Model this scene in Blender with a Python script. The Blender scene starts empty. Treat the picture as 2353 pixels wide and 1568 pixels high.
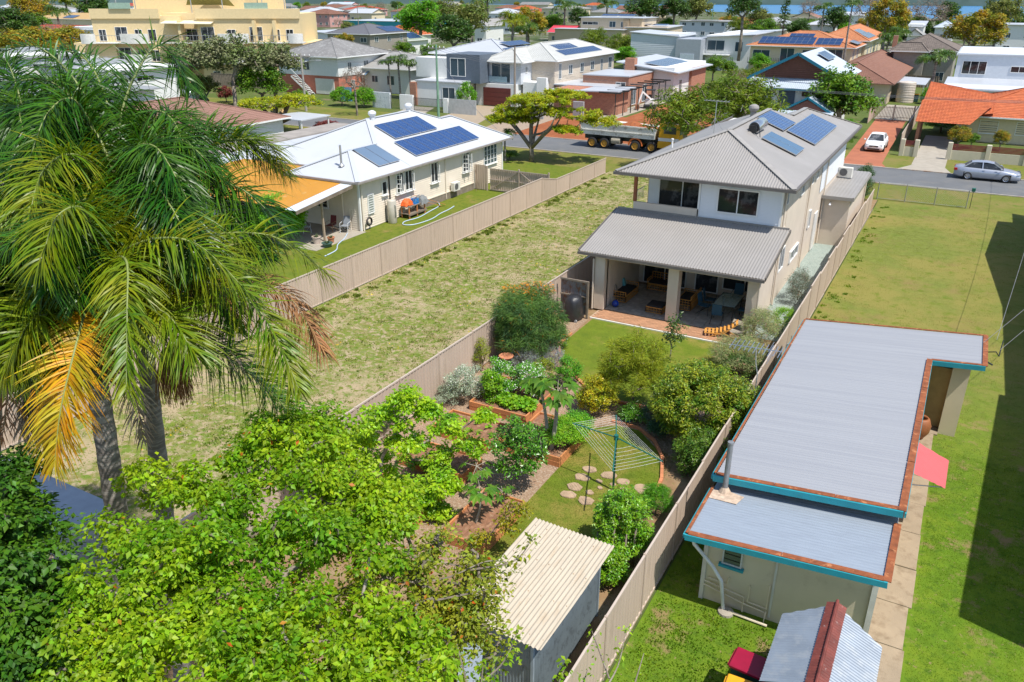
import bpy, math, random
import numpy as np
from math import sin, cos, pi, radians, sqrt
from mathutils import Vector, Matrix

R = random.Random(7)
NR = np.random.RandomState(11)
scene = bpy.context.scene
COL = scene.collection

# ------------------------------------------------------------------ camera
FPX, CXP, CYP, CAMH = 1830.0, 1176.5, 784.0, 14.0      # calibrated on a 2353 x 1568 copy of the photograph
PITCH = math.atan(799 / 1830.0); YAW = radians(29.1)
cam = bpy.data.objects.new('camera', bpy.data.cameras.new('camera'))
COL.objects.link(cam)
cam.location = (0, 0, CAMH); cam.rotation_euler = (pi / 2 - PITCH, 0, YAW)
cam.data.sensor_width = 36; cam.data.lens = 36 * FPX / 2353.0
cam.data.clip_start = 0.2; cam.data.clip_end = 9000
scene.camera = cam
# ------------------------------------------------------------------ light
SUN = Vector((0.92 / .953 * cos(radians(62)), -0.27 / .953 * cos(radians(62)), sin(radians(62)))).normalized()
world = bpy.data.worlds.new('World'); scene.world = world; world.use_nodes = True
_nt = world.node_tree
_sky = _nt.nodes.new('ShaderNodeTexSky'); _sky.sky_type = 'NISHITA'; _sky.sun_disc = False
_sky.sun_elevation = radians(62); _sky.sun_rotation = math.atan2(SUN.x, SUN.y)
_sky.air_density = 1.0; _sky.dust_density = 0.6; _sky.ozone_density = 1.0
_bg = _nt.nodes['Background']; _bg.inputs[1].default_value = 0.145
_nt.links.new(_sky.outputs[0], _bg.inputs[0])
_l = bpy.data.lights.new('sun', 'SUN'); _l.energy = 4.8; _l.angle = radians(0.5); _l.color = (1.0, 0.955, 0.88)
sun = bpy.data.objects.new('sun', _l); COL.objects.link(sun)
sun.rotation_euler = SUN.to_track_quat('Z', 'Y').to_euler()
scene.view_settings.view_transform = 'Standard'; scene.view_settings.look = 'None'
scene.view_settings.exposure = 0.28; scene.view_settings.gamma = 1.0; scene.view_settings.use_curve_mapping = False
scene.cycles.max_bounces = 7; scene.cycles.diffuse_bounces = 3; scene.cycles.glossy_bounces = 3
scene.cycles.transmission_bounces = 4; scene.cycles.transparent_max_bounces = 8
scene.cycles.caustics_reflective = False; scene.cycles.caustics_refractive = False
scene.cycles.use_denoising = True

# ------------------------------------------------------------------ photo pixel -> place
_fw = np.array([-sin(YAW) * cos(PITCH), cos(YAW) * cos(PITCH), -sin(PITCH)])
_rt = np.array([cos(YAW), sin(YAW), 0.0]); _up = np.cross(_rt, _fw)
_C = np.array([0, 0, CAMH])
def W(x, y, z=0.0):
    d = _fw * FPX + _rt * (x - CXP) - _up * (y - CYP)
    p = _C + d * ((z - CAMH) / d[2]); return Vector(p)
def WD(x, y, dep):
    return Vector(_C + dep * (_fw + _rt * (x - CXP) / FPX - _up * (y - CYP) / FPX))

# ------------------------------------------------------------------ objects
OFF = {}
def link(o, parent=None):
    COL.objects.link(o)
    if parent is not None: o.parent = parent
    return o
def tag(o, label=None, cat=None, group=None, kind=None):
    if label: o['label'] = label
    if cat: o['category'] = cat
    if group: o['group'] = group
    if kind: o['kind'] = kind
    return o
def thing(name, label, cat, loc=(0, 0, 0), rz=0, group=None):
    o = bpy.data.objects.new(name, None); COL.objects.link(o); o.empty_display_size = .2
    o.location = loc; o.rotation_euler = (0, 0, rz); OFF[o.name] = Vector(loc)
    return tag(o, label, cat, group)
def children(o): return [c for c in o.children]
def copy_tree(o, loc=None, rz=None, label=None, sc=None, parent=None):
    c = o.copy(); COL.objects.link(c)
    if parent is not None: c.parent = parent
    for ch in list(o.children): copy_tree(ch, parent=c)
    if loc is not None: c.location = loc
    if rz is not None: c.rotation_euler = (0, 0, rz)
    if sc is not None: c.scale = sc if hasattr(sc, '__len__') else (sc, sc, sc)
    if label: c['label'] = label
    OFF[c.name] = Vector(c.location)
    return c

class MB:
    def __init__(s): s.v = []; s.f = []; s.m = []; s.n = 0
    def add(s, vs, fs, mi=0):
        b = len(s.v); s.v.extend([tuple(p) for p in vs])
        for f in fs: s.f.append([b + i for i in f]); s.m.append(mi)
        return s
    def box(s, x0, x1, y0, y1, z0, z1, mi=0):
        return s.add([(x0, y0, z0), (x1, y0, z0), (x1, y1, z0), (x0, y1, z0), (x0, y0, z1), (x1, y0, z1), (x1, y1, z1), (x0, y1, z1)],
                     [(3, 2, 1, 0), (4, 5, 6, 7), (0, 1, 5, 4), (1, 2, 6, 5), (2, 3, 7, 6), (3, 0, 4, 7)], mi)
    def bbox(s, x0, x1, y0, y1, z0, z1, b=.01, mi=0):
        # box with chamfered vertical edges and top
        pl = [(x0 + b, y0), (x1 - b, y0), (x1, y0 + b), (x1, y1 - b), (x1 - b, y1), (x0 + b, y1), (x0, y1 - b), (x0, y0 + b)]
        q = [(x0 + 2 * b, y0 + b), (x1 - 2 * b, y0 + b), (x1 - b, y0 + 2 * b), (x1 - b, y1 - 2 * b), (x1 - 2 * b, y1 - b), (x0 + 2 * b, y1 - b), (x0 + b, y1 - 2 * b), (x0 + b, y0 + 2 * b)]
        vs = [(x, y, z0) for x, y in pl] + [(x, y, z1 - b) for x, y in pl] + [(x, y, z1) for x, y in q]
        fs = [tuple(range(7, -1, -1)), tuple(range(16, 24))]
        for i in range(8):
            j = (i + 1) % 8
            fs += [(i, j, 8 + j, 8 + i), (8 + i, 8 + j, 16 + j, 16 + i)]
        return s.add(vs, fs, mi)
    def bar(s, p, q, w, h=None, mi=0, up=(0, 0, 1)):
        p = Vector(p); q = Vector(q); h = h or w; d = (q - p).normalized(); u = Vector(up)
        if abs(d.dot(u)) > .98: u = Vector((0, 1, 0))
        a = d.cross(u).normalized(); b = a.cross(d).normalized()
        vs = [e + a * (i * w / 2) + b * (j * h / 2) for e in (p, q) for i, j in ((-1, -1), (1, -1), (1, 1), (-1, 1))]
        return s.add(vs, [(3, 2, 1, 0), (4, 5, 6, 7), (0, 1, 5, 4), (1, 2, 6, 5), (2, 3, 7, 6), (3, 0, 4, 7)], mi)
    def tube(s, pts, r, n=8, mi=0, cap=True):
        pts = [Vector(p) for p in pts]; k = len(pts)
        rs = r if hasattr(r, '__len__') else [r] * k
        vs = []; u = None
        for i, p in enumerate(pts):
            d = (pts[min(i + 1, k - 1)] - pts[max(i - 1, 0)])
            d = d.normalized() if d.length > 1e-9 else Vector((0, 0, 1))
            if u is None: u = d.orthogonal().normalized()
            else:
                u = u - d * u.dot(d); u = u.normalized() if u.length > 1e-6 else d.orthogonal().normalized()
            w = d.cross(u)
            vs += [p + (u * cos(2 * pi * a / n) + w * sin(2 * pi * a / n)) * rs[i] for a in range(n)]
        fs = [(i * n + a, i * n + (a + 1) % n, (i + 1) * n + (a + 1) % n, (i + 1) * n + a) for i in range(k - 1) for a in range(n)]
        if cap: fs += [tuple(range(n - 1, -1, -1)), tuple(range((k - 1) * n, k * n))]
        return s.add(vs, fs, mi)
    def lathe(s, prof, c=(0, 0, 0), n=16, mi=0, axis='z'):
        vs = []
        for r, z in prof:
            for a in range(n):
                x, y = r * cos(2 * pi * a / n), r * sin(2 * pi * a / n)
                v = (x, y, z) if axis == 'z' else ((z, x, y) if axis == 'x' else (x, z, y))
                vs.append((c[0] + v[0], c[1] + v[1], c[2] + v[2]))
        k = len(prof)
        fs = [(i * n + a, i * n + (a + 1) % n, (i + 1) * n + (a + 1) % n, (i + 1) * n + a) for i in range(k - 1) for a in range(n)]
        if axis == 'y': fs = [f[::-1] for f in fs]
        return s.add(vs, fs, mi)
    def prism(s, pl, z0, z1, mi=0):
        n = len(pl)
        vs = [(x, y, z0) for x, y in pl] + [(x, y, z1) for x, y in pl]
        fs = [tuple(range(n - 1, -1, -1)), tuple(range(n, 2 * n))] + [(i, (i + 1) % n, n + (i + 1) % n, n + i) for i in range(n)]
        return s.add(vs, fs, mi)
    def slab(s, poly, t, mi=0):
        # polygon in space thickened downwards by t
        n = len(poly); vs = [tuple(p) for p in poly] + [(p[0], p[1], p[2] - t) for p in poly]
        return s.add(vs, [tuple(range(n)), tuple(range(2 * n - 1, n - 1, -1))] + [(n + i, n + (i + 1) % n, (i + 1) % n, i) for i in range(n)], mi)
    def _clip(s, P2, u):
        vs = []
        n = len(P2)
        for i in range(n):
            (u0, v0), (u1, v1) = P2[i], P2[(i + 1) % n]
            if (u0 - u) * (u1 - u) <= 0 and abs(u1 - u0) > 1e-9:
                vs.append(v0 + (v1 - v0) * (u - u0) / (u1 - u0))
        return (min(vs), max(vs)) if vs else None
    def corr(s, poly, along, pitch=.1, amp=.012, mi=0, seg=4, kind='sin', lift=0.0):
        P = [Vector(p) for p in poly]; nrm = (P[1] - P[0]).cross(P[2] - P[0]).normalized()
        if nrm.z < -1e-6: nrm = -nrm
        v = Vector(along); v = (v - nrm * v.dot(nrm)).normalized(); u = v.cross(nrm)
        o = P[0]; P2 = [((p - o).dot(u), (p - o).dot(v)) for p in P]
        u0, u1 = min(a for a, _ in P2), max(a for a, _ in P2)
        e = 1e-4; k = max(2, int((u1 - u0) / pitch * seg)); vs = []
        for i in range(k + 1):
            uu = u0 + e + (u1 - u0 - 2 * e) * i / k; c = s._clip(P2, uu)
            if c is None: c = (0, 0)
            ph = (uu - u0) / pitch
            if kind == 'sin': h = amp * sin(2 * pi * ph)
            else:
                t = ph % 1.0; h = amp * (1 if t < .5 else -1)
            for vv in c: vs.append(o + u * uu + v * vv + nrm * (h + lift))
        return s.add(vs, [(2 * i, 2 * i + 2, 2 * i + 3, 2 * i + 1) for i in range(k)], mi)
    def tiles(s, poly, up, course=.34, wave=.3, amp=.018, step=.03, mi=0, seg=3):
        P = [Vector(p) for p in poly]; nrm = (P[1] - P[0]).cross(P[2] - P[0]).normalized()
        if nrm.z < 0: nrm = -nrm
        v = Vector(up); v = (v - nrm * v.dot(nrm)).normalized(); u = v.cross(nrm)
        o = P[0]; Q = [((p - o).dot(v), (p - o).dot(u)) for p in P]
        v0, v1 = min(a for a, _ in Q), max(a for a, _ in Q); k = max(1, int(round((v1 - v0) / course)))
        for i in range(k):
            a = v0 + (v1 - v0) * i / k; b = v0 + (v1 - v0) * (i + 1) / k
            ca = s._clip(Q, a + 1e-4); cb = s._clip(Q, b - 1e-4)
            if not ca or not cb: continue
            w = max(ca[1] - ca[0], cb[1] - cb[0]); m = max(1, int(w / wave * seg)); vs = []
            for j in range(m + 1):
                t = j / m
                for (c, vv, h) in ((ca, a, 0), (ca, a, step), (cb, b, .004)):
                    uu = c[0] + (c[1] - c[0]) * t
                    hh = h + (amp * sin(2 * pi * uu / wave) if h else -.01)
                    vs.append(o + v * vv + u * uu + nrm * hh)
            s.add(vs, [(3 * j + q, 3 * j + 3 + q, 3 * j + 4 + q, 3 * j + 1 + q) for j in range(m) for q in (0, 1)], mi)
        return s
    def lap(s, p0, p1, z0, z1, nrm, board=.15, proud=.022, mi=0):
        # lapped weatherboards between two plan points
        p0 = Vector((p0[0], p0[1], 0)); p1 = Vector((p1[0], p1[1], 0)); nn = Vector((nrm[0], nrm[1], 0)); k = max(1, int(round((z1 - z0) / board)))
        vs = []; fs = []
        for i in range(k):
            a = z0 + (z1 - z0) * i / k; b = z0 + (z1 - z0) * (i + 1) / k; q = len(vs)
            for p in (p0, p1):
                vs += [p + nn * .002 + Vector((0, 0, a)), p + nn * proud + Vector((0, 0, a)), p + nn * (.004) + Vector((0, 0, b))]
            fs += [(q, q + 3, q + 4, q + 1), (q + 1, q + 4, q + 5, q + 2)]
        return s.add(vs, fs, mi)
    def mesh(s, name, mats, off=None, smooth=False):
        me = bpy.data.meshes.new(name)
        V = s.v if off is None else [(a - off[0], b - off[1], c - off[2]) for a, b, c in s.v]
        me.from_pydata(V, [], s.f)
        mats = mats if isinstance(mats, (list, tuple)) else [mats]
        for m in mats: me.materials.append(m)
        me.polygons.foreach_set('material_index', s.m)
        if smooth: me.polygons.foreach_set('use_smooth', [True] * len(s.f))
        me.update(); return me
    def build(s, name, mats, parent=None, world=True, smooth=False, loc=None):
        """world=True: vertices are world coordinates (parent must be unrotated); else local to parent"""
        off = None
        if parent is not None and world:
            off = Vector((0, 0, 0)); p = parent
            while p is not None: off = off + p.location; p = p.parent
        if loc is not None: off = Vector(loc)
        o = bpy.data.objects.new(name, s.mesh(name, mats, off, smooth)); link(o, parent)
        if loc is not None: o.location = loc
        return o
def inst(name, me, parent=None, loc=(0, 0, 0), rot=(0, 0, 0), sc=None):
    o = bpy.data.objects.new(name, me); link(o, parent); o.location = loc; o.rotation_euler = rot
    if sc is not None: o.scale = sc
    return o
def npmesh(name, V, F, mats, smooth=False, mi=None):
    V = np.asarray(V, np.float32); F = np.asarray(F, np.int32); k = F.shape[1]
    me = bpy.data.meshes.new(name)
    me.vertices.add(len(V)); me.vertices.foreach_set('co', V.ravel())
    me.loops.add(F.size); me.loops.foreach_set('vertex_index', F.ravel())
    me.polygons.add(len(F)); me.polygons.foreach_set('loop_start', np.arange(0, F.size, k, dtype=np.int32))
    try: me.polygons.foreach_set('loop_total', np.full(len(F), k, np.int32))
    except Exception: pass
    for m in (mats if isinstance(mats, (list, tuple)) else [mats]): me.materials.append(m)
    if mi is not None: me.polygons.foreach_set('material_index', np.asarray(mi, np.int32))
    me.update(calc_edges=True)
    if smooth: me.polygons.foreach_set('use_smooth', np.ones(len(F), bool))
    return me

# ------------------------------------------------------------------ materials
def _new(name):
    m = bpy.data.materials.new(name); m.use_nodes = True; nt = m.node_tree
    return m, nt, nt.nodes['Principled BSDF']
def nd(nt, t, **kw):
    n = nt.nodes.new(t)
    for k, v in kw.items():
        if k.startswith('i'): n.inputs[int(k[1:])].default_value = v
        else: setattr(n, k, v)
    return n
def rgba(c): return (c[0], c[1], c[2], 1.0)
def mixc(nt, fac, a, b):
    n = nt.nodes.new('ShaderNodeMix'); n.data_type = 'RGBA'
    for s, v in ((0, fac), (6, a), (7, b)):
        if hasattr(v, 'is_output'): nt.links.new(v, n.inputs[s])
        else: n.inputs[s].default_value = v if s == 0 else rgba(v)
    return n.outputs[2]
def noise(nt, co, scale, detail=3, rough=.55):
    n = nd(nt, 'ShaderNodeTexNoise'); n.inputs['Scale'].default_value = scale; n.inputs['Detail'].default_value = detail
    n.inputs['Roughness'].default_value = rough
    if co is not None: nt.links.new(co, n.inputs['Vector'])
    return n.outputs[0]
def ramp(nt, fac, a, b):
    n = nd(nt, 'ShaderNodeMapRange'); n.inputs[1].default_value = a; n.inputs[2].default_value = b
    nt.links.new(fac, n.inputs[0]); return n.outputs[0]
def coords(nt, kind='Object', scale=None):
    t = nd(nt, 'ShaderNodeTexCoord'); o = t.outputs[kind]
    if scale is not None:
        m = nd(nt, 'ShaderNodeMapping'); m.inputs['Scale'].default_value = scale; nt.links.new(o, m.inputs[0]); o = m.outputs[0]
    return o
def mul(c, k): return tuple(min(1, x * k) for x in c)
MATS = {}
def M(name, col, rough=.7, var=.12, vs=3.0, bump=0.0, bs=30.0, metal=0.0, spec=.5, col2=None, c2=(.5, .62), c2s=1.0, rnd=0.0, stretch=None, island=0.0, emit=None, kind='Object'):
    """painted / plain surface: base colour, cloudy variation, optional second (stain) colour, bump"""
    if name in MATS: return MATS[name]
    m, nt, b = _new(name); co = coords(nt, kind, stretch)
    c = mixc(nt, ramp(nt, noise(nt, co, vs, 4), .3, .7), mul(col, 1 - var), mul(col, 1 + var))
    if col2 is not None: c = mixc(nt, ramp(nt, noise(nt, co, c2s, 5, .65), c2[0], c2[1]), c, col2)
    if rnd:
        oi = nd(nt, 'ShaderNodeObjectInfo'); hsv = nd(nt, 'ShaderNodeHueSaturation')
        nt.links.new(ramp2(nt, oi.outputs['Random'], 1 - rnd, 1 + rnd), hsv.inputs['Value']); nt.links.new(c, hsv.inputs['Color']); c = hsv.outputs[0]
    if island:
        g = nd(nt, 'ShaderNodeNewGeometry'); hsv = nd(nt, 'ShaderNodeHueSaturation')
        nt.links.new(ramp2(nt, g.outputs['Random Per Island'], 1 - island, 1 + island), hsv.inputs['Value']); nt.links.new(c, hsv.inputs['Color']); c = hsv.outputs[0]
    nt.links.new(c, b.inputs['Base Color'])
    b.inputs['Roughness'].default_value = rough; b.inputs['Metallic'].default_value = metal; b.inputs['Specular IOR Level'].default_value = spec
    if bump:
        bn = nd(nt, 'ShaderNodeBump'); bn.inputs['Strength'].default_value = bump; bn.inputs['Distance'].default_value = .02
        nt.links.new(noise(nt, co, bs, 4), bn.inputs['Height']); nt.links.new(bn.outputs[0], b.inputs['Normal'])
    MATS[name] = m; return m
def ramp2(nt, fac, lo, hi):
    n = nd(nt, 'ShaderNodeMapRange'); n.inputs[3].default_value = lo; n.inputs[4].default_value = hi
    nt.links.new(fac, n.inputs[0]); return n.outputs[0]
def leafmat(name, col, col2=None, rough=.45, trans=.35, spec=.5, clump=.8, var=.35, hue=.02, tcol=None):
    """leaf: every leaf its own tint, clumps lean to a second colour; light passes through"""
    if name in MATS: return MATS[name]
    m, nt, b = _new(name); g = nd(nt, 'ShaderNodeNewGeometry'); co = coords(nt)
    c2 = col2 or mul(col, 1.4)
    c = mixc(nt, ramp(nt, noise(nt, co, clump, 2), .38, .62), col, c2)
    hsv = nd(nt, 'ShaderNodeHueSaturation'); nt.links.new(c, hsv.inputs['Color'])
    nt.links.new(ramp2(nt, g.outputs['Random Per Island'], 1 - var, 1 + var), hsv.inputs['Value'])
    mm = nd(nt, 'ShaderNodeMath', operation='MULTIPLY'); mm.inputs[1].default_value = 7.31; nt.links.new(g.outputs['Random Per Island'], mm.inputs[0])
    fr = nd(nt, 'ShaderNodeMath', operation='FRACT'); nt.links.new(mm.outputs[0], fr.inputs[0])
    nt.links.new(ramp2(nt, fr.outputs[0], .5 - hue, .5 + hue), hsv.inputs['Hue'])
    c = hsv.outputs[0]; nt.links.new(c, b.inputs['Base Color'])
    b.inputs['Roughness'].default_value = rough; b.inputs['Specular IOR Level'].default_value = spec
    t = nd(nt, 'ShaderNodeBsdfTranslucent'); mx = nd(nt, 'ShaderNodeMixShader'); mx.inputs[0].default_value = trans
    h2 = nd(nt, 'ShaderNodeHueSaturation'); h2.inputs['Hue'].default_value = .485; h2.inputs['Value'].default_value = 1.5; nt.links.new(c, h2.inputs['Color']); nt.links.new(h2.outputs[0], t.inputs[0])
    out = nt.nodes['Material Output']; nt.links.new(b.outputs[0], mx.inputs[1]); nt.links.new(t.outputs[0], mx.inputs[2]); nt.links.new(mx.outputs[0], out.inputs[0])
    MATS[name] = m; return m
def groundmat(name, layers, base, rough=.95, bump=.5, bs=25):
    """layers: (noise scale, from, to, colour) painted one over the other"""
    if name in MATS: return MATS[name]
    m, nt, b = _new(name); co = coords(nt); c = None
    c = mixc(nt, ramp(nt, noise(nt, co, 3, 5), .3, .7), mul(base, .85), mul(base, 1.15))
    for (s, lo, hi, cc) in layers: c = mixc(nt, ramp(nt, noise(nt, co, s, 6, .68), lo, hi), c, cc)
    nt.links.new(c, b.inputs['Base Color']); b.inputs['Roughness'].default_value = rough; b.inputs['Specular IOR Level'].default_value = .2
    bn = nd(nt, 'ShaderNodeBump'); bn.inputs['Strength'].default_value = bump; bn.inputs['Distance'].default_value = .03
    nt.links.new(noise(nt, co, bs, 5, .7), bn.inputs['Height']); nt.links.new(bn.outputs[0], b.inputs['Normal'])
    MATS[name] = m; return m
def zonemat(name, A, B, y0, y1, wob=9.0):
    # two kinds of grass that run into each other along y
    m, nt, b = _new(name); co = coords(nt); out = []
    for base, layers in (A, B):
        c = mixc(nt, ramp(nt, noise(nt, co, 3, 5), .3, .7), mul(base, .85), mul(base, 1.15))
        for (s, lo, hi, cc) in layers: c = mixc(nt, ramp(nt, noise(nt, co, s, 6, .68), lo, hi), c, cc)
        out.append(c)
    sp = nd(nt, 'ShaderNodeSeparateXYZ'); nt.links.new(co, sp.inputs[0]); ma = nd(nt, 'ShaderNodeMath', operation='MULTIPLY_ADD'); ma.inputs[1].default_value = wob
    nt.links.new(noise(nt, co, .35, 5, .7), ma.inputs[0]); nt.links.new(sp.outputs[1], ma.inputs[2])
    nt.links.new(mixc(nt, ramp(nt, ma.outputs[0], y0, y1), out[0], out[1]), b.inputs['Base Color']); b.inputs['Roughness'].default_value = .95; b.inputs['Specular IOR Level'].default_value = .2
    bn = nd(nt, 'ShaderNodeBump'); bn.inputs['Strength'].default_value = .6; bn.inputs['Distance'].default_value = .03
    nt.links.new(noise(nt, co, 24, 5, .7), bn.inputs['Height']); nt.links.new(bn.outputs[0], b.inputs['Normal']); return m
def gridmat(name, col, line, nx, ny, sx, sy, lw=.04, rough=.12, spec=.8, big=None, metal=0):
    """solar cells: thin pale lines every nx x ny cells over a local rectangle sx by sy (flat print under glass)"""
    if name in MATS: return MATS[name]
    m, nt, b = _new(name); sep = nd(nt, 'ShaderNodeSeparateXYZ'); nt.links.new(coords(nt), sep.inputs[0]); fs = []
    for ax, n, s in ((0, nx, sx), (1, ny, sy)):
        a = nd(nt, 'ShaderNodeMath', operation='MULTIPLY_ADD'); a.inputs[1].default_value = n / s; a.inputs[2].default_value = 100.0; nt.links.new(sep.outputs[ax], a.inputs[0])
        f = nd(nt, 'ShaderNodeMath', operation='PINGPONG'); f.inputs[1].default_value = .5; nt.links.new(a.outputs[0], f.inputs[0])
        l = nd(nt, 'ShaderNodeMath', operation='LESS_THAN'); l.inputs[1].default_value = lw; nt.links.new(f.outputs[0], l.inputs[0]); fs.append(l.outputs[0])
    mx = nd(nt, 'ShaderNodeMath', operation='MAXIMUM'); nt.links.new(fs[0], mx.inputs[0]); nt.links.new(fs[1], mx.inputs[1])
    base = mixc(nt, ramp(nt, noise(nt, coords(nt), 2, 2), .35, .65), mul(col, .88), mul(col, 1.12))
    nt.links.new(mixc(nt, mx.outputs[0], base, line), b.inputs['Base Color'])
    b.inputs['Roughness'].default_value = rough; b.inputs['Specular IOR Level'].default_value = spec; b.inputs['Metallic'].default_value = metal
    MATS[name] = m; return m
def brickmat(name, c1, c2, mortar, scale=1.0, rot=None):
    if name in MATS: return MATS[name]
    m, nt, b = _new(name); co = coords(nt)
    # walls in x or y: use x+y as the running coordinate
    sp = nd(nt, 'ShaderNodeSeparateXYZ'); nt.links.new(co, sp.inputs[0]); ad = nd(nt, 'ShaderNodeMath', operation='ADD'); nt.links.new(sp.outputs[0], ad.inputs[0]); nt.links.new(sp.outputs[1], ad.inputs[1])
    cb = nd(nt, 'ShaderNodeCombineXYZ'); nt.links.new(ad.outputs[0], cb.inputs[0]); nt.links.new(sp.outputs[2], cb.inputs[1])
    br = nd(nt, 'ShaderNodeTexBrick'); nt.links.new(cb.outputs[0], br.inputs['Vector'])
    br.inputs['Color1'].default_value = rgba(c1); br.inputs['Color2'].default_value = rgba(c2); br.inputs['Mortar'].default_value = rgba(mortar)
    br.inputs['Scale'].default_value = scale; br.inputs['Brick Width'].default_value = .24; br.inputs['Row Height'].default_value = .086; br.inputs['Mortar Size'].default_value = .008
    nt.links.new(br.outputs[0], b.inputs['Base Color']); b.inputs['Roughness'].default_value = .9
    MATS[name] = m; return m
def glassmat(name, col=(.02, .025, .03), rough=.04, spec=.6):
    if name in MATS: return MATS[name]
    m, nt, b = _new(name); b.inputs['Base Color'].default_value = rgba(col); b.inputs['Roughness'].default_value = rough; b.inputs['Specular IOR Level'].default_value = spec
    MATS[name] = m; return m
def clearglass(name, col=(.6, .75, .72), a=.35):
    if name in MATS: return MATS[name]
    m, nt, b = _new(name); b.inputs['Base Color'].default_value = rgba(col); b.inputs['Roughness'].default_value = .03
    t = nd(nt, 'ShaderNodeBsdfTransparent'); t.inputs[0].default_value = (.85, .95, .92, 1); mx = nd(nt, 'ShaderNodeMixShader'); mx.inputs[0].default_value = a
    out = nt.nodes['Material Output']; nt.links.new(t.outputs[0], mx.inputs[1]); nt.links.new(b.outputs[0], mx.inputs[2]); nt.links.new(mx.outputs[0], out.inputs[0])
    MATS[name] = m; return m

# ------------------------------------------------------------------ leaves, trees
def leaves(P, L, wid=.5, droop=.2, up=.6, rs=None, fold=.15, jit=.55, outw=None):
    """diamond leaves with a folded midrib at positions P; returns verts, tris"""
    rs = rs or NR; n = len(P); a = rs.rand(n) * 2 * pi
    d = np.stack([np.cos(a), np.sin(a), rs.randn(n) * .35 - droop], 1)
    if outw is not None: d[:, :2] = d[:, :2] * .7 + outw[:, :2] * .8
    d /= np.linalg.norm(d, axis=1)[:, None]
    nn = np.stack([rs.randn(n) * (1 - up), rs.randn(n) * (1 - up), np.full(n, .4 + up) * 1.0], 1)
    if outw is not None: nn += outw * .5
    s = np.cross(d, nn); s /= (np.linalg.norm(s, axis=1)[:, None] + 1e-9); m = np.cross(s, d)
    l = L * (1 + jit * (rs.rand(n) - .5) * 2); l = l[:, None]; w = l * wid * .5
    b = P; t = P + d * l - np.array([0, 0, 1]) * l * droop * .4; c = P + d * l * .45
    V = np.stack([b, c + s * w + m * w * fold, t, c - s * w + m * w * fold], 1).reshape(-1, 3)
    i = np.arange(n)[:, None] * 4
    F = np.concatenate([i + [0, 1, 2], i + [0, 2, 3]], 0)
    return V, F
def ball(n, c, r, rs=None, shell=.55):
    rs = rs or NR; v = rs.randn(n, 3); v /= np.linalg.norm(v, axis=1)[:, None]
    k = (shell + (1 - shell) * rs.rand(n)) [:, None]
    return np.array(c) + v * k * np.array(r), v
def limbs(mb, base, nodes, r0, r1=.012, n=6, rs=None, bend=.08, mi=0, pull=.55):
    """connect the clump centres back to the trunk through ever thicker limbs"""
    rs = rs or R
    base = [Vector(b) for b in base]                      # trunk poly-line, bottom to top
    pts = list(base); par = [i - 1 for i in range(len(base))]
    tip0 = len(base) - 1
    order = sorted(range(len(nodes)), key=lambda i: (Vector(nodes[i]) - base[-1]).length)
    for i in order:
        p = Vector(nodes[i]); best = None; bd = 1e9
        for j in range(max(0, len(base) // 2), len(pts)):
            q = pts[j]; dd = (p - q).length + (.35 * max(0, q.z - p.z)) * 2 - .12 * (0 if j < len(base) else 0)
            if dd < bd: bd = dd; best = j
        q = pts[best]; mid = q.lerp(p, pull) + Vector([rs.uniform(-1, 1) * bd * bend for _ in range(3)]); mid.z -= bd * .04
        pts.append(mid); par.append(best); pts.append(p); par.append(len(pts) - 2)
    w = [0.0] * len(pts); kids = [0] * len(pts)
    for i in range(len(pts)):
        if par[i] >= 0: kids[par[i]] += 1
    for i in range(len(pts)):
        if kids[i] == 0:
            j = i
            while j >= 0: w[j] += 1; j = par[j]
    tot = max(w[0], 1)
    rad = [max(r1, r0 * (x / tot) ** .45) for x in w]
    for i in range(len(base)): rad[i] = r0 * (1.25 - .35 * i / max(1, len(base) - 1)) if i < len(base) else rad[i]
    mb.tube(base, rad[:len(base)], n + 2, mi)
    for i in range(len(base), len(pts)):
        j = par[i]; mb.tube([pts[j], pts[i]], [min(rad[j], rad[i] * 1.35), rad[i]], n if rad[i] > .03 else 4, mi, cap=False)
    return pts
def crown_nodes(ells, n, rs, shell=.5, low=-.35):
    out = []
    while len(out) < n:
        c, r = ells[rs.randint(len(ells))]
        v = rs.randn(3); v /= np.linalg.norm(v)
        if v[2] < low: continue
        k = shell + (1 - shell) * rs.rand() ** .6
        out.append(np.array(c) + v * k * np.array(r))
    return np.array(out)
def tree_meshes(name, ells, nclump, nleaf, clump_r, L, leaf_m, bark_m, base, r0, seed=1, wid=.5, droop=.2, up=.6, shell=.5, low=-.35, flat=.75, extra=None, r1=.012):
    rs = np.random.RandomState(seed); rr = random.Random(seed)
    N = crown_nodes(ells, nclump, rs, shell, low)
    mb = MB(); limbs(mb, base, [tuple(p) for p in N], r0, r1, rs=rr)
    tm = mb.mesh(name + '_trunk', bark_m, smooth=True)
    Ps = []; O = []
    for c in N:
        k = rs.uniform(.7, 1.3); m = int(nleaf * k)
        p, v = ball(m, c, (clump_r * k, clump_r * k, clump_r * k * flat), rs, .35); Ps.append(p); O.append(v)
    P = np.concatenate(Ps); O = np.concatenate(O)
    V, F = leaves(P, L, wid, droop, up, rs, outw=O)
    mi = None; ms = [leaf_m]
    if extra:
        ms.append(extra[0]); q = (rs.rand(len(P)) < extra[1]).astype(int); mi = np.concatenate([q, q])
    cm = npmesh(name + '_crown', V, F, ms, mi=mi)
    return tm, cm
def plant(name, label, cat, loc, meshes, rz=0, sc=1.0, group=None, tn='trunk', cn='crown'):
    t = thing(name, label, cat, loc, rz, group); t.scale = sc if hasattr(sc, '__len__') else (sc, sc, sc)
    if meshes[0] is not None: inst(tn, meshes[0], t)
    inst(cn, meshes[1], t)
    return t
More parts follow.
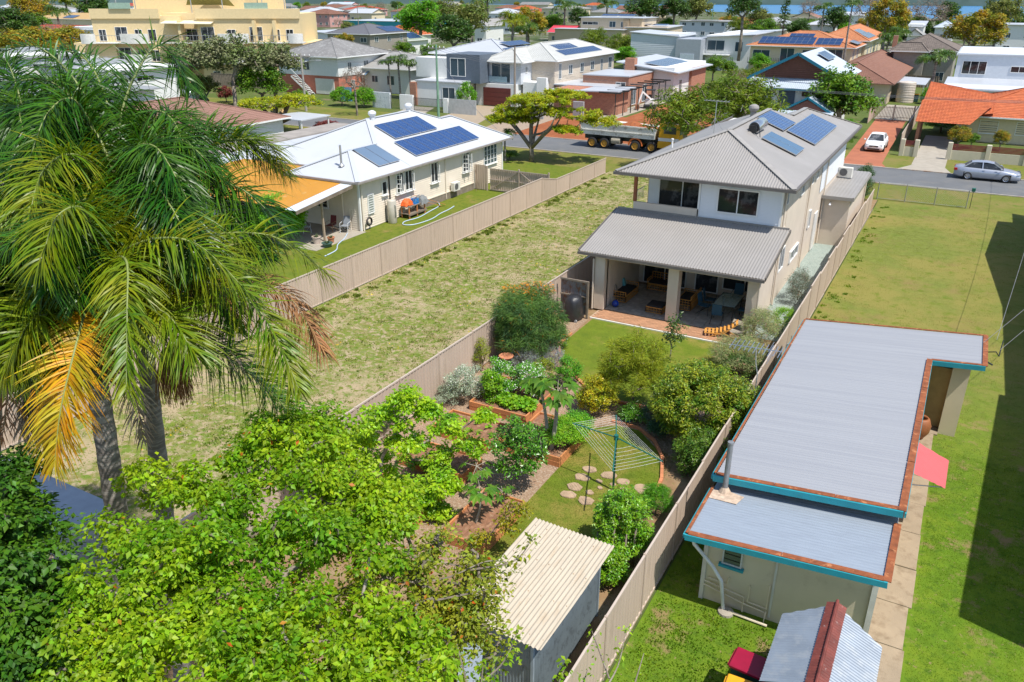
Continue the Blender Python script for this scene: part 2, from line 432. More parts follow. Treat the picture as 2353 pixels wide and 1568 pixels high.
# ================================================================== shared materials
white = M('white_paint', (.78, .78, .76), .5, .04); offwhite = M('offwhite_paint', (.68, .66, .6), .6, .06)
cream = M('cream_boards', (.78, .69, .57), .6, .05, 1.5, col2=(.66, .57, .45), c2=(.62, .8))
beige = M('beige_render', (.64, .55, .45), .85, .05, 1.2, bump=.15, bs=60, col2=(.54, .45, .36), c2=(.62, .8), c2s=.8)
greyroof = M('grey_roof_steel', (.285, .268, .25), .5, .04, .6, col2=(.32, .3, .285), c2=(.5, .75), c2s=.5)
whiteroof = M('white_roof_steel', (.47, .49, .52), .38, .03, .5)
darkgut = M('dark_gutter', (.14, .125, .115), .5, .1)
fencem = M('fence_steel', (.47, .37, .295), .55, .05, 1.5, rnd=.06, col2=(.36, .28, .215), c2=(.52, .8), c2s=1.0, stretch=(2, 2, .35))
fencepost = M('fence_post_steel', (.42, .33, .26), .55, .05)
glass = M('dark_window_glass', (.03, .034, .038), .05, .3, .8, rnd=.5, col2=(.11, .115, .12), c2=(.5, .56), c2s=.9); glassb = glassmat('blue_window_glass', (.05, .08, .1), .05)
steel = M('galvanised_steel', (.45, .46, .47), .4, .15, 2, metal=.6); chrome = M('bright_steel', (.6, .61, .62), .25, .05, metal=.9)
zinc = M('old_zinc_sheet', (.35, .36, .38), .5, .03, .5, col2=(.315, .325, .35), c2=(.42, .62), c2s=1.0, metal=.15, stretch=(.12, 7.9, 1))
zincblue = M('blue_grey_zinc', (.3, .345, .4), .5, .06, 6.0, col2=(.265, .3, .355), c2=(.5, .75), c2s=7, metal=.15, stretch=(.3, 2.5, 1))
rust = M('rusty_capping', (.24, .07, .022), .8, .3, 6, bump=.3, bs=50, col2=(.5, .2, .08), c2=(.56, .7), c2s=5)
darkrust = M('dark_red_capping', (.16, .035, .025), .7, .3, 5, col2=(.33, .28, .26), c2=(.64, .72), c2s=9)
teal = M('teal_fascia', (.02, .29, .35), .55, .1, 2, col2=(.05, .2, .22), c2=(.6, .8), c2s=3)
fibro = M('cream_fibro_wall', (.64, .56, .4), .8, .07, 1, col2=(.48, .4, .27), c2=(.58, .8), c2s=1.6, bump=.1)
concrete = M('old_concrete', (.32, .25, .17), .9, .12, 1.2, col2=(.2, .145, .09), c2=(.5, .72), c2s=2.2, bump=.4, bs=30)
concretel = M('pale_concrete', (.36, .32, .26), .9, .1, 1.2, col2=(.26, .22, .17), c2=(.55, .75), c2s=1.5, bump=.3)
asphalt = M('road_asphalt', (.13, .135, .14), .92, .1, .5, bump=.35, bs=60, col2=(.17, .165, .155), c2=(.5, .75), c2s=.6)
kerbm = M('kerb_concrete', (.4, .36, .31), .9, .12, 2, col2=(.3, .17, .1), c2=(.55, .7), c2s=.8)
timber = M('sleeper_timber', (.55, .22, .08), .75, .22, 1.5, bump=.3, bs=30, col2=(.4, .15, .06), c2=(.52, .7), c2s=3, stretch=(1, 1, 6))
oldwood = M('old_grey_timber', (.2, .16, .12), .85, .25, 3, bump=.3)
soil = M('garden_soil', (.23, .11, .06), .98, .25, 4, bump=1, bs=18, col2=(.33, .2, .12), c2=(.5, .65), c2s=6)
black = M('black_plastic', (.02, .02, .022), .35, .1); grey = M('grey_paint', (.3, .31, .32), .5, .08)
bark = M('grey_bark', (.19, .155, .12), .9, .3, 4, bump=.7, bs=12, col2=(.3, .26, .21), c2=(.5, .62), c2s=5)
darkbark = M('dark_bark', (.09, .07, .05), .9, .3, 4, bump=.7, bs=12)
terracotta = M('terracotta', (.5, .2, .1), .8, .15)

# ================================================================== ground
def sheet(name, pl, z, m, kind='structure', n=None):
    b = MB(); b.add([(x, y, z) for x, y in pl], [tuple(range(len(pl)))])
    o = b.build(name, m); return tag(o, kind=kind)
def rect(x0, x1, y0, y1): return [(x0, y0), (x1, y0), (x1, y1), (x0, y1)]
G0 = groundmat('suburb_ground', [(.02, .45, .6, (.05, .08, .02)), (.12, .5, .58, (.22, .2, .17)), (.3, .54, .62, (.05, .07, .02))], (.085, .11, .035))
pl = [(-1500, -60), (260, -60), (260, 380)] + [tuple(W(x, y)[:2]) for x, y in ((2600, 58), (2353, 50), (2000, 38), (1530, 24), (1200, 12))] + [(-1500, 1500)]
sheet('ground', pl, -.03, G0)
wm, nt, b = _new('bay_water'); b.inputs['Base Color'].default_value = (.015, .15, .33, 1); b.inputs['Roughness'].default_value = .32; b.inputs['Specular IOR Level'].default_value = .45
bn = nd(nt, 'ShaderNodeBump'); bn.inputs['Strength'].default_value = .5; bn.inputs['Distance'].default_value = .3
nt.links.new(noise(nt, coords(nt, 'Object', (1, 3, 1)), .4, 5), bn.inputs['Height']); nt.links.new(bn.outputs[0], b.inputs['Normal'])
sheet('water', [(-6000, -400), (5000, -400), (5000, 8000), (-6000, 8000)], -.5, wm)
# far shore: a low wooded ridge across the bay
rs = np.random.RandomState(5); V = []; F = []
far = groundmat('far_shore', [(.004, .45, .6, (.07, .11, .11))], (.04, .07, .065))
n = 160
for i in range(n):
    a = radians(-62 + 80 * i / (n - 1)); h = 26 + 20 * sin(a * 7) + 12 * sin(a * 23 + 1) + rs.rand() * 5
    q = 1.0 - .12 * i / n
    for (r, z) in ((1330 * q, -.6), (1345 * q, 5 + rs.rand() * 4), (1700 * q, h), (2600, h * .3), (3200, -.6)): V.append((r * sin(a), r * cos(a), z))
for i in range(n - 1):
    for j in range(4): F.append((i * 5 + j, i * 5 + j + 1, i * 5 + 6 + j, i * 5 + 5 + j))
o = MB().add(V, F).build('far_shore', far, smooth=True); tag(o, kind='structure')

lotm = groundmat('vacant_lot_grass', [(.45, .4, .6, (.17, .19, .03)), (2.2, .49, .56, (.11, .17, .018)), (.8, .5, .58, (.15, .2, .022)), (4.5, .5, .57, (.36, .28, .17)), (.35, .5, .6, (.37, .29, .175)), (3, .54, .6, (.14, .2, .03)), (1.6, .56, .62, (.38, .3, .19)), (9, .57, .63, (.08, .14, .014)), (2.8, .55, .6, (.15, .17, .03))], (.25, .2, .09), bump=.6)
yardm = groundmat('yard_lawn', [(.4, .42, .6, (.14, .16, .018)), (2.4, .52, .62, (.09, .13, .012)), (.5, .56, .7, (.24, .17, .06))], (.115, .155, .013))
lawnm = groundmat('garden_lawn', [(.35, .46, .62, (.24, .2, .045)), (1.5, .5, .64, (.1, .145, .012)), (22, .52, .68, (.075, .12, .01))], (.13, .175, .014))
flatlawn = groundmat('right_lot_lawn', [(.16, .44, .58, (.27, .225, .05)), (.35, .52, .7, (.3, .21, .085)), (1.6, .54, .66, (.16, .19, .025)), (.5, .6, .75, (.11, .18, .02))], (.19, .205, .028))
lushm = groundmat('lush_grass', [(.7, .45, .6, (.17, .3, .014)), (4, .54, .66, (.1, .2, .01)), (.9, .6, .7, (.33, .26, .1))], (.13, .26, .01))
mulch = groundmat('garden_mulch', [(14, .5, .6, (.44, .34, .25)), (24, .58, .66, (.15, .09, .055)), (2, .55, .7, (.36, .21, .13))], (.3, .2, .13), bump=1, bs=22)
gravel = groundmat('blue_gravel', [(16, .5, .58, (.42, .47, .43)), (30, .55, .62, (.13, .17, .16))], (.27, .33, .3), bump=1, bs=40)
dirt = groundmat('bare_dirt', [(1.2, .5, .65, (.3, .22, .13)), (6, .55, .65, (.16, .15, .05))], (.27, .17, .09))
redsoil = groundmat('red_building_soil', [(.5, .45, .6, (.34, .12, .05)), (3, .55, .65, (.2, .07, .035))], (.28, .09, .035))
verge = groundmat('verge_grass', [(.25, .44, .6, (.2, .17, .05)), (1.5, .52, .64, (.11, .15, .018))], (.15, .165, .028))

sheet('verge_grass', rect(-130, 60, 63.9, 70), -.006, verge)
sheet('far_verge_grass', rect(-130, 60, 77, 84.5), -.006, verge)
sheet('vacant_lot_grass', rect(-25.98, -15.42, -8, 63.9), 0, lotm)
sheet('yard_lawn', rect(-48, -26.02, 20, 63.9), 0, yardm)
sheet('garden_ground', rect(-15.4, -4.66, -4, 63.9), 0, dirt)
rl = zonemat('right_lot_grass_soil', ((.1, .18, .011), [(.7, .45, .6, (.14, .21, .014)), (4, .52, .64, (.07, .135, .01)), (.9, .55, .64, (.24, .18, .08)), (7, .6, .66, (.25, .19, .09))]),
             ((.155, .18, .035), [(.16, .44, .58, (.22, .2, .05)), (.35, .55, .72, (.22, .165, .06)), (1.6, .54, .66, (.13, .165, .018)), (.5, .6, .75, (.09, .16, .012))]), 28, 42)
sheet('right_lot_lawn', rect(-4.6, 14, -4, 63.9), 0, rl)
sheet('garden_mulch', [(-15.3, 13.6), (-9.3, 13.9), (-9.3, 22.9), (-8.4, 23.3), (-6.3, 22.2), (-4.75, 20.5), (-4.75, 27.5), (-6.2, 31.5), (-6.2, 26), (-9.4, 24.1), (-11.9, 26.6), (-13.6, 28.3), (-13.7, 32.0), (-15.3, 32)], .004, mulch)
def smoothpl(c, n=48, k=None):
    pts = []; m = len(c)
    for i in range(m):
        p0, p1, p2, p3 = [Vector((c[(i + j) % m][0], c[(i + j) % m][1], 0)) for j in (-1, 0, 1, 2)]
        for t in range(6):
            t /= 6; q = .5 * ((2 * p1) + (p2 - p0) * t + (2 * p0 - 5 * p1 + 4 * p2 - p3) * t * t + (3 * p1 - p0 - 3 * p2 + p3) * t ** 3); pts.append((q.x, q.y))
    return pts
sheet('garden_lawn', [(-9.32, 13.9), (-6.3, 13.9), (-6.1, 16.5), (-6.15, 19.5), (-6.2, 21), (-6.9, 22.4), (-7.9, 23.35), (-8.7, 23.3), (-9.32, 22.8)], .008, lawnm)
sheet('upper_garden_lawn', [(-13.55, 32.15), (-13.55, 28.6), (-12.9, 27.6), (-11.6, 26.2), (-9.6, 25), (-8.0, 25.2), (-6.6, 27), (-6.2, 29.5), (-6.2, 32.15)], .008, lawnm)
sheet('side_gravel', rect(-6.7, -4.72, 33.6, 50.1), .006, gravel)
sheet('road', rect(-140, 60, 70.15, 76.85), .0, asphalt)
for nm, y0, y1 in (('kerb', 70, 70.15), ('kerb', 76.85, 77)):
    b = MB(); b.box(-140, 60, y0, y1, -.03, .06); tag(b.build(nm, kerbm), kind='structure')
b = MB(); b.box(-9.75, -5.7, 76.9, 77.05, -.02, .075); b.box(-4.3, -.4, 76.9, 77.05, -.02, .074); tag(b.build('kerb', kerbm), kind='structure')
terra = M('terracotta_drive', (.38, .13, .065), .9, .1, .6, bump=.3, bs=50, col2=(.32, .11, .06), c2=(.5, .7), c2s=.8)
sheet('red_driveway', [(-10.1, 77.05), (-5.4, 77.05), (-5.95, 79), (-6.4, 108.5), (-9.75, 108.5), (-9.2, 79)], .006, terra)
sheet('concrete_driveway', [(-4.6, 77.05), (-.3, 77.05), (-.9, 79.5), (-.9, 98), (-3.6, 98), (-3.6, 79.5)], .006, concretel)
sheet('yard_behind_street', rect(-140, 60, 84.5, 230), -.01, groundmat('back_gardens', [(.1, .45, .6, (.07, .11, .02)), (.5, .55, .68, (.18, .14, .08))], (.1, .13, .03)))
sheet('building_site_soil', [(-45.5, 77), (-27, 77), (-24, 100), (-25, 140), (-36.8, 140), (-36.8, 95), (-46, 95)], -.004, redsoil)
sheet('pebble_driveway', [(-56, 77), (-48.5, 77), (-54.5, 96), (-58.8, 96)], .002, M('pebble_drive', (.34, .27, .19), .9, .12, 3, bump=.4, bs=60))
sheet('pale_driveway', [(-47.5, 77), (-43, 77), (-44, 92), (-50, 94)], .001, M('pale_drive', (.33, .25, .18), .9, .12, 3, bump=.4, bs=60))
sheet('grey_driveway', [(-62, 77), (-57, 77), (-62.5, 91), (-66, 91)], .001, concretel)
sheet('site_path', rect(-39.8, -37.4, 91, 116), .004, concretel)
sheet('gate_court', rect(-10, -5.2, 108.6, 124), -.002, concretel)

# granny flat path of old concrete slabs
sl = [12.2, 13.9, 15.3, 16.7, 18.3, 19.9, 21.6, 23.2, 24.9, 26.4, 28.3]
path = thing('concrete_path', 'old stained concrete slab path running beside the zinc roofed flat', 'path', (.7, 20, 0))
for i in range(len(sl) - 1):
    b = MB(); b.bbox(.28 + R.uniform(-.01, .01), 1.1 + R.uniform(-.03, .06), sl[i] + .012, sl[i + 1] - .012, -.05, .04 + R.uniform(-.008, .01), .008)
    b.build('slab', concrete, path)
# stepping stones
stone = M('pale_stepping_stone', (.4, .28, .18), .9, .15, 6, bump=.6, bs=30, col2=(.28, .2, .12), c2=(.5, .7), c2s=5)
sp = [((1760, 905), .27, 'far left stone of the stepping stones under the clothesline'), ((1715, 955), .27, 'stepping stone crossed by the shadow of the clothesline hub'), ((1670, 1015), .28, 'large round stepping stone nearest the raised vegetable bed'),
      ((1628, 1062), .26, 'leftmost stepping stone in the clothesline lawn'), ((1738, 1100), .3, 'frontmost large stepping stone beside the clothesline'), ((1880, 943), .28, 'stepping stone just behind the green clothesline pole'),
      ((1970, 982), .24, 'stepping stone right of the green clothesline pole'), ((2090, 1030), .33, 'big stepping stone by the rosemary bush, rightmost one'), ((1905, 1000), .13, 'small round pebble stone beside the base of the clothesline pole'),
      ((1820, 980), .13, 'small stone between the two farther stepping stones'), ((1760, 1048), .15, 'small stepping stone between two large ones left of the pole'), ((1825, 1020), .1, 'tiniest pebble stone in the middle of the stepping stones'),
      ((1965, 1027), .11, 'small pebble stone right of the pole base'), ((1890, 1040), .1, 'tiny pebble stone in front of the pole base'), ((1960, 1070), .12, 'small stepping stone half hidden behind the hedge tips'), ((2060, 1130), .2, 'stepping stone hidden behind the dark green bush')]
for (x, y), r, lb in sp:
    p = W(704 + x * .3697, 745.4 + y * .3697); k = 12; pr = []
    for i in range(k):
        a = 2 * pi * i / k; q = r * .88 * (1 + R.uniform(-.16, .16)); pr.append((p.x + q * cos(a), p.y + q * .85 * sin(a)))
    b = MB(); b.prism(pr, .004, .035); b.add([(p.x + (x2 - p.x) * .92, p.y + (y2 - p.y) * .92, .042) for x2, y2 in pr], [tuple(range(k))])
    tag(b.build('stepping_stone', stone), lb, 'stepping stone', 'stepping stones round the clothesline')

# ---- grass blades and weeds
def blades(name, n, rectf, h, m, wid=.3, cl=0, cr=.3, seed=3, mask=None, spread=.5):
    rs = np.random.RandomState(seed); x0, x1, y0, y1 = rectf
    if cl:
        c = rs.rand(cl, 2) * [x1 - x0, y1 - y0] + [x0, y0]; i = rs.randint(cl, size=n); q = rs.rand(cl) ** 2 + .25
        P = c[i] + rs.randn(n, 2) * cr * q[i][:, None]; P = P[(P[:, 0] > x0) & (P[:, 0] < x1) & (P[:, 1] > y0) & (P[:, 1] < y1)]
    else: P = rs.rand(n, 2) * [x1 - x0, y1 - y0] + [x0, y0]
    if mask is not None: P = P[mask(P)]
    n = len(P); a = rs.rand(n) * 2 * pi; hh = h * (.5 + rs.rand(n)); w = hh * wid; z = np.zeros(n)
    dx, dy = np.cos(a), np.sin(a); lean = (rs.rand(n) - .3) * spread * 2
    B0 = np.stack([P[:, 0] - dy * w / 2, P[:, 1] + dx * w / 2, z], 1); B1 = np.stack([P[:, 0] + dy * w / 2, P[:, 1] - dx * w / 2, z], 1)
    T = np.stack([P[:, 0] + dx * hh * lean, P[:, 1] + dy * hh * lean, hh * .85], 1)
    V = np.stack([B0, B1, T], 1).reshape(-1, 3); F = np.arange(3 * n).reshape(-1, 3)
    o = bpy.data.objects.new(name, npmesh(name, V, F, m)); link(o); return tag(o, kind='stuff')
gr1 = leafmat('weed_green', (.11, .17, .016), (.17, .2, .03), .7, .3, .2, .6, .35)
gr2 = leafmat('dry_weed', (.28, .23, .1), (.2, .19, .05), .8, .25, .1, .6, .3)
gr3 = leafmat('lush_blade', (.1, .2, .008), (.15, .24, .01), .6, .35, .2, .5, .35)
gr4 = leafmat('lawn_blade', (.11, .15, .012), (.16, .17, .022), .6, .35, .2, .5, .3)
gr5 = leafmat('yellow_flower', (.6, .42, .02), (.7, .55, .04), .6, .2, .2, 3, .2, 0)
blades('weedy_grass', 42000, (-25.9, -15.5, 12, 63), .06, gr1, .5, 1500, .26, 3)
blades('dry_grass', 22000, (-25.9, -15.5, 14, 63), .04, gr2, .4, 1800, .5, 4)
blades('small_yellow_flowers', 900, (-25.9, -15.5, 14, 55), .05, gr5, 1.2, 60, .5, 5)
blades('verge_weeds', 20000, (-24.6, -5, 62, 69.9), .06, gr1, .35, 600, .4, 6)
blades('fence_line_weeds', 5000, (-25.8, -25.0, 24, 63), .12, gr1, .5, 90, .16, 7)
blades('lush_grass', 150000, (-4.55, 3.8, 11.5, 27), .03, gr3, .3, 5200, .3, 8, mask=lambda P: ~((P[:, 0] > -3.6) & (P[:, 0] < 1.05) & (P[:, 1] > 16.1)) & ~((P[:, 0] > .25) & (P[:, 0] < 1.2)))
blades('lawn_grass', 60000, (-9.3, -6.15, 13.9, 23.2), .03, gr4, .3, 0, .2, 9)
blades('right_lot_grass', 50000, (-4.6, 5, 27, 63), .025, gr4, .5, 1600, .5, 10)
blades('right_fence_weeds', 3500, (-4.5, -3.6, 29, 63), .07, gr3, .6, 60, .2, 13)
blades('leafy_weeds', 5000, (-4.5, -1.2, 11.5, 15.9), .05, gr3, .7, 420, .22, 12)
# ================================================================== fences
def fence_panel_mesh(w, h, t='y', drop=0.0):
    b = MB()
    P = [(0, .03, .06), (0, w - .03, .06), (0, w - .03, h - .04 - drop), (0, .03, h - .04)]
    b.corr(P, (0, 0, 1), .19, .014, seg=4, kind='trap')
    return b.mesh('panel', fencem)
def rail_mesh(w, h, drop=0.0):
    a = MB(); a.bar((0, 0, h - .03), (0, w, h - .03 - drop), .05, .055); b = MB(); b.bar((0, 0, .06), (0, w, .06), .045, .06); m = M('fence_rail', (.5, .41, .34), .5, .04)
    return a.mesh('rail', m), b.mesh('rail', m)
_pb = MB(); _pb.bbox(-.035, .035, -.03, .03, 0, 1.82, .006); postme = _pb.mesh('post', fencepost)
_fm = {}
def fence(label, x, ys, hs, group=None, jog=0.0):
    t = thing('fence', label, 'fence', (x, ys[0], 0), 0, group)
    for i in range(len(ys) - 1):
        w = round(ys[i + 1] - ys[i], 2); h, d = hs[i] if isinstance(hs, list) else (hs, 0)
        k = (w, h, d)
        if k not in _fm: _fm[k] = (fence_panel_mesh(w, h, drop=d), rail_mesh(w, h, d))
        jx = R.uniform(-.012, .012) + jog * (i % 2)
        inst('panel', _fm[k][0], t, (jx, ys[i] - ys[0], 0)); [inst('rail', q, t, (jx, ys[i] - ys[0], 0)) for q in _fm[k][1]]
        inst('post', postme, t, (jx, ys[i] - ys[0], 0), sc=(1, 1, h / 1.8))
    return t
Ys = [32.27 + 2.365 * k for k in range(-11, 14)]
hs = [(1.8, 0)] * len(Ys)
for i, y in enumerate(Ys):
    if y > 50.9 and y < 53.4: hs[i] = (1.8, .5)
    elif y >= 53.4: hs[i] = (1.3, 0)
fence('long beige steel fence between the white roofed house and the dry vacant lot', -26, Ys, hs)
fence('beige steel fence between the vacant lot and the vegetable garden', -15.4, [22.09 + 2.4 * k for k in range(-9, 8)], 1.8)
Yr = [14.9 - 2.36 * 2 + 2.36 * k for k in range(0, 22)]
hr = [(1.8, 0)] * len(Yr)
for i, y in enumerate(Yr):
    if 34 < y < 50: hr[i] = (1.8 + (.12 if i % 2 else 0), 0)
    if y >= 53: hr[i] = (1.65, 0)
    if y > 59: hr[i] = (1.3, 0)
fence('beige steel fence along the zinc roofed flat and the lawn with the wire fence', -4.68, Yr, hr)
# side gate with diagonal braces between left house and fence
g = thing('side_gate', 'beige steel double gate with diagonal braces at the end of the green side yard', 'gate', (-31.4, 52.6, 0))
b = MB(); b.corr([(-31.2, 52.6, .08), (-26.1, 52.6, .08), (-26.1, 52.6, 1.75), (-31.2, 52.6, 1.75)], (0, 0, 1), .19, .014, kind='trap'); b.build('sheet', fencem, g)
b = MB()
for z in (.12, .9, 1.72): b.bar((-31.2, 52.55, z), (-26.1, 52.55, z), .05, .06)
b.bar((-31.1, 52.54, .15), (-28.7, 52.54, 1.7), .05, .05); b.bar((-26.2, 52.54, .15), (-28.6, 52.54, 1.7), .05, .05); b.build('brace', M('gate_brace', (.4, .33, .27), .5), g)
b = MB()
for x in (-31.45, -28.65, -26.15): b.box(x - .05, x + .05, 52.5, 52.6, 0, 1.9)
b.build('gate_post', fencepost, g)
b = MB(); b.corr([(-32.5, 52.5, .06), (-31.5, 52.5, .06), (-31.5, 52.5, 1.95), (-32.5, 52.5, 1.95)], (0, 0, 1), .19, .014, kind='trap'); b.build('side_panel', fencem, g)

# ================================================================== windows
_win = {}
def window(parent, face, u, z, w, h, style='slide', frame=None, pane=None, dep=.07, name='window'):
    """face: (x,y origin, direction 'S'/'E'/'W'); u runs along the wall, z = sill; shared meshes"""
    frame = frame or white; pane = pane or glass
    k = (w, h, style, frame.name, pane.name, dep)
    if k not in _win:
        f = MB(); t = .055 if w > .5 else .04
        f.box(-w / 2, w / 2, -dep, .02, 0, t); f.box(-w / 2, w / 2, -dep, .02, h - t, h)
        f.box(-w / 2, -w / 2 + t, -dep, .02, t, h - t); f.box(w / 2 - t, w / 2, -dep, .02, t, h - t)
        if style in ('slide', 'four'): f.box(-.025, .025, -dep + .01, .02, t, h - t)
        if style == 'four': f.box(-w / 2 + t, -.025, -dep + .015, .02, h / 2 - .02, h / 2 + .02); f.box(.025, w / 2 - t, -dep + .015, .02, h / 2 - .02, h / 2 + .02)
        if style == 'three':
            for q in (-w / 6, w / 6): f.box(q - .025, q + .025, -dep + .01, .02, t, h - t)
        if style in ('bars', 'louvre'):
            n = 4 if style == 'bars' else max(4, int(h / .14))
            for q in range(1, n): f.box(-w / 2 + t, w / 2 - t, -dep + .02, .01, h * q / n - .012, h * q / n + .012)
        if style == 'sill' or style == 'bars': f.box(-w / 2 - .06, w / 2 + .06, -dep - .06, .02, -.05, -.002)
        p = MB(); p.box(-w / 2 + t, w / 2 - t, -.02, -.004, t, h - t)
        _win[k] = (f.mesh('window', frame), p.mesh('pane', pane))
    (ox, oy), d = face
    rz = {'S': 0, 'E': pi / 2, 'W': -pi / 2, 'N': pi}[d]
    l = {'S': (ox + u, oy), 'E': (ox, oy + u), 'W': (ox, oy - u), 'N': (ox - u, oy)}[d]
    o = inst(name, _win[k][0], parent, (l[0], l[1], z), (0, 0, rz)); inst('pane', _win[k][1], o)
    return o
def place(parent): return parent.location

# ================================================================== grey two-storey house
H = thing('two_storey_house', 'beige and white two storey house with grey steel roofs and covered back patio', 'house', (-10.4, 33, 0))
def hw(x, y, d): return ((x + 10.4, y - 33), d)   # wall origin in house coordinates
b = MB()
b.box(-13.75, -6.7, 38.0, 58, 0, 3.7); b.box(-13.75, -6.7, 39.2, 57.6, 3.7, 6.05); b.box(-10.55, -6.72, 37.62, 39.3, 3.5, 6.04)
b.box(-13.75, -13.5, 33.5, 38.1, .1, 2.9); b.box(-6.95, -6.7, 34.9, 38.1, 0, 3.28)
b.box(-13.9, -10.56, 37.55, 37.7, 3.3, 4.4); b.box(-13.9, -10.56, 37.7, 39.3, 3.5, 3.6)
b.box(-14.0, -13.5, 33.2, 33.65, .1, 2.75); b.box(-10.47, -9.98, 33.38, 33.86, .1, 2.75); b.box(-6.98, -6.5, 33.75, 34.25, .1, 2.75)
b.box(-14.0, -6.5, 33.3, 33.5, 2.62, 2.9); b.box(-6.72, -6.5, 33.5, 35, 2.62, 2.9)
b.box(-6.75, -5.1, 50.1, 57.9, 0, 2.98)
b.build('wall', beige, H)
b = MB(); b.box(-13.48, -6.96, 33.5, 38, 2.9, 2.94); b.box(-14.4, -6.5, 36.9, 58, 5.92, 5.96); b.build('ceiling', offwhite, H)
# white lapped boards on the upper floor, one by one
wb = M('white_lap_board', (.74, .76, .79), .55, .03)
bm_ = MB(); bm_.add([(-1.9, 0, 0), (1.9, 0, 0), (1.9, -.03, 0), (-1.9, -.03, 0), (-1.9, -.012, .172), (1.9, -.012, .172), (1.9, 0, .172), (-1.9, 0, .172)],
                    [(0, 1, 2, 3), (3, 2, 5, 4), (4, 5, 6, 7), (0, 3, 4, 7), (1, 6, 5, 2)]); bme = bm_.mesh('board', wb)
for i in range(13):
    inst('board', bme, H, (-8.62 + 10.4, 37.6 - 33, 3.76 + .172 * i))
b = MB(); b.box(-10.62, -10.53, 37.55, 37.64, 3.75, 6); b.box(-6.74, -6.66, 37.55, 37.64, 3.75, 6); b.build('corner_trim', white, H)
b = MB(); b.lap((-6.685, 48.6), (-6.685, 57.5), 3.4, 5.95, (1, 0), .17, .02); b.lap((-13.7, 39.18), (-10.6, 39.18), 3.6, 5.95, (0, -1), .17, .02)
tag(b.build('side_boards', wb, H), kind='stuff')
window(H, hw(-8.71, 37.57, 'S'), 0, 4.38, 1.95, 1.2, 'slide')
window(H, hw(-11.9, 39.15, 'S'), 0, 3.62, 2.5, 2.12, 'slide')
window(H, hw(-6.68, 39.05, 'E'), 0, 1.5, 1.1, 1.15, 'slide'); window(H, hw(-6.68, 42.5, 'E'), 0, 1.15, 2.1, .62, 'slide')
window(H, hw(-6.68, 38.5, 'E'), 0, 4.9, .5, .9, 'plain'); window(H, hw(-6.68, 42.5, 'E'), 0, 4.55, .75, 1.05, 'plain')
window(H, hw(-6.68, 46.1, 'E'), 0, 1.95, .5, 1.0, 'plain'); window(H, hw(-6.68, 45.2, 'E'), 0, 4.55, .6, 1.05, 'plain'); window(H, hw(-6.68, 46.7, 'E'), 0, 4.55, .6, 1.05, 'plain')
d = MB(); d.box(-6.69, -6.62, 48.0, 48.95, .1, 2.3); d.build('side_door', M('white_door', (.7, .69, .66), .5), H)
window(H, hw(-12.1, 37.98, 'S'), 0, .12, 2.3, 2.3, 'slide'); window(H, hw(-9.9, 37.98, 'S'), 0, .12, 1.2, 2.3, 'plain'); window(H, hw(-8.0, 37.98, 'S'), 0, .45, 2.2, 1.9, 'slide')
b = MB(); b.corr([(-14.75, 33, 2.93), (-6.2, 33, 2.93), (-6.2, 37.58, 3.97), (-14.75, 37.58, 3.97)], (0, 1, 0), .13, .019, seg=4)
b.build('patio_roof', greyroof, H, smooth=True)
b = MB(); b.bar((-14.8, 32.97, 2.84), (-6.15, 32.97, 2.84), .12, .13); b.bar((-6.15, 33.04, 2.9), (-6.15, 37.6, 3.9), .05, .16); b.bar((-14.8, 33.04, 2.9), (-14.8, 37.6, 3.9), .05, .16)
b.build('patio_gutter', darkgut, H)
b = MB(); b.box(-14.7, -6.2, 37.5, 37.545, 3.88, 4.05); b.build('flashing', M('flashing', (.26, .24, .22), .5), H)
# main hip roof with a second ridge lobe at the far end
zE, tn = 6.0, .404
def zE_(x): return zE + (-6.1 - x) * tn
rx = -10.35; zr = zE_(rx); X0, X1, Y0, Y1 = -14.6, -6.1, 36.75, 58.4
b = MB()
A = (X1, Y0, zE); Bp = (X0, Y0, zE); ap = (rx, Y0 + 4.25, zr)
b.corr([Bp, A, ap], (0, 1, 0), .13, .021, seg=4)
rm = MB()
rv = 50.0
rm.corr([(X1, Y0, zE), (X1, rv, zE), (rx, rv, zr), ap], (1, 0, 0), .22, .01, seg=3)
rm.corr([(X1, rv, zE), (X1, 52.8, zE), (-9.3, 52.8, zE_(-9.3)), (-9.3, 51.05, zE_(-9.3)), (rx, rv, zr)], (1, 0, 0), .22, .01, seg=3)
rm.corr([(X1, 52.8, zE), (X1, Y1, zE), (-9.2, Y1 - 3.1, zE_(-9.2)), (-9.3, 52.8, zE_(-9.3))], (1, 0, 0), .22, .01, seg=3)
rm.corr([(X0, Y0, zE), ap, (rx, rv, zr), (X0, 54.25, zE)], (1, 0, 0), .22, .01, seg=3)
rm.add([(rx, rv, zr), (-9.3, 51.05, zE_(-9.3)), (-9.3, 53.2, zE_(-9.3)), (-12.2, 56, zE), (X0, 54.25, zE), (-9.2, Y1 - 3.1, zE_(-9.2)), (X1, Y1, zE), (-12.2, Y1, zE)], [(0, 1, 3, 4), (1, 2, 3), (2, 5, 7, 3), (5, 6, 7)])
b.build('front_roof_slope', greyroof, H, smooth=True); rm.build('roof', greyroof, H, smooth=True)
b = MB()
for p, q in ((A, ap), (Bp, ap), (ap, (rx, rv, zr)), ((-9.25, 51.2, zE_(-9.3)), (-9.2, Y1 - 3.1, zE_(-9.2))), ((-9.2, Y1 - 3.1, zE_(-9.2)), (X1, Y1, zE))): b.bar(Vector(p) + Vector((0, 0, .03)), Vector(q) + Vector((0, 0, .03)), .26, .035)
b.build('ridge_cap', M('ridge_cap', (.32, .3, .275), .45), H)
b = MB()
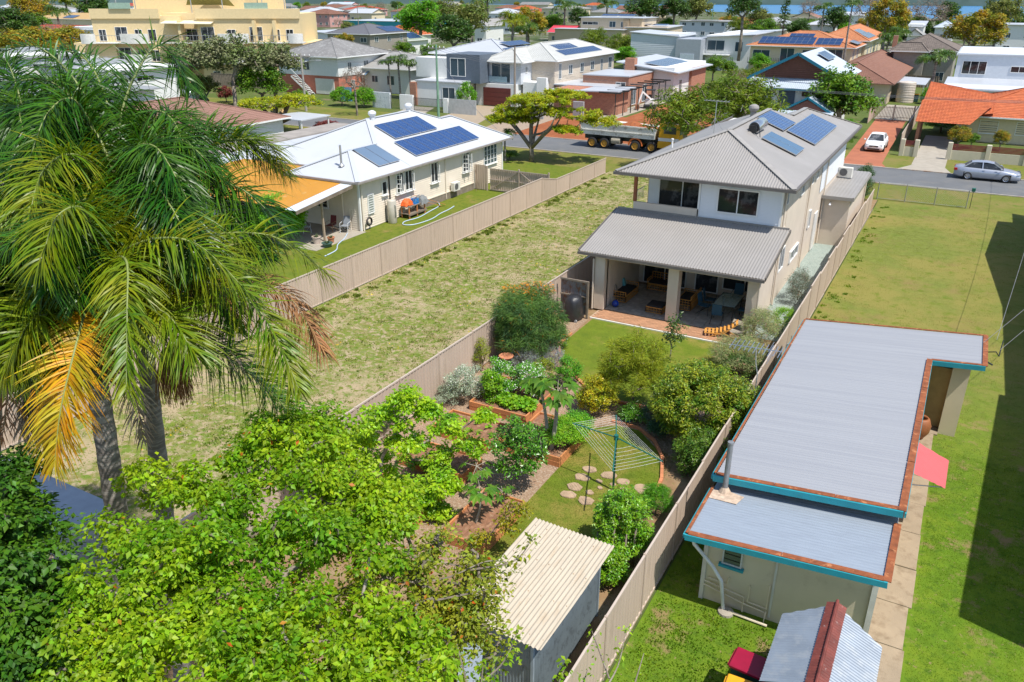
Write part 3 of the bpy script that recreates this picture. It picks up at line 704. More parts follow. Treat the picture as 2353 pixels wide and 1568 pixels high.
for p, q in (((X0, Y0 - .05, 5.92), (X1, Y0 - .05, 5.92)), ((X1 + .05, Y0 - .1, 5.92), (X1 + .05, Y1, 5.92)), ((X0 - .05, Y0 - .1, 5.92), (X0 - .05, Y1, 5.92))): b.bar(p, q, .12, .14)
b.build('gutter', darkgut, H)
b = MB(); b.corr([(-6.75, 49.9, 3.02), (-4.95, 49.9, 3.02), (-4.95, 58.0, 3.1), (-6.75, 58.0, 3.1)], (0, 1, 0), .2, .008)
b.build('garage_roof', greyroof, H); b = MB(); b.bar((-6.75, 49.86, 2.93), (-4.9, 49.86, 2.93), .1, .2); b.bar((-4.92, 49.8, 2.93), (-4.92, 58, 2.93), .1, .2); b.build('garage_gutter', greyroof, H)
for pp in [[(-6.6, y, .05), (-6.6, y, 5.7), (-6.3, y, 5.9)] for y in (44.6, 38.0, 50.0)] + [[(-5.02, 57, .1), (-5.02, 57, 2.9)], [(-14.05, 33.15, .1), (-14.05, 33.15, 2.6)], [(-6.45, 33.7, .1), (-6.45, 33.6, 2.7)]]:
    b = MB(); b.tube(pp, .045, 8); b.build('downpipe', beige, H)
b = MB(); b.box(-13.95, -13.8, 37.6, 37.75, 4.4, 5.95); b.build('balcony_post', M('red_timber', (.3, .1, .04), .6, .2), H)
b = MB()
for k in range(7): b.tube([(-13.9, 37.9 + k * .18, 4.35), (-13.9, 37.9 + k * .18, 4.85)], .012, 5)
b.tube([(-13.9, 37.75, 4.88), (-13.9, 39.1, 4.88)], .02, 6); b.build('balcony_rail', steel, H)
b = MB(); b.tube([(-6.16, 50.05, 2.62), (-6.16, 49.9, 2.66), (-6.16, 49.8, 2.6)], .03, 8); b.lathe([(.02, .0), (.05, -.02), (.12, -.1), (.1, -.1)], (-6.16, 49.78, 2.62), 12); b.build('wall_lamp', chrome, H)
# patio tiles and paving bricks
til = M('patio_tile', (.34, .3, .25), .5, .15, 4, rnd=.16, col2=(.44, .4, .34), c2=(.5, .65), c2s=3)
tb = MB(); tb.bbox(-.292, .292, -.292, .292, -.03, 0, .004); tme = tb.mesh('tile', til)
b = MB(); b.box(-13.5, -6.9, 33.42, 38, 0, .07); b.build('patio_slab', concrete, H)
for i in range(11):
    for j in range(8):
        x, y = -13.2 + i * .6, 33.72 + j * .6
        if y < 37.9: inst('tile', tme, H, (x + 10.4, y - 33, .1), (0, 0, 0))
pave = thing('paved_strip', 'strip of salmon brick paving between the patio and the lawn', 'paving', (-13.7, 32.3, 0))
pm = M('salmon_paver', (.42, .22, .12), .85, .12, 5, rnd=.16)
tb = MB(); tb.bbox(-.113, .113, -.055, .055, -.02, .03, .004); pme = tb.mesh('paver', pm)
b = MB(); b.box(-13.75, -7.0, 32.2, 33.38, -.02, .035); b.build('bedding', M('sand_bed', (.42, .3, .2), .95), pave)
k = 0
for j in range(9):
    for i in range(30):
        x = -13.55 + i * .232 + (.116 if j % 2 else 0)
        if x < -7.1: inst('paver', pme, pave, (x + 13.7, .03 + j * .124, .03), (0, 0, 0)); k += 1
b = MB(); b.box(-13.7, -7.1, 32.12, 32.2, 0, .06); b.build('edging', offwhite, pave)
# solar things on the roof (fixed to the house)
sol = gridmat('solar_cells', (.01, .04, .15), (.13, .22, .38), 6, 10, 1.0, 1.65, .045, .15, .5)
_sp = {}
_dc = [sol]
def solar(parent, org, ux, uy, nx, ny, w, l, cells=None, name='solar_panel', gap=.02):
    """array on a roof plane: org lower corner in parent coordinates, ux along eave, uy up slope (unit vectors)"""
    cells = cells or _dc[0]; k = (w, l, cells.name)
    if k not in _sp:
        p = MB(); t = .028
        p.box(-w / 2 + t, w / 2 - t, -l / 2 + t, l / 2 - t, .03, .042)
        m = MB()
        for a0, a1, c0, c1 in ((-w / 2, w / 2, -l / 2, -l / 2 + t), (-w / 2, w / 2, l / 2 - t, l / 2), (-w / 2, -w / 2 + t, -l / 2 + t, l / 2 - t), (w / 2 - t, w / 2, -l / 2 + t, l / 2 - t)): m.box(a0, a1, c0, c1, 0, .048)
        q = MB(); q.v = p.v + m.v; q.f = p.f + [[i + len(p.v) for i in f] for f in m.f]; q.m = [0] * len(p.f) + [1] * len(m.f)
        _sp[k] = q.mesh(name, [cells, chrome])
    ux = Vector(ux).normalized(); uy = Vector(uy).normalized(); uz = ux.cross(uy)
    mt = Matrix((ux, uy, uz)).transposed().to_4x4(); e = mt.to_euler(); org = Vector(org)
    for i in range(nx):
        for j in range(ny):
            inst(name, _sp[k], parent, org + ux * ((i + .5) * (w + gap)) + uy * ((j + .5) * (l + gap)) + uz * .08, e)
ue = (0, 1, 0); us = (-1, 0, tn)
solar(H, (-7.0 + 10.4, 46.4 - 33, zE_(-7.0)), ue, us, 7, 1, 1.05, 1.72)
solar(H, (-8.67 + 10.4, 46.0 - 33, zE_(-8.67)), ue, us, 3, 1, 1.05, 1.6)
colm = gridmat('collector_glass', (.02, .06, .14), (.06, .12, .2), 8, 1, 1.0, 99, .06, .06, .8)
solar(H, (-7.2 + 10.4, 42.25 - 33, zE_(-7.2)), ue, us, 2, 1, 1.05, 1.95, colm, 'solar_collector')
b = MB(); c = Vector((-9.5, 43.6, zE_(-9.5) + .3))
b.lathe([(.27, -.9), (.3, -.85), (.3, .85), (.25, .92), (0, .95)], c, 20, axis='y'); b.build('solar_hot_water_tank', chrome, H, smooth=True)
b = MB(); b.tube([c + Vector((0, -.95, 0)), c + Vector((.3, -1.0, -.05)), (-9.05, 42.2, zE_(-9.05) + .1)], .02, 6); b.lathe([(0, -.91), (.27, -.91)], c, 20, axis='y'); b.tube([c + Vector((.1, -1.0, .1)), c + Vector((.15, -1.05, -.3))], .03, 6)
b.tube([c + Vector((0, -.93, .1)), c + Vector((-.2, -1.1, .1)), c + Vector((-.25, -1.1, -.2))], .02, 6)
b.build('tank_pipes', black, H)
def ventilator(parent, p, m=steel, s=1.0):
    b = MB(); b.lathe([(.17 * s, -.25), (.17 * s, .1), (.14 * s, .12)], p, 16); b.build('vent_collar', m, parent)
    b = MB(); n = 18; 
    pr = [(.16, .1), (.26, .2), (.3, .32), (.26, .44), (.12, .52), (0, .54)]
    b.lathe([(r * s * (1), z) for r, z in pr], p, n); o = b.build('ventilator', m, parent)
    return o
ventilator(H, (-10.9, 48.3, zr - .1), greyroof)
b = MB(); b.tube([(-11.6, 42.8, 7.1), (-11.6, 42.8, 8.9)], .022, 6); b.tube([(-12.3, 42.9, 8.85), (-10.9, 42.7, 8.85)], .014, 5)
for k in range(7): b.tube([(-12.2 + k * .2, 42.6 - (k % 3) * .03, 8.87), (-12.2 + k * .2, 43.15, 8.87)], .008, 4)
for a in (0, 2.1, 4.2): b.tube([(-11.6, 42.8, 8.0), (-11.6 + cos(a) * .5, 42.8 + sin(a) * .5, 7.35)], .008, 4)
b.build('tv_antenna', steel, H)
b = MB(); b.tube([(-13.4, 41.5, 6.2), (-13.4, 41.5, 6.9)], .05, 8); b.tube([(-13.4, 41.5, 6.9), (-13.4, 41.5, 6.98)], .07, 8); b.build('vent_pipe', white, H)
def aircon(parent, loc, rz=0, name='air_conditioner'):
    b = MB(); b.bbox(-.42, .42, -.16, .16, 0, .62, .015); o = b.build(name, offwhite, parent, world=False); o.location = loc; o.rotation_euler = (0, 0, rz)
    g = MB(); g.add([(.0 + .24 * cos(2 * pi * k / 18) - .1, -.165, .31 + .24 * sin(2 * pi * k / 18)) for k in range(18)], [tuple(range(18))])
    for k in range(5): g.box(-.36, .16, -.172, -.166, .1 + k * .1, .112 + k * .1)
    g.build('fan_grille', M('grille', (.12, .12, .12), .5), o, world=False); return o
aircon(H, (-6.2 + 10.4, 55.3 - 33, 3.15), -.1)
b = MB(); b.box(-14.2, -13.7, 31.6, 33.1, -.01, .02); 

# -------- patio furniture
wick = M('orange_cane', (.6, .28, .06), .55, .15, 5); cush = M('black_cushion', (.02, .02, .022), .8, .1, 5); aqua = M('aqua_cushion', (.15, .45, .5), .85, .1); 
def lattice(b, p, ud, w, h, n, m, r=.014):
    p = Vector(p); ud = Vector(ud)
    for i in range(n + 1): b.bar(p + ud * (w * i / n), p + ud * (w * i / n) + Vector((0, 0, h)), r * (2 if i in (0, n) else 1))
    for j in range(m + 1): b.bar(p + Vector((0, 0, h * j / m)), p + ud * w + Vector((0, 0, h * j / m)), r * (2 if j in (0, m) else 1))
def sofa(loc, rz, w, label, d=.8, pillows=()):
    t = thing('cane_sofa', label, 'sofa', loc, rz)
    b = MB()
    lattice(b, (-w / 2, 0, .08), (1, 0, 0), w, .3, int(w / .13), 2); lattice(b, (-w / 2, d, .08), (1, 0, 0), w, .68, int(w / .13), 5)
    b.build('frame', wick, t, world=False)
    for x in (-w / 2, w / 2):
        b = MB(); lattice(b, (x, 0, .08), (0, 1, 0), d, .5, 6, 4); b.build('arm', wick, t, world=False)
    b = MB(); b.box(-w / 2 + .02, w / 2 - .02, .02, d - .02, .3, .33); b.build('seat_base', wick, t, world=False)
    n = max(1, int(round(w / .85)))
    for k in range(n):
        b = MB(); a = -w / 2 + .04 + k * (w - .08) / n; b.bbox(a + .01, a + (w - .08) / n - .01, .05, d - .08, .33, .45, .03); b.build('cushion', cush, t, world=False)
    for x, m in pillows:
        q = MB(); q.bbox(-.22, .22, -.07, .07, 0, .42, .05); q = q.build('pillow', m, t, world=False); q.location = (x, d - .2, .46); q.rotation_euler = (-.3, .1, .2)
    return t
sofa((-12.85, 35.3, .1), pi / 2 + 0, 1.7, 'long orange cane sofa with black seats and an aqua pillow on the patio', pillows=[(.5, aqua), (-.6, M('brown_pillow', (.3, .25, .2), .9))])
sofa((-11.9, 36.9, .1), 0, 1.5, 'orange cane sofa against the back wall of the patio', pillows=[])
sofa((-10.55, 35.7, .1), -pi / 2, 1.6, 'orange cane sofa behind the middle patio pillar')
t = thing('cane_ottoman', 'low orange cane stool with black cushion in front of the middle patio pillar', 'stool', (-11.2, 34.3, .1))
b = MB(); 
for y in (-.4, .4): lattice(b, (-.4, y, .05), (1, 0, 0), .8, .25, 6, 2)
for x in (-.4, .4): lattice(b, (x, -.4, .05), (0, 1, 0), .8, .25, 6, 2)
b.build('frame', wick, t, world=False); b = MB(); b.bbox(-.38, .38, -.38, .38, .3, .4, .03); b.build('cushion', cush, t, world=False)
chairblue = M('blue_chair_fabric', (.02, .09, .15), .7, .1); dmetal = M('dark_metal', (.05, .06, .06), .4, .1, metal=.5)
t = thing('outdoor_table', 'rectangular glass topped table with dark frame on the right side of the patio', 'table', (-8.15, 35.6, .1))
b = MB(); b.box(-.5, .5, -.9, .9, .7, .715); b.build('glass_top', clearglass('table_glass'), t, world=False)
b = MB(); 
for p, q in (((-.5, -.9), (.5, -.9)), ((.5, -.9), (.5, .9)), ((.5, .9), (-.5, .9)), ((-.5, .9), (-.5, -.9))): b.bar((*p, .69), (*q, .69), .035)
b.build('frame', dmetal, t, world=False)
for x in (-.42, .42):
    for y in (-.8, .8): b = MB(); b.bar((x, y, 0), (x, y, .68), .035); b.build('leg', dmetal, t, world=False)
def dchair(loc, rz, label, fab=chairblue, met=dmetal, name='patio_chair', group='blue sling chairs round the glass table'):
    t = thing(name, label, 'chair', loc, rz, group)
    b = MB(); b.box(-.23, .23, -.24, .22, .42, .445); b.build('seat', fab, t, world=False)
    b = MB(); b.add([(-.23, .23, .45), (.23, .23, .45), (.21, .34, .98), (-.21, .34, .98), (-.23, .25, .45), (.23, .25, .45), (.21, .36, .98), (-.21, .36, .98)], [(3, 2, 1, 0), (4, 5, 6, 7), (0, 1, 5, 4), (2, 3, 7, 6), (1, 2, 6, 5), (3, 0, 4, 7)]); b.build('backrest', fab, t, world=False)
    for s in (-1, 1):
        b = MB(); b.tube([(s * .26, -.26, 0), (s * .26, -.24, .62), (s * .26, .26, .66)], .014, 6); b.build('armrest', met, t, world=False)
        b = MB(); b.tube([(s * .24, -.2, .43), (s * .25, .34, 0)], .014, 6); b.build('leg', met, t, world=False)
    return t
dchair((-9.1, 35.1, .1), -pi / 2 - .15 + pi, 'blue sling chair on the left of the glass table, nearer one'); dchair((-9.12, 35.95, .1), pi / 2 + .1, 'blue sling chair on the left of the glass table, farther one')
dchair((-8.3, 34.3, .1), pi + .1, 'blue sling chair at the near end of the glass table'); dchair((-8.1, 37.0, .1), 0, 'blue sling chair at the far end of the glass table')
dchair((-7.35, 35.4, .1), -pi / 2, 'blue sling chair on the right of the glass table'); 
t = thing('sling_lounge', 'orange timber slatted lounge chair at the right corner of the patio paving', 'lounge chair', (-7.65, 33.0, .03), .25)
b = MB()
for k in range(9):
    a = k / 8; b.bar((-.75 + a * 1.3, -.28, .18 + .5 * a ** 2), (-.75 + a * 1.3, .28, .18 + .5 * a ** 2), .1, .02)
b.build('slats', wick, t, world=False)
b = MB(); 
for s in (-.28, .28): b.bar((-.75, s, .2), (.0, s, .2), .04); b.bar((0, s, .2), (.6, s, .74), .04); b.bar((-.6, s, 0), (.3, s, .45), .035); b.bar((.5, s, 0), (-.1, s, .3), .035)
b.build('frame', wick, t, world=False)
b = MB(); b.lathe([(0, 0), (.1, .01), (.17, .1), (.17, .2), (.1, .3), (.04, .33), (0, .33)], (-13.15, 33.9, .1), 16); tag(b.build('garden_ball', M('blue_ceramic', (.01, .05, .35), .15), smooth=True), 'shiny cobalt blue ceramic ball at the left patio pillar', 'ornament')
# barbecue under a black cover
t = thing('covered_barbecue', 'barbecue under a loose black cover beside the corrugated screen', 'barbecue', (-14.35, 31.7, 0))
b = MB(); n = 20; vs = []; prof = [(.0, .52), (.15, .56), (.5, .55), (.85, .5), (1.02, .42), (1.12, .25), (1.15, .05)]
for z, r in prof:
    for k in range(n):
        a = 2 * pi * k / n; q = r * (1 + .07 * sin(a * 6 + z * 3)); vs.append((q * cos(a) * .8, q * sin(a) * .95, z + .06))
b.add(vs, [(i * n + k, i * n + (k + 1) % n, (i + 1) * n + (k + 1) % n, (i + 1) * n + k) for i in range(len(prof) - 1) for k in range(n)] + [tuple(range((len(prof) - 1) * n, len(prof) * n))])
b.build('cover', M('black_cover', (.025, .025, .028), .35, .2, 5, bump=.6, bs=14), t, world=False, smooth=True)
b = MB(); 
for x, y in ((-.3, -.4), (.3, -.4), (.3, .4)): b.lathe([(0, -.03), (.07, -.03), (.07, .03), (0, .03)], (x, y, .07), 10, axis='y')
b.build('wheels', grey, t, world=False)
t = thing('screen_panel', 'old corrugated iron screen in a timber frame at the left patio corner', 'screen', (-14.6, 32.05, 0))
b = MB(); b.corr([(-15.2, 32.05, .15), (-13.85, 32.05, .15), (-13.85, 32.05, 1.75), (-15.2, 32.05, 1.75)], (0, 0, 1), .09, .014); b.build('sheet', M('rusty_iron', (.22, .22, .23), .5, .2, 3, col2=(.22, .1, .05), c2=(.5, .6), c2s=4, metal=.3), t)
b = MB(); b.bar((-15.2, 32, 1.8), (-13.75, 32, 1.8), .08); b.bar((-13.8, 32, 0), (-13.8, 32, 1.8), .09); b.bar((-15.2, 32, 1.05), (-13.8, 32, 1.05), .06); b.build('frame', oldwood, t)
# hose reel on the fence, white ornament
t = thing('hose_reel', 'grey garden hose reel hanging on the beige fence by the zinc roof', 'hose reel', (-4.5, 31.3, .75))
b = MB(); 
for k in range(4): b.lathe([(.16 + .025 * k, -.06), (.19 + .025 * k, 0), (.16 + .025 * k, .06)], (0, 0, 0), 18, axis='y')
b.build('coil', M('hose_grey', (.25, .26, .25), .5), t, world=False); b = MB(); b.lathe([(0, -.09), (.25, -.09), (.25, -.07), (0, -.07)], (0, 0, 0), 18, axis='y'); b.tube([(0, 0, 0), (0, 0, .6)], .02, 6); b.build('bracket', steel, t, world=False)
b = MB(); b.box(-4.5, -4.35, 30.6, 30.75, .3, .36); tag(b.build('tap_timer', M('green_plastic', (.03, .45, .3), .4)), 'small bright green tap fitting below the hose reel', 'tap')
t = thing('tap_post', 'short dark timber post standing behind the zinc roof by the fence', 'post', (-4.2, 30.5, 0)); b = MB(); b.bbox(-.05, .05, -.05, .05, 0, .45, .01); b.build('post', oldwood, t, world=False); b = MB(); b.tube([(0, -.05, .38), (0, -.12, .38), (0, -.12, .32)], .015, 6); b.build('tap', chrome, t, world=False)
t = thing('garden_statue', 'small white statue standing in the shrubs by the right patio pillar', 'statue', (-6.5, 32.9, 0))
b = MB(); b.lathe([(0, 0), (.16, 0), (.16, .08), (.1, .12), (.12, .3), (.15, .45), (.1, .6), (.05, .66)], (0, 0, 0), 12); b.build('body', white, t, world=False, smooth=True); b = MB(); b.lathe([(0, .64), (.07, .68), (.09, .76), (.06, .84), (0, .87)], (0, 0, 0), 12); b.tube([(.12, 0, .5), (.24, -.05, .42), (.2, -.12, .55)], [.04, .03, .03], 6); b.build('head_and_arm', white, t, world=False, smooth=True)
# ================================================================== left weatherboard house
LH = thing('weatherboard_house', 'cream weatherboard house with white steel roof and solar panels behind the long fence', 'house', (-32.6, 38.6, 0))
def lw(x, y, d): return ((x + 32.6, y - 38.6), d)
b = MB(); b.box(-43, -32.6, 41.3, 56.8, .45, 3.35); b.box(-37.5, -32.6, 38.7, 41.3, .0, 3.35); b.build('wall', cream, LH)
b = MB(); b.lap((-32.595, 38.7), (-32.595, 56.8), .05, 3.3, (1, 0), .15, .028); b.lap((-37.5, 38.695), (-32.6, 38.695), .05, 3.3, (0, -1), .15, .028); b.lap((-43, 41.29), (-37.5, 41.29), .05, 3.3, (0, -1), .15, .028); b.lap((-43, 56.81), (-32.6, 56.81), .4, 3.3, (0, 1), .15, .028)
tag(b.build('weatherboards', cream, LH), kind='stuff')
b = MB(); b.box(-32.63, -32.5, 38.6, 38.72, 0, 3.3); b.box(-32.63, -32.5, 56.75, 56.87, .3, 3.3); b.build('corner_stop', white, LH)
b = MB()
for k in range(100):
    y = 44.6 + k * .09
    if y < 52.4: b.box(-32.56, -32.53, y, y + .055, .0, .52 + .0)
tag(b.build('base_battens', M('grey_batten', (.3, .25, .2), .9, .2), LH), kind='stuff')
b = MB(); b.box(-32.58, -32.5, 44.5, 52.4, .5, .58); b.build('base_rail', cream, LH)
window(LH, lw(-32.56, 39.75, 'E'), 0, .95, .62, 1.25, 'louvre', pane=glassmat('louvre_glass', (.3, .33, .3), .2), name='louvre_window')
window(LH, lw(-32.56, 41.25, 'E'), 0, 1.85, .55, .9, 'sill')
def casement(y0, y1, z, h, open_=(0, 1)):
    w = y1 - y0; o = window(LH, lw(-32.56, (y0 + y1) / 2, 'E'), 0, z, w, h, 'slide', name='window')
    for s in open_:
        k = ('sash', round(w / 2, 2), h)
        if k not in _win:
            f = MB(); ww = w / 2 - .06; t = .05
            for a in (0, ww - t): f.box(a, a + t, -.02, .02, 0, h - .1)
            for q in range(5): f.box(t, ww - t, -.018, .018, q * (h - .1 - t) / 4, q * (h - .1 - t) / 4 + t * .8)
            p = MB(); p.box(t, ww - t, -.004, .004, t, h - .1 - t); _win[k] = (f.mesh('sash', white), p.mesh('pane', glass))
        sg = 1 if s == 0 else -1
        sh = inst('sash', _win[k][0], o, (-sg * (w / 2 - .03), -.07, .05), (0, 0, -1.1 if s == 0 else pi + 1.0)); 
        _sashp.append((sh, _win[k][1]))
_sashp = []
casement(42.5, 43.35, 1.65, 1.35, (0,)); casement(43.5, 44.35, 1.65, 1.35, (1,)); casement(46.6, 47.45, 1.6, 1.4, (1,)); casement(50.75, 51.75, 1.6, 1.4, (0, 1))
w4 = window(LH, lw(-32.56, 54.9, 'E'), 0, 1.55, 2.0, 1.5, 'bars', pane=glassb)
b = MB(); 
for q in (-.5, 0, .5): b.box(q - .03, q + .03, -.08, 0, .05, 1.45)
b.build('mullion', white, w4, world=False)
for (y0, z) in ((42.9, 1.6), (43.95, 1.6), (47.05, 1.55), (51.25, 1.55)):
    b = MB(); b.box(-32.6, -32.38, y0 - .55, y0 + .55, z - .04, z); b.build('window_sill', white, LH)
z0, t2 = 3.3, .42
def zL(x): return z0 + (-32.1 - x) * t2
b = MB(); cp = (.11, .013)
A1 = (-35.05, 41.05, zL(-35.05)); B1 = (-35.05, 43.75, zL(-35.05)); T1 = (-37.8, 46.5, zL(-37.8)); T2 = (-37.8, 51.8, zL(-37.8)); V2 = (-36.2, 53.4, zL(-36.2)); T3 = (-36.2, 54.9, zL(-36.2))
b.corr([(-32.1, 38.1, z0), (-32.1, 43.75, z0), B1, A1], (1, 0, 0), *cp)
b.corr([(-32.1, 43.75, z0), (-32.1, 51.8, z0), T2, T1, B1], (1, 0, 0), *cp)
b.corr([(-32.1, 51.8, z0), (-32.1, 53.4, z0), V2, T2], (1, 0, 0), *cp)
b.corr([(-32.1, 53.4, z0), (-32.1, 57.7, z0), T3, V2], (1, 0, 0), *cp)
b.corr([(-38, 38.1, z0), (-32.1, 38.1, z0), A1], (0, 1, 0), *cp)
b.corr([(-38, 38.1, z0), A1, B1, (-38, 40.8, z0)], (1, 0, 0), *cp)
b.corr([(-43.5, 40.8, z0), (-38, 40.8, z0), B1, T1], (0, 1, 0), *cp)
b.add([(-43.5, 40.8, z0), T1, T2, (-43.5, 57.5, z0), V2, T3, (-40.3, 57.6, z0), (-32.1, 57.7, z0)], [(0, 1, 2, 3), (2, 4, 6, 3), (4, 5, 6), (5, 7, 6)])
b.build('roof', whiteroof, LH, smooth=True)
b = MB()
for p, q in ((A1, B1), (B1, T1), (T1, T2), (T2, V2), (V2, T3), ((-32.1, 38.1, z0), A1), ((-38, 38.1, z0), A1), (T3, (-32.1, 57.7, z0)), ((-43.5, 40.8, z0), T1)):
    b.bar(Vector(p) + Vector((0, 0, .035)), Vector(q) + Vector((0, 0, .035)), .28, .03)
b.build('ridge_cap', whiteroof, LH)
b = MB()
for p, q in (((-32.05, 38.0, 3.24), (-32.05, 57.8, 3.24)), ((-38.1, 38.03, 3.24), (-32.0, 38.03, 3.24)), ((-43.6, 40.75, 3.24), (-38.1, 40.75, 3.24))): b.bar(p, q, .12, .12)
b.build('gutter', M('lh_gutter', (.3, .27, .25), .5), LH)
b = MB(); b.box(-32.6, -32.1, 38.1, 57.6, 3.16, 3.19); b.box(-37.9, -32.6, 38.1, 38.7, 3.16, 3.19); b.build('eave_lining', white, LH)
uw = (-1, 0, t2)
solar(LH, (-32.85 + 32.6, 45.35 - 38.6, zL(-32.85)), ue, uw, 8, 1, 1.03, 2.0); solar(LH, (-35.0 + 32.6, 45.95 - 38.6, zL(-35.0)), ue, uw, 5, 1, 1.03, 2.0)
colg = M('grey_collector', (.13, .19, .27), .25, .06, .5, spec=.8)
solar(LH, (-32.85 + 32.6, 41.2 - 38.6, zL(-32.85)), ue, uw, 2, 1, 1.12, 2.25, colg, 'solar_collector')
ventilator(LH, (-37.6, 46.8, 5.75), M('white_ventilator', (.65, .66, .67), .4, .05)); ventilator(LH, (-37.8, 51.5, 5.75), M('white_ventilator', (.65, .66, .67), .4, .05))
b = MB(); b.tube([(-34.4, 39.4, 3.8), (-34.4, 39.4, 5.2)], .07, 10); b.lathe([(.2, -.02), (.12, .08), (.08, .12)], (-34.4, 39.4, 3.92), 12); b.build('flue_pipe', steel, LH)
b = MB(); b.tube([(-32.5, 41.75, .2), (-32.5, 41.75, 3.1)], .045, 8); b.build('black_downpipe', black, LH)
b = MB(); b.tube([(-32.48, 38.85, 0), (-32.48, 38.85, 3.0)], .05, 8); b.tube([(-33.9, 38.6, 0), (-33.9, 38.6, 3.0)], .05, 8); b.tube([(-32.5, 48.45, .1), (-32.5, 48.45, 3.0)], .03, 8); b.tube([(-33.3, 38.55, 0), (-33.3, 38.55, 1.4), (-32.9, 38.55, 1.4)], .025, 6); b.build('downpipe', cream, LH)
# yellow patio roof
b = MB(); yel = M('yellow_roof_sheet', (.46, .21, .02), .6, .06, .6, col2=(.5, .34, .14), c2=(.6, .75), c2s=2.2)
b.corr([(-44.5, 33.2, 2.62), (-33.35, 33.2, 2.62), (-33.35, 38.0, 3.14), (-44.5, 38.0, 3.14)], (0, 1, 0), .15, .008); b.corr([(-44.5, 38.0, 3.14), (-38.15, 38.0, 3.14), (-38.15, 40.75, 3.2), (-44.5, 40.75, 3.2)], (0, 1, 0), .15, .008)
tag(b.build('patio_roof', yel, LH), 'faded yellow patio roof sheets')
b = MB(); b.corr([(-33.35, 33.0, 2.6), (-32.5, 33.0, 2.6), (-32.5, 37.95, 3.14), (-33.35, 37.95, 3.14)], (0, 1, 0), .15, .01); b.build('clear_roof_strip', M('pale_sheet', (.55, .6, .66), .3, .05), LH)
b = MB(); b.bar((-32.45, 32.95, 2.5), (-32.45, 38, 3.05), .06, .2); b.build('barge_board', oldwood, LH)
b = MB()
for x in (-33.1, -38, -43): b.bar((x, 35.8, 0), (x, 35.8, 2.75), .11)
b.bar((-44.4, 35.8, 2.72), (-32.6, 35.8, 2.72), .08, .16); b.build('patio_post', M('brown_post', (.36, .28, .2), .7), LH)
window(LH, lw(-35.6, 38.66, 'S'), 0, 1.2, .9, 1.1, 'bars', name='window')
ac = aircon(LH, (-32.3 + 32.6, 49.4 - 38.6, .55), pi / 2)
b = MB(); b.box(-38, -32.2, 34.0, 38.7, -.02, .02); o = b.build('patio_slab', concretel, LH)
b = MB(); b.box(-44.5, -38, 33.5, 41, -.02, .016); b.build('patio_slab', concretel, LH)
# neighbours' flat roofs left of it
t = thing('flat_roof_annex', 'low white and grey flat roof running behind the yellow patio roof', 'building', (-46, 48, 0))
b = MB(); b.box(-47.6, -43.7, 37, 57, 0, 2.95); b.build('wall', offwhite, t); b = MB(); b.corr([(-47.7, 36.8, 3.1), (-43.65, 36.8, 2.95), (-43.65, 57.2, 2.95), (-47.7, 57.2, 3.1)], (1, 0, 0), .15, .01); b.build('roof', whiteroof, t)
b = MB(); b.box(-50.3, -47.75, 36.8, 57.2, 0, 3.22); b.build('parapet_roof', M('weathered_parapet', (.3, .27, .24), .9, .15, 1), t)
# things along the wall
t = thing('hot_water_cylinder', 'tall cream hot water cylinder against the weatherboard wall', 'water heater', (-32.1, 41.35, 0))
b = MB(); b.lathe([(0, 0), (.28, 0), (.3, .03), (.3, 1.48), (.27, 1.54), (0, 1.58)], (0, 0, 0), 22); b.build('tank', M('beige_tank', (.52, .48, .41), .5), t, world=False, smooth=True)
b = MB(); b.tube([(.3, -.1, .4), (.36, -.1, .5), (.36, -.1, 1.2), (.3, -.1, 1.25)], .02, 6); b.tube([(.3, .12, .3), (.4, .2, .35), (.4, .2, .6)], .02, 6); b.tube([(-.3, -.1, 1.5), (-.45, -.1, 1.6), (-.45, -.1, .1)], .02, 6); b.build('pipes', dmetal, t, world=False)
t = thing('timber_bench', 'rough timber work bench piled with boxes beside the water cylinder', 'bench', (-32.0, 43.6, 0))
b = MB(); 
for k in range(4): b.box(-.35, .35, -.95 + k * .48, -.5 + k * .48, .78, .82)
b.build('top', oldwood, t, world=False); b = MB(); b.box(-.33, .33, -1.0, 1.0, .3, .33); b.bar((.34, -1.0, .25), (.34, 1.1, .25), .05, .1); b.build('shelf', oldwood, t, world=False)
for x in (-.3, .3):
    for y in (-.9, 0, .9): b = MB(); b.bar((x, y, 0), (x, y, .78), .07); b.build('leg', timber, t, world=False)
b = MB(); vs = []; 
def crumple(name, m, c, s, seed, label, cat):
    rr = random.Random(seed); n = 9; b = MB(); vs = []
    for i in range(n):
        for j in range(n):
            u, v = i / (n - 1) - .5, j / (n - 1) - .5; z = s[2] * (1 - (2 * u) ** 4) * (1 - (2 * v) ** 4) + rr.uniform(-.09, .09) * s[2] * 2
            vs.append((c[0] + u * s[0] + rr.uniform(-.03, .03), c[1] + v * s[1] + rr.uniform(-.03, .03), c[2] + max(0, z)))
    b.add(vs, [(i * n + j, (i + 1) * n + j, (i + 1) * n + j + 1, i * n + j + 1) for i in range(n - 1) for j in range(n - 1)])
    return tag(b.build(name, m), label, cat)
crumple('orange_tarp', M('orange_tarp', (.75, .13, .02), .6, .1), (-32.1, 43.0, .84), (.6, .8, .4), 1, 'crumpled orange tarpaulin on the near end of the timber bench', 'tarpaulin')
crumple('grey_tarp', M('grey_tarp', (.19, .2, .2), .7, .2), (-31.95, 44.5, .7), (.9, .9, .5), 2, 'grey tarpaulin hanging over the far end of the timber bench', 'tarpaulin')
b = MB(); b.add([(-31.62, 44.2, .3), (-31.6, 44.9, .35), (-31.7, 45.0, 1.0), (-31.7, 44.1, 1.0)], [(0, 1, 2, 3)]); 
t = thing('blue_crate', 'blue plastic crate in the middle of the timber bench', 'crate', (-31.95, 43.7, .82))
b = MB(); 
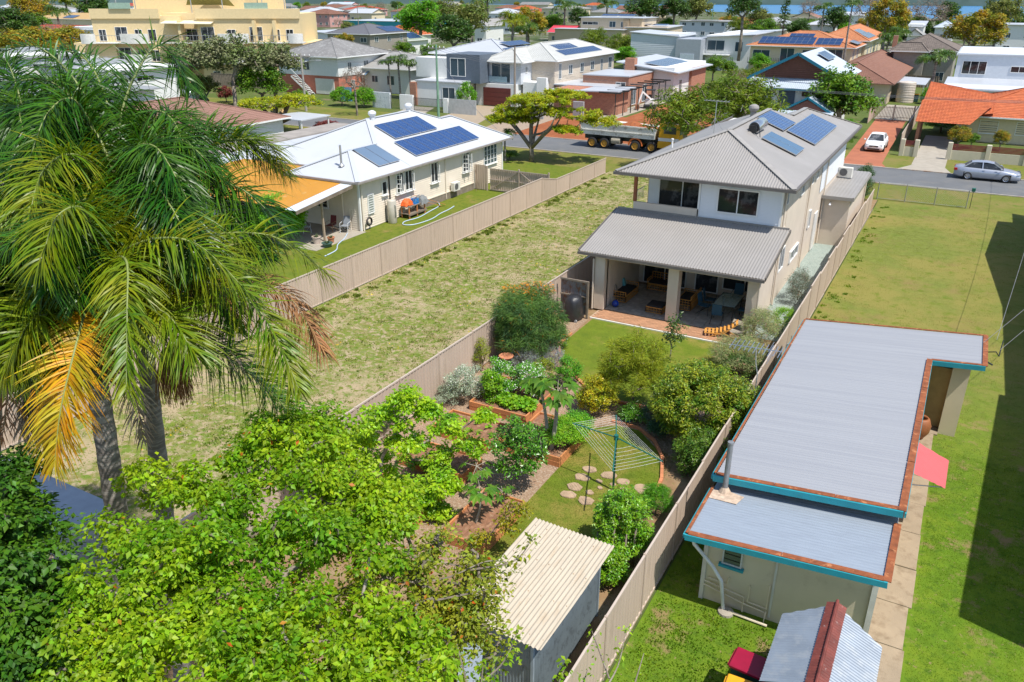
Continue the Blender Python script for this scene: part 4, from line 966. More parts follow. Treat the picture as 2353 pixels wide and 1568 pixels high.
for z in (0, .1, .2, .3): 
    for p, q in (((-.2, -.25), (.2, -.25)), ((.2, -.25), (.2, .25)), ((.2, .25), (-.2, .25)), ((-.2, .25), (-.2, -.25))): b.bar((*p, z + .02), (*q, z + .02), .02, .05)
b.box(-.2, .2, -.25, .25, 0, .02); b.build('sides', M('blue_plastic', (.02, .22, .55), .4), t, world=False)
b = MB(); b.bar((-32.4, 44.2, 1.25), (-31.6, 46.9, .1), .12, .03); b.bar((-32.45, 44.1, 1.05), (-31.75, 46.6, .05), .1, .03); tag(b.build('leaning_planks', timber), 'two orange timber planks sloping down from the bench to the grass', 'planks')
def hose(pts, r, m, label, n=8):
    P = []; k = len(pts)
    for i in range(k - 1):
        p0, p1, p2, p3 = [Vector(pts[max(0, min(k - 1, i + j))]) for j in (-1, 0, 1, 2)]
        for t in range(6):
            t /= 6; P.append(.5 * ((2 * p1) + (p2 - p0) * t + (2 * p0 - 5 * p1 + 4 * p2 - p3) * t * t + (3 * p1 - p0 - 3 * p2 + p3) * t ** 3))
    P.append(Vector(pts[-1])); b = MB(); b.tube(P, r, n); return tag(b.build('garden_hose', m, smooth=True), label, 'hose')
hm = M('pale_blue_hose', (.45, .55, .66), .4, .03)
hose([(-32.45, 47.2, .12), (-31.9, 46.6, .04), (-31.6, 45, .04), (-31.3, 43.2, .04), (-31.5, 41.9, .04), (-31.1, 41.2, .04), (-30.5, 41.6, .04), (-30.3, 43.2, .04), (-30.6, 44.8, .04), (-30.7, 46, .04), (-30.9, 47, .04)], .035, hm, 'pale blue hose looped on the grass beside the bench')
hose([(-33.0, 37.8, .04), (-32.4, 36.8, .04), (-31.9, 35.6, .04), (-31.2, 34.6, .04), (-31, 33.4, .04)], .035, hm, 'pale blue hose trailing from the patio onto the lawn')
b = MB()
for k in range(5): b.lathe([(.2 + .02 * k, -.05), (.24 + .015 * k, 0), (.2 + .02 * k, .05)], (-32.35, 39.25, .55), 16, axis='x')
o = b.build('coiled_hose', M('dark_hose', (.06, .05, .045), .6)); o.scale = (1, 1, 1); tag(o, 'dark coiled hose hanging on the house corner by the patio', 'hose')
greych = M('grey_sling', (.25, .27, .3), .7); whitemet = M('white_metal', (.7, .72, .74), .4)
dchair((-33.3, 38.0, .02), .3, 'grey sling chair with white frame at the edge of the left patio', greych, whitemet, 'patio_chair', 'chairs on the left patio')
dchair((-34.2, 37.7, .02), .1, 'maroon canvas chair next to the grey sling chair on the left patio', M('maroon_canvas', (.16, .03, .03), .8), M('wood_frame', (.3, .14, .06), .6), 'patio_chair', 'chairs on the left patio')
dchair((-35.4, 36.6, .02), 1.2, 'white chair in the shade of the yellow patio roof', M('white_mesh', (.5, .52, .52), .7), whitemet, 'patio_chair', 'chairs on the left patio')
dchair((-35.2, 35.4, .02), 2.4, 'dark chair near the bush under the yellow roof', M('dark_mesh', (.07, .08, .08), .7), dmetal, 'patio_chair', 'chairs on the left patio')
t = thing('leaning_poles', 'three thin timber poles leaning on the weatherboards next to the gate', 'poles', (-32.2, 52.3, 0))
b = MB()
for k in range(3): b.tube([(.1 + .05 * k, -.3 + .35 * k, 0), (-.25, .1 * k, 2.0 - .25 * k)], .018, 5)
b.build('pole', oldwood, t, world=False)
def pot(loc, r, h, m, label, pm=None, L=.3, n=24):
    t = thing('plant_pot', label, 'plant pot', loc)
    b = MB(); b.lathe([(0, 0), (r * .7, 0), (r, h), (r * 1.08, h), (r * 1.08, h * .88), (r * .95, h * .88), (r * .9, h * .9), (0, h * .88)], (0, 0, 0), 16); b.build('pot', m, t, world=False, smooth=False)
    b = MB(); rr = random.Random(int(r * 1000))
    for k in range(n):
        a = rr.uniform(0, 2 * pi); e = rr.uniform(.3, 1.1); l = L * rr.uniform(.6, 1.2); p = Vector((0, 0, h * .85)); d = Vector((cos(a) * cos(e), sin(a) * cos(e), sin(e)))
        s = Vector((-sin(a), cos(a), 0)) * .02 * (L / .3); q = p + d * l * .6; e2 = q + (d + Vector((0, 0, -.6))).normalized() * l * .5
        b.add([p - s, p + s, q + s * 1.2, q - s * 1.2, e2], [(0, 1, 2, 3), (3, 2, 4)])
    b.build('leaves', pm or leafmat('pot_leaf', (.05, .09, .03), (.1, .14, .05)), t, world=False)
    return t
pot((-33.2, 35.2, .02), .27, .45, M('pale_pot', (.55, .45, .38), .8), 'pale stone pot with a spiky plant by the patio post')
pot((-32.55, 35.75, .02), .22, .35, terracotta, 'terracotta pot on the lawn edge of the left patio'); pot((-32.2, 35.0, .02), .32, .25, M('green_pot', (.06, .12, .1), .4), 'wide dark green pot at the corner of the left patio')

# ================================================================== zinc roofed flat on the right
GF = thing('zinc_roofed_flat', 'long low cream flat with ribbed zinc roofs edged in rust and teal', 'granny flat', (-1.6, 16.2, 0))
zl = lambda x: 2.14 + (x + 3.9) * .085
zu = lambda x: 2.52 + (x + 3.9) * .092
def wedge(b, x0, x1, y0, y1, f): b.add([(x0, y0, 0), (x1, y0, 0), (x1, y1, 0), (x0, y1, 0), (x0, y0, f(x0) - .05), (x1, y0, f(x1) - .05), (x1, y1, f(x1) - .05), (x0, y1, f(x0) - .05)], [(3, 2, 1, 0), (4, 5, 6, 7), (0, 1, 5, 4), (1, 2, 6, 5), (2, 3, 7, 6), (3, 0, 4, 7)])
b = MB(); wedge(b, -3.55, .22, 16.2, 18.4, zl); wedge(b, -3.5, .22, 18.4, 30.0, zu); wedge(b, 1.2, 1.72, 28.2, 30.0, zu); wedge(b, .22, 1.2, 29.85, 30.0, zu)
b.build('wall', fibro, GF)
b = MB(); b.box(.18, .3, 16.12, 16.24, 0, 2.4); b.box(-3.6, -3.5, 16.15, 16.24, 0, 1.95); b.box(-1.9, -1.85, 16.17, 16.2, .1, 1.8); b.build('cover_strip', M('aged_white_trim', (.62, .6, .54), .7, .1), GF)
zl = lambda x: 2.14 + (x + 3.9) * .085
zu = lambda x: 2.52 + (x + 3.9) * .092
b = MB(); b.corr([(-3.92, 15.72, zl(-3.92)), (.42, 15.72, zl(.42)), (.42, 18.3, zl(.42)), (-3.92, 18.3, zl(-3.92))], (1, 0, 0), .11, .006, kind='sin'); b.build('lower_roof', zincblue, GF, smooth=True)
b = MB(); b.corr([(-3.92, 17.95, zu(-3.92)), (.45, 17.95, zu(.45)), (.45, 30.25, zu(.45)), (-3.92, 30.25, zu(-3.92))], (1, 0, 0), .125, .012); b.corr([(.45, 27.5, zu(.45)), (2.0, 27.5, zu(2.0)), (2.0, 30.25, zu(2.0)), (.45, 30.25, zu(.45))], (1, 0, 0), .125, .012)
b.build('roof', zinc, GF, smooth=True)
def cap(p, q, w=.16, m=rust, name='roof_capping', n=3, z=.03):
    p = Vector(p); q = Vector(q)
    for i in range(n):
        a = p.lerp(q, i / n + (.003 if i else 0)); c = p.lerp(q, (i + 1) / n); b = MB(); b.bar(a + Vector((0, 0, z + .004 * (i % 2))), c + Vector((0, 0, z + .004 * (i % 2))), w, .02); b.build(name, m, GF)
cap((-3.9, 15.72, zl(-3.9)), (.36, 15.72, zl(.36)), .17, n=2); cap((.42, 15.65, zl(.42)), (.42, 17.95, zl(.42)), .16, n=2); cap((-3.95, 15.7, zl(-3.95)), (-3.95, 17.95, zl(-3.95)), .07, n=1)
cap((-3.9, 17.98, zu(-3.9)), (.4, 17.98, zu(.4)), .15, n=3); cap((.45, 17.9, zu(.45)), (.45, 27.5, zu(.45)), .17, n=4); cap((.5, 27.5, zu(.5)), (2, 27.5, zu(2)), .12, n=1); cap((2.02, 27.42, zu(2)), (2.02, 30.3, zu(2)), .15, n=1)
cap((-3.95, 30.27, zu(-3.95)), (2.05, 30.27, zu(2.05)), .1, n=3); cap((-3.96, 18.0, zu(-3.96)), (-3.96, 30.2, zu(-3.96)), .06, n=3)
b = MB()
b.bar((-3.97, 15.63, zl(-3.97) - .05), (.44, 15.63, zl(.44) - .05), .05, .15); b.bar((-3.97, 17.88, zu(-3.97) - .06), (.48, 17.88, zu(.48) - .06), .05, .17); b.bar((.52, 27.42, zu(.52) - .06), (2.05, 27.42, zu(2.05) - .06), .05, .16)
b.bar((-4.0, 17.9, zu(-4) - .05), (-4.0, 30.2, zu(-4) - .05), .05, .12); b.bar((-4.0, 15.65, zl(-4) - .05), (-4.0, 17.9, zl(-4) - .05), .05, .1); b.bar((.53, 17.9, zu(.5) - .09), (.53, 27.4, zu(.5) - .09), .04, .12)
b.build('fascia', teal, GF)
window(GF, ((-2.9 + 1.6, 16.17 - 16.2), 'S'), 0, 1.28, .48, .62, 'louvre', M('white_sash', (.55, .56, .52), .6), glassmat('old_louvre', (.1, .12, .1), .15), .04)
b = MB(); b.box(-3.2, -2.6, 16.08, 16.19, 1.2, 1.27); b.build('teal_sill', teal, GF)
b = MB(); b.tube([(-3.82, 15.8, 2.0), (-3.78, 15.85, 1.8), (-3.3, 15.95, 1.25), (-3.05, 15.95, .9), (-2.92, 15.97, .05)], .045, 10); b.build('downpipe', M('pvc_white', (.7, .7, .68), .4), GF)
b = MB(); 
for pts in ([(-3.5, 16.12, .62), (-2.5, 16.12, .5), (-2.5, 16.12, .05)], [(-3.4, 16.12, .75), (-2.95, 16.12, .7), (-2.9, 16.12, .95)], [(-2.4, 16.12, .9), (-2.4, 16.12, .4), (-1.95, 16.12, .38), (-1.95, 16.12, 1.1)], [(-3.5, 16.12, .5), (-2.45, 16.12, .3), (-1.95, 16.12, .25)], [(-1.95, 16.12, .3), (-1.95, 15.95, .06), (-2.75, 15.95, .08)]): b.tube(pts, .02, 6)
b.tube([(-2.8, 15.95, .07), (-1.85, 15.93, .05)], .035, 8); b.build('plumbing_pipes', M('cream_pipe', (.66, .57, .42), .6), GF)
b = MB(); b.lathe([(.2, 0), (.19, .06), (.1, .09), (0, .09)], (-2.85, 15.95, 0), 14); b.build('drain_collar', concretel, GF)
b = MB(); b.tube([(-3.62, 17.83, 2.05), (-3.62, 17.83, 3.6)], .07, 12); b.tube([(-3.62, 17.83, 3.6), (-3.62, 17.83, 3.66)], [.08, .08], 12); b.build('flue_pipe', M('dull_zinc', (.26, .27, .28), .5, .2, metal=.4), GF)
b = MB(); b.add([(-3.95, 17.4, zl(-3.95) + .02), (-3.2, 17.35, zl(-3.2) + .02), (-3.1, 17.75, zl(-3.1) + .02), (-3.5, 17.86, zl(-3.5) + .02), (-3.9, 17.8, zl(-3.9) + .02)], [(0, 1, 2, 3, 4)]); b.lathe([(.16, 0), (.1, .1), (.07, .14)], (-3.62, 17.83, 2.18), 10); b.build('flue_patch', M('sealant_patch', (.5, .38, .28), .9, .3, 8), GF)
window(GF, ((1.95 - .95, 28.17 - 16.2), 'S'), -.0, 1.35, .55, .85, 'bars', M('brown_sash', (.3, .17, .06), .6), glassmat('green_glass', (.2, .28, .1), .2), .04)
b = MB(); b.box(.5, 1.2, 28.6, 28.65, .0, 2.3); b.build('porch_door', M('ochre_door', (.36, .25, .1), .7, .15), GF)
b = MB(); b.box(.25, 1.2, 28.0, 29.8, 0, .05); b.build('porch_floor', concrete, GF)
aw = MB(); aw.corr([(.3, 21.25, 2.2), (.3, 23.15, 2.2), (1.45, 23.4, 1.6), (1.42, 21.75, 1.6)], (1, 0, -.5), .08, .009); t = tag(aw.build('red_awning', M('red_awning_sheet', (.5, .075, .085), .55, .06), GF), 'faded red corrugated awning')
b = MB(); b.tube([(.25, 21.4, 1.6), (1.35, 21.8, 1.6)], .015, 5); b.tube([(.25, 23.1, 1.6), (1.35, 23.3, 1.6)], .015, 5); b.build('awning_bracket', steel, GF)
b = MB(); b.tube([(2.1, 29.2, 2.9), (2.35, 29.1, 3.0), (2.45, 29.0, 2.9), (2.5, 29.5, 3.3)], .02, 6); b.tube([(2.1, 28.6, 2.8), (2.3, 28.5, 2.75)], .03, 6); b.build('service_bracket', dmetal, GF)
t = thing('clay_pot', 'large brown clay pot standing in the porch of the zinc roofed flat', 'pot', (.6, 27.5, .05)); b = MB(); b.lathe([(0, 0), (.18, 0), (.33, .25), (.36, .5), (.28, .72), (.22, .78), (.2, .7), (.28, .5)], (0, 0, 0), 18); b.build('pot', M('brown_clay', (.28, .1, .04), .6, .2), t, world=False, smooth=True)
t = thing('tv_antenna', 'television antenna on a curved mast above the fence by the zinc roof', 'antenna', (-4.3, 23.9, 1.6))
b = MB(); b.tube([(0, 0, .1), (0, 0, 1.2), (-.1, 0, 1.6), (-.15, 0, 2.1)], .02, 6); b.build('mast', steel, t, world=False)
b = MB(); b.tube([(-.95, .0, 2.05), (.65, .1, 2.1)], .014, 5)
for k in range(11): b.tube([(-.9 + k * .15, -.35 - (k % 3) * .05, 2.08), (-.9 + k * .15, .45, 2.1)], .014, 4)
for k in range(4): b.tube([(.3, -.4, 1.8 + k * .14), (.3, .45, 1.8 + k * .14)], .008, 4)
b.build('aerial', chrome, t, world=False)
# small outhouse with gabled roof
t = thing('gabled_outhouse', 'tiny outhouse with corrugated zinc gable roof and dark red ridge', 'outhouse', (-.5, 13.4, 0))
b = MB(); b.box(-1.0, .35, 12.6, 14.2, 0, 1.65); b.build('wall', fibro, t)
b = MB(); b.add([(-1.0, 12.6, 1.65), (.35, 12.6, 1.65), (-.4, 12.6, 2.02), (-1.0, 14.2, 1.65), (.35, 14.2, 1.65), (-.4, 14.2, 2.02)], [(0, 1, 2), (5, 4, 3)]); b.build('gable', fibro, t)
b = MB(); b.corr([(-1.42, 12.45, 1.72), (-1.42, 14.55, 1.72), (-.42, 14.9, 2.14), (-.42, 12.45, 2.14)], (1, 0, .4), .078, .01); b.corr([(-.42, 12.35, 2.14), (-.42, 14.9, 2.14), (.58, 14.55, 1.72), (.58, 12.35, 1.72)], (1, 0, -.4), .078, .01)
b.build('roof', M('blue_zinc', (.25, .29, .34), .5, .12, 2, col2=(.31, .34, .37), c2=(.5, .65), c2s=3, metal=.25), t, smooth=True)
b = MB(); b.corr([(-.62, 12.3, 2.09), (-.62, 14.95, 2.09), (-.42, 14.95, 2.17), (-.42, 12.3, 2.17)], (1, 0, .4), .078, .01); b.corr([(-.42, 12.3, 2.17), (-.42, 14.95, 2.17), (-.22, 14.95, 2.09), (-.22, 12.3, 2.09)], (1, 0, -.4), .078, .01); b.tube([(-.42, 12.28, 2.19), (-.42, 14.97, 2.19)], .035, 8); b.build('ridge_capping', darkrust, t)
def bin_(loc, rz, lid, label):
    t = thing('wheelie_bin', label, 'bin', loc, rz)
    b = MB(); b.add([(-.24, -.27, .05), (.24, -.27, .05), (.24, .27, .05), (-.24, .27, .05), (-.29, -.35, .98), (.29, -.35, .98), (.29, .35, .98), (-.29, .35, .98)], [(3, 2, 1, 0), (4, 5, 6, 7), (0, 1, 5, 4), (1, 2, 6, 5), (2, 3, 7, 6), (3, 0, 4, 7)]); b.build('body', M('dark_green_bin', (.02, .07, .06), .5), t, world=False)
    b = MB(); b.bbox(-.31, .31, -.37, .4, .98, 1.05, .02); b.tube([(-.25, .42, .98), (.25, .42, .98)], .02, 6); b.build('lid', lid, t, world=False)
    for s in (-.27, .27): b = MB(); b.lathe([(0, -.03), (.1, -.03), (.1, .03), (0, .03)], (s, .3, .1), 12, axis='x'); b.build('wheel', black, t, world=False)
bin_((-1.75, 13.55, 0), 1.5, M('maroon_lid', (.28, .005, .03), .4), 'wheelie bin with a dark red lid beside the little outhouse'); bin_((-1.7, 12.75, 0), 1.6, M('yellow_lid', (.7, .33, .01), .4), 'wheelie bin with a yellow lid at the bottom edge beside the outhouse')
# second clothesline at bottom right
t = thing('rotary_clothesline', 'old rotary clothesline at the bottom right corner of the lawn', 'clothesline', (2.1, 11.7, 0))
b = MB(); b.tube([(0, 0, 0), (0, 0, 2.0)], .03, 8); b.build('pole', steel, t, world=False)
for k in range(4):
    a = k * pi / 2 + .75; b = MB(); b.tube([(0, 0, 1.7), (1.5 * cos(a), 1.5 * sin(a), 2.0)], .018, 6); b.build('arm', M('pinkish_arm', (.5, .42, .38), .5), t, world=False)
b = MB()
for q in (.5, .75, 1.0, 1.25, 1.48):
    for k in range(4): a = k * pi / 2 + .75; c = a + pi / 2; b.tube([(q * cos(a), q * sin(a), 1.72 + q * .19), (q * cos(c), q * sin(c), 1.72 + q * .19)], .004, 4)
b.build('line', M('white_line', (.7, .7, .68), .6), t, world=False)

# ================================================================== fibro shed at the bottom
SH = thing('garden_shed', 'corrugated iron shed with stained cream corrugated roof in the bottom foreground', 'shed', (-6.35, 12.5, 0))
shw = M('grey_iron_wall', (.2, .25, .28), .55, .1, 1.5, col2=(.13, .16, .18), c2=(.52, .66), c2s=5, metal=.3)
b = MB(); zs = 1.98
b.corr([(-5.6, 10.9, 0), (-5.6, 14.3, 0), (-5.6, 14.3, zs), (-5.6, 10.9, zs)], (0, 0, 1), .076, .009); b.corr([(-7.2, 10.9, 0), (-5.6, 10.9, 0), (-5.6, 10.9, zs + .02), (-7.2, 10.9, zs - .05)], (0, 0, 1), .076, .009)
b.corr([(-7.2, 10.9, 0), (-7.2, 14.3, 0), (-7.2, 14.3, zs), (-7.2, 10.9, zs)], (0, 0, 1), .076, .009); b.corr([(-7.2, 14.3, 0), (-5.6, 14.3, 0), (-5.6, 14.3, zs), (-7.2, 14.3, zs)], (0, 0, 1), .076, .009); b.build('wall', shw, SH, smooth=True)
b = MB(); b.bar((-5.58, 10.88, 0), (-5.58, 10.88, zs), .06); b.bar((-5.58, 14.3, 0), (-5.58, 14.3, zs), .05); b.bar((-7.2, 10.88, 0), (-7.2, 10.88, zs - .05), .06); b.build('corner_post', M('shed_corner', (.3, .36, .4), .5), SH)
fr = M('stained_fibro_roof', (.46, .4, .31), .85, .06, 2.5, col2=(.37, .28, .18), c2=(.55, .85), c2s=1.6, bump=.2, stretch=(3, .7, 1))
cz = lambda x: 2.12 + (x + 6.35) * -.03
for k, (y0, y1, dz) in enumerate(((10.72, 12.72, .022), (12.6, 14.48, 0))):
    b = MB(); b.corr([(-7.4, y0, cz(-7.4) + dz), (-5.3, y0, cz(-5.3) + dz), (-5.3, y1, cz(-5.3) + dz * .4), (-7.4, y1, cz(-7.4) + dz * .4)], (0, 1, 0), .102, .019, seg=6); b.build('roof_sheet', fr, SH, smooth=True)
b = MB()
for y in (11.0, 12.1, 13.1, 14.2):
    for k in range(7): b.lathe([(.016, 0), (.012, .012), (0, .016)], (-7.25 + k * .306, y, 2.16 - k * .009), 6)
b.build('roof_screws', M('screw_cap', (.4, .3, .2), .7), SH)
t = thing('white_board', 'white plastic board with holes and a round black badge leaning on the shed', 'board', (-6.9, 10.65, 0))
b = MB(); b.add([(-.25, -.35, 0), (.25, -.35, 0), (.25, .08, 1.7), (-.25, .08, 1.7), (-.25, -.31, 0), (.25, -.31, 0), (.25, .12, 1.7), (-.25, .12, 1.7)], [(0, 1, 2, 3), (7, 6, 5, 4), (0, 4, 5, 1), (3, 2, 6, 7), (1, 5, 6, 2), (0, 3, 7, 4)]); b.build('board', M('pale_blue_plastic', (.5, .58, .68), .35, .04), t, world=False)
b = MB(); 
nrm = Vector((0, -1.7, .43)).normalized(); upv = Vector((0, .43, 1.7)).normalized(); c0 = Vector((0, .02, 1.5)) + nrm * .014
def onb(u, v, e=0): return Vector((0, -.35, 0)) + upv * v + Vector((u, 0, 0)) + nrm * (.004 + e)
k = 20; b.add([onb(-.12 + .05 * cos(2 * pi * i / k), 1.62 + .05 * sin(2 * pi * i / k)) for i in range(k)], [tuple(range(k))]); b.build('badge', M('badge_black', (.03, .03, .04), .5), t, world=False)
cu = bpy.data.curves.new('letter', 'FONT'); cu.body = 'K'; cu.size = .09; cu.align_x = 'CENTER'; cu.align_y = 'CENTER'; cu.extrude = .001
lo = bpy.data.objects.new('letter', cu); link(lo, t); lo.location = onb(-.12, 1.62, .004); lo.rotation_euler = Matrix((Vector((1, 0, 0)), upv, nrm)).transposed().to_euler(); cu.materials.append(white); _me = bpy.data.meshes.new_from_object(lo); _me.name = 'letter'; _o = lo; lo = inst('letter_mark', _me, t, tuple(_o.location), tuple(_o.rotation_euler)); bpy.data.objects.remove(_o)
b = MB()
for i in range(2):
    for j in range(9): c = onb(-.13 + .26 * i, .2 + .15 * j); b.add([c + Vector((.012 * cos(a), 0, 0)) + upv * .012 * sin(a) for a in [2 * pi * q / 8 for q in range(8)]], [tuple(range(8))])
b.build('hole', black, t, world=False)
t = thing('blue_trailer_box', 'dark blue box covered with a tarp in the shade left of the shed', 'box', (-7.9, 11.9, 0))
b = MB(); b.bbox(-.55, .55, -.9, .9, .3, .95, .04); b.build('tub', M('deep_blue', (.01, .04, .16), .4), t, world=False); b = MB(); b.box(-.5, .5, -.85, -.1, .95, .99); b.box(-.45, .1, .1, .7, .95, 1.05); b.build('lid', M('dull_tarp', (.1, .12, .15), .7, .2), t, world=False); b = MB(); b.box(-.4, .4, -1.0, -.92, .1, .5); b.build('board', timber, t, world=False)

# ================================================================== garden
def rbed(label, x0, x1, y0, y1, h=.36, th=.05, crops=(), soilm=soil):
    t = thing('raised_bed', label, 'raised garden bed', ((x0 + x1) / 2, (y0 + y1) / 2, 0), 0, 'raised vegetable beds')
    for r in range(2):
        z0_, z1_ = r * h / 2 + .004, (r + 1) * h / 2
        for (a, c, e, f) in ((x0, x1, y0, y0 + th), (x0, x1, y1 - th, y1), (x0, x0 + th, y0 + th, y1 - th), (x1 - th, x1, y0 + th, y1 - th)):
            b = MB(); j = R.uniform(-.006, .006); b.bbox(a, c, e + j, f + j, z0_, z1_, .006); b.build('sleeper', timber, t)
    n = 14; b = MB(); vs = []
    for i in range(n + 1):
        for j in range(n + 1): vs.append((x0 + th + (x1 - x0 - 2 * th) * i / n, y0 + th + (y1 - y0 - 2 * th) * j / n, h - .08 + R.uniform(-.015, .02)))
    b.add(vs, [(i * (n + 1) + j, (i + 1) * (n + 1) + j, (i + 1) * (n + 1) + j + 1, i * (n + 1) + j + 1) for i in range(n) for j in range(n)]); b.build('soil', soilm, t)
    return t
rbed('back raised timber bed full of white flowers and lettuce', -13.9, -11.55, 21.75, 24.2)
rbed('raised timber bed of bare soil with small seedlings, second from the back', -14.1, -11.6, 19.6, 20.95)
rbed('raised timber bed with the papaya tree and bright green herbs next to the lawn', -11.3, -9.3, 19.85, 22.3)
rbed('raised timber bed under the light green saplings, third from the back', -14.0, -11.5, 17.5, 18.7)
rbed('raised timber bed at the far left behind the leafy tree, nearest the fence', -13.9, -11.5, 15.1, 16.4)
rbed('front raised timber bed with freshly dug soil beside the iron shed', -10.55, -9.15, 14.85, 17.25)
b = MB(); eb = M('terracotta_edging', (.52, .2, .09), .85, .15)
def edging(label, pts):
    t = thing('brick_edging', label, 'garden edging', (pts[0][0], pts[0][1], 0)); P = [Vector((x, y, 0)) for x, y in pts]
    for i in range(len(P) - 1):
        l = (P[i + 1] - P[i]).length; n = max(1, int(l / .24)); d = (P[i + 1] - P[i]) / n; 
        for k in range(n):
            a = P[i] + d * k; c = a + d * .94; b = MB(); b.bar(a - P[0] + Vector((0, 0, .04)), c - P[0] + Vector((0, 0, .04)), .1, .09); b.build('brick', eb, t, world=False)
edging('curved red brick edging between the clothesline lawn and the shrubs', [(-6.05, 18.6), (-6.05, 19.6), (-6.2, 20.8), (-6.6, 22.0), (-7.2, 22.9), (-8.0, 23.45), (-9.0, 23.45)])
edging('curved red brick edging of the upper lawn beside the grevillea', [(-13.65, 30), (-13.6, 28.6), (-13.0, 27.5), (-11.9, 26.3)])
edging('curved red brick edging in front of the tall acacia on the upper lawn', [(-11.9, 26.3), (-10.6, 25.2), (-9.4, 24.9), (-8.0, 25.1), (-6.9, 26.3)])
# main rotary clothesline
t = thing('rotary_clothesline', 'green rotary clothesline standing over the stepping stones', 'clothesline', (-7.3, 19.5, 0))
gm = M('green_metal', (.01, .12, .09), .4); 
b = MB(); b.tube([(0, 0, 0), (0, 0, 1.9)], .035, 10); b.lathe([(0, -.08), (.07, -.08), (.07, .08), (0, .08)], (0, 0, 1.88), 10); b.build('pole', gm, t, world=False)
tips = [W(704 + x * .3697, 745.4 + y * .3697, z) - Vector((-7.3, 19.5, 0)) for x, y, z in ((1655, 615, 1.82), (1925, 565, 1.82), (2215, 852, 1.82), (1905, 915, 1.82))]
hub = Vector((0, 0, 1.88))
for p in tips: b = MB(); b.tube([hub, p], .02, 6); b.build('arm', gm, t, world=False)
b = MB(); wl = M('white_line', (.7, .7, .68), .6)
for q in (.36, .48, .6, .71, .81, .9, .99):
    for k in range(4):
        a, c = hub.lerp(tips[k], q), hub.lerp(tips[(k + 1) % 4], q); b.tube([a, (a + c) / 2 - Vector((0, 0, .015)), c], .0034, 4, cap=False)
b.build('line', wl, t, world=False)
pot((-8.5, 23.8, 0), .17, .3, M('teal_pot', (.03, .3, .35), .4), 'small teal pot among the shrubs behind the clothesline', L=.15, n=8)
t = thing('bird_bath', 'terracotta bird bath dish on a pedestal among the lavender', 'bird bath', (-14.24, 25.1, 0))
b = MB(); b.lathe([(.15, 0), (.12, .1), (.06, .2), (.06, .6), (.1, .66), (.28, .72), (.3, .77), (.27, .77), (.1, .71), (0, .7)], (0, 0, 0), 20); b.build('dish', terracotta, t, world=False, smooth=True)
# wire fence at far right lot
t = thing('wire_fence', 'galvanised pipe and wire mesh fence along the street end of the right lawn', 'fence', (-4.7, 64.2, 0))
xs = [-4.75, -2.87, -.92, 1.11]
for x in xs: b = MB(); b.tube([(x, 64.2, 0), (x, 64.2, 1.3)], .035, 8); b.build('post', steel, t)
b = MB(); b.tube([(xs[0], 64.2, 1.27), (xs[-1], 64.2, 1.27)], .025, 6); b.tube([(xs[0], 64.2, .1), (xs[-1], 64.2, .1)], .012, 5); b.build('rail', steel, t)
b = MB(); k = 0
for i in range(50):
    x = -4.75 + i * .117
    for s in (1, -1):
        a = Vector((x, 64.2, .1 if s > 0 else 1.25)); c = Vector((x + 1.15, 64.2, 1.25 if s > 0 else .1))
        if c.x > 1.11: f = (1.11 - a.x) / 1.15; c = a.lerp(c, f)
        b.bar(a, c, .005)
tag(b.build('mesh', steel, t), kind='stuff')
t = thing('letter_box', 'dark letter box on a thin post at the end of the wire fence', 'letterbox', (1.35, 64.4, 0)); b = MB(); b.tube([(0, 0, 0), (0, 0, 1.2)], .02, 6); b.build('post', dmetal, t, world=False); b = MB(); b.bbox(-.12, .12, -.1, .1, 1.2, 1.45, .02); b.build('box', gm, t, world=False)
# building beyond the right edge of the picture that throws the long shadow
t = thing('neighbour_block', 'two storey neighbouring block right of the lawn that casts the long shadow', 'building', (8, 35, 0))
def fp(pts, h): 
    return [(x + SUN.x / SUN.z * h, y + SUN.y / SUN.z * h) for x, y in pts]
hb = 5.6
b = MB(); b.prism(fp([(2.17, 18.6), (3.5, 18.6), (8, 18.6), (8, 43.4), (3.25, 43.4), (3.28, 32.6), (3.08, 32.6)], hb), 0, hb); b.prism(fp([(3.25, 43.4), (8, 43.4), (8, 61.4), (3.97, 64.2), (3.97, 61.5), (3.09, 61.4), (2.42, 52.5)], hb), 0, hb + .01)
b.build('wall', M('neighbour_render', (.6, .56, .5), .8), t)
# ================================================================== near vegetation
def ZY(x, y, py):
    """height above (x,y) at which the photograph row py lies"""
    lo, hi = -2.0, 13.0
    for _ in range(50):
        m = (lo + hi) / 2; v = np.array([x, y, m]) - _C; row = CYP - FPX * (v @ _up) / (v @ _fw)
        if row > py: lo = m
        else: hi = m
    return m
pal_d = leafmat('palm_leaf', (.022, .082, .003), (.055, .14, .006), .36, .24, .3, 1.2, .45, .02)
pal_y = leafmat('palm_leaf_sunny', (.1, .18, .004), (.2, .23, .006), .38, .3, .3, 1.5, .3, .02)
pal_o = leafmat('palm_leaf_yellow', (.62, .33, .006), (.42, .33, .012), .45, .3, .4, 2.5, .25, .02)
pal_b = leafmat('palm_leaf_dead', (.36, .17, .07), (.27, .14, .06), .7, .2, .2, 2.5, .3, .01)
pal_g = leafmat('palm_leaf_grey', (.4, .32, .24), (.3, .24, .18), .7, .15, .2, 2.5, .3, .01)
rach = M('palm_rachis', (.2, .24, .07), .5, .1); rachb = M('palm_rachis_dead', (.3, .2, .1), .7, .1)
ptrunk = M('palm_trunk_ringed', (.16, .14, .125), .85, .15, 3, bump=.5, bs=14, col2=(.27, .245, .22), c2=(.48, .58), c2s=3.0, stretch=(.5, .5, 4))
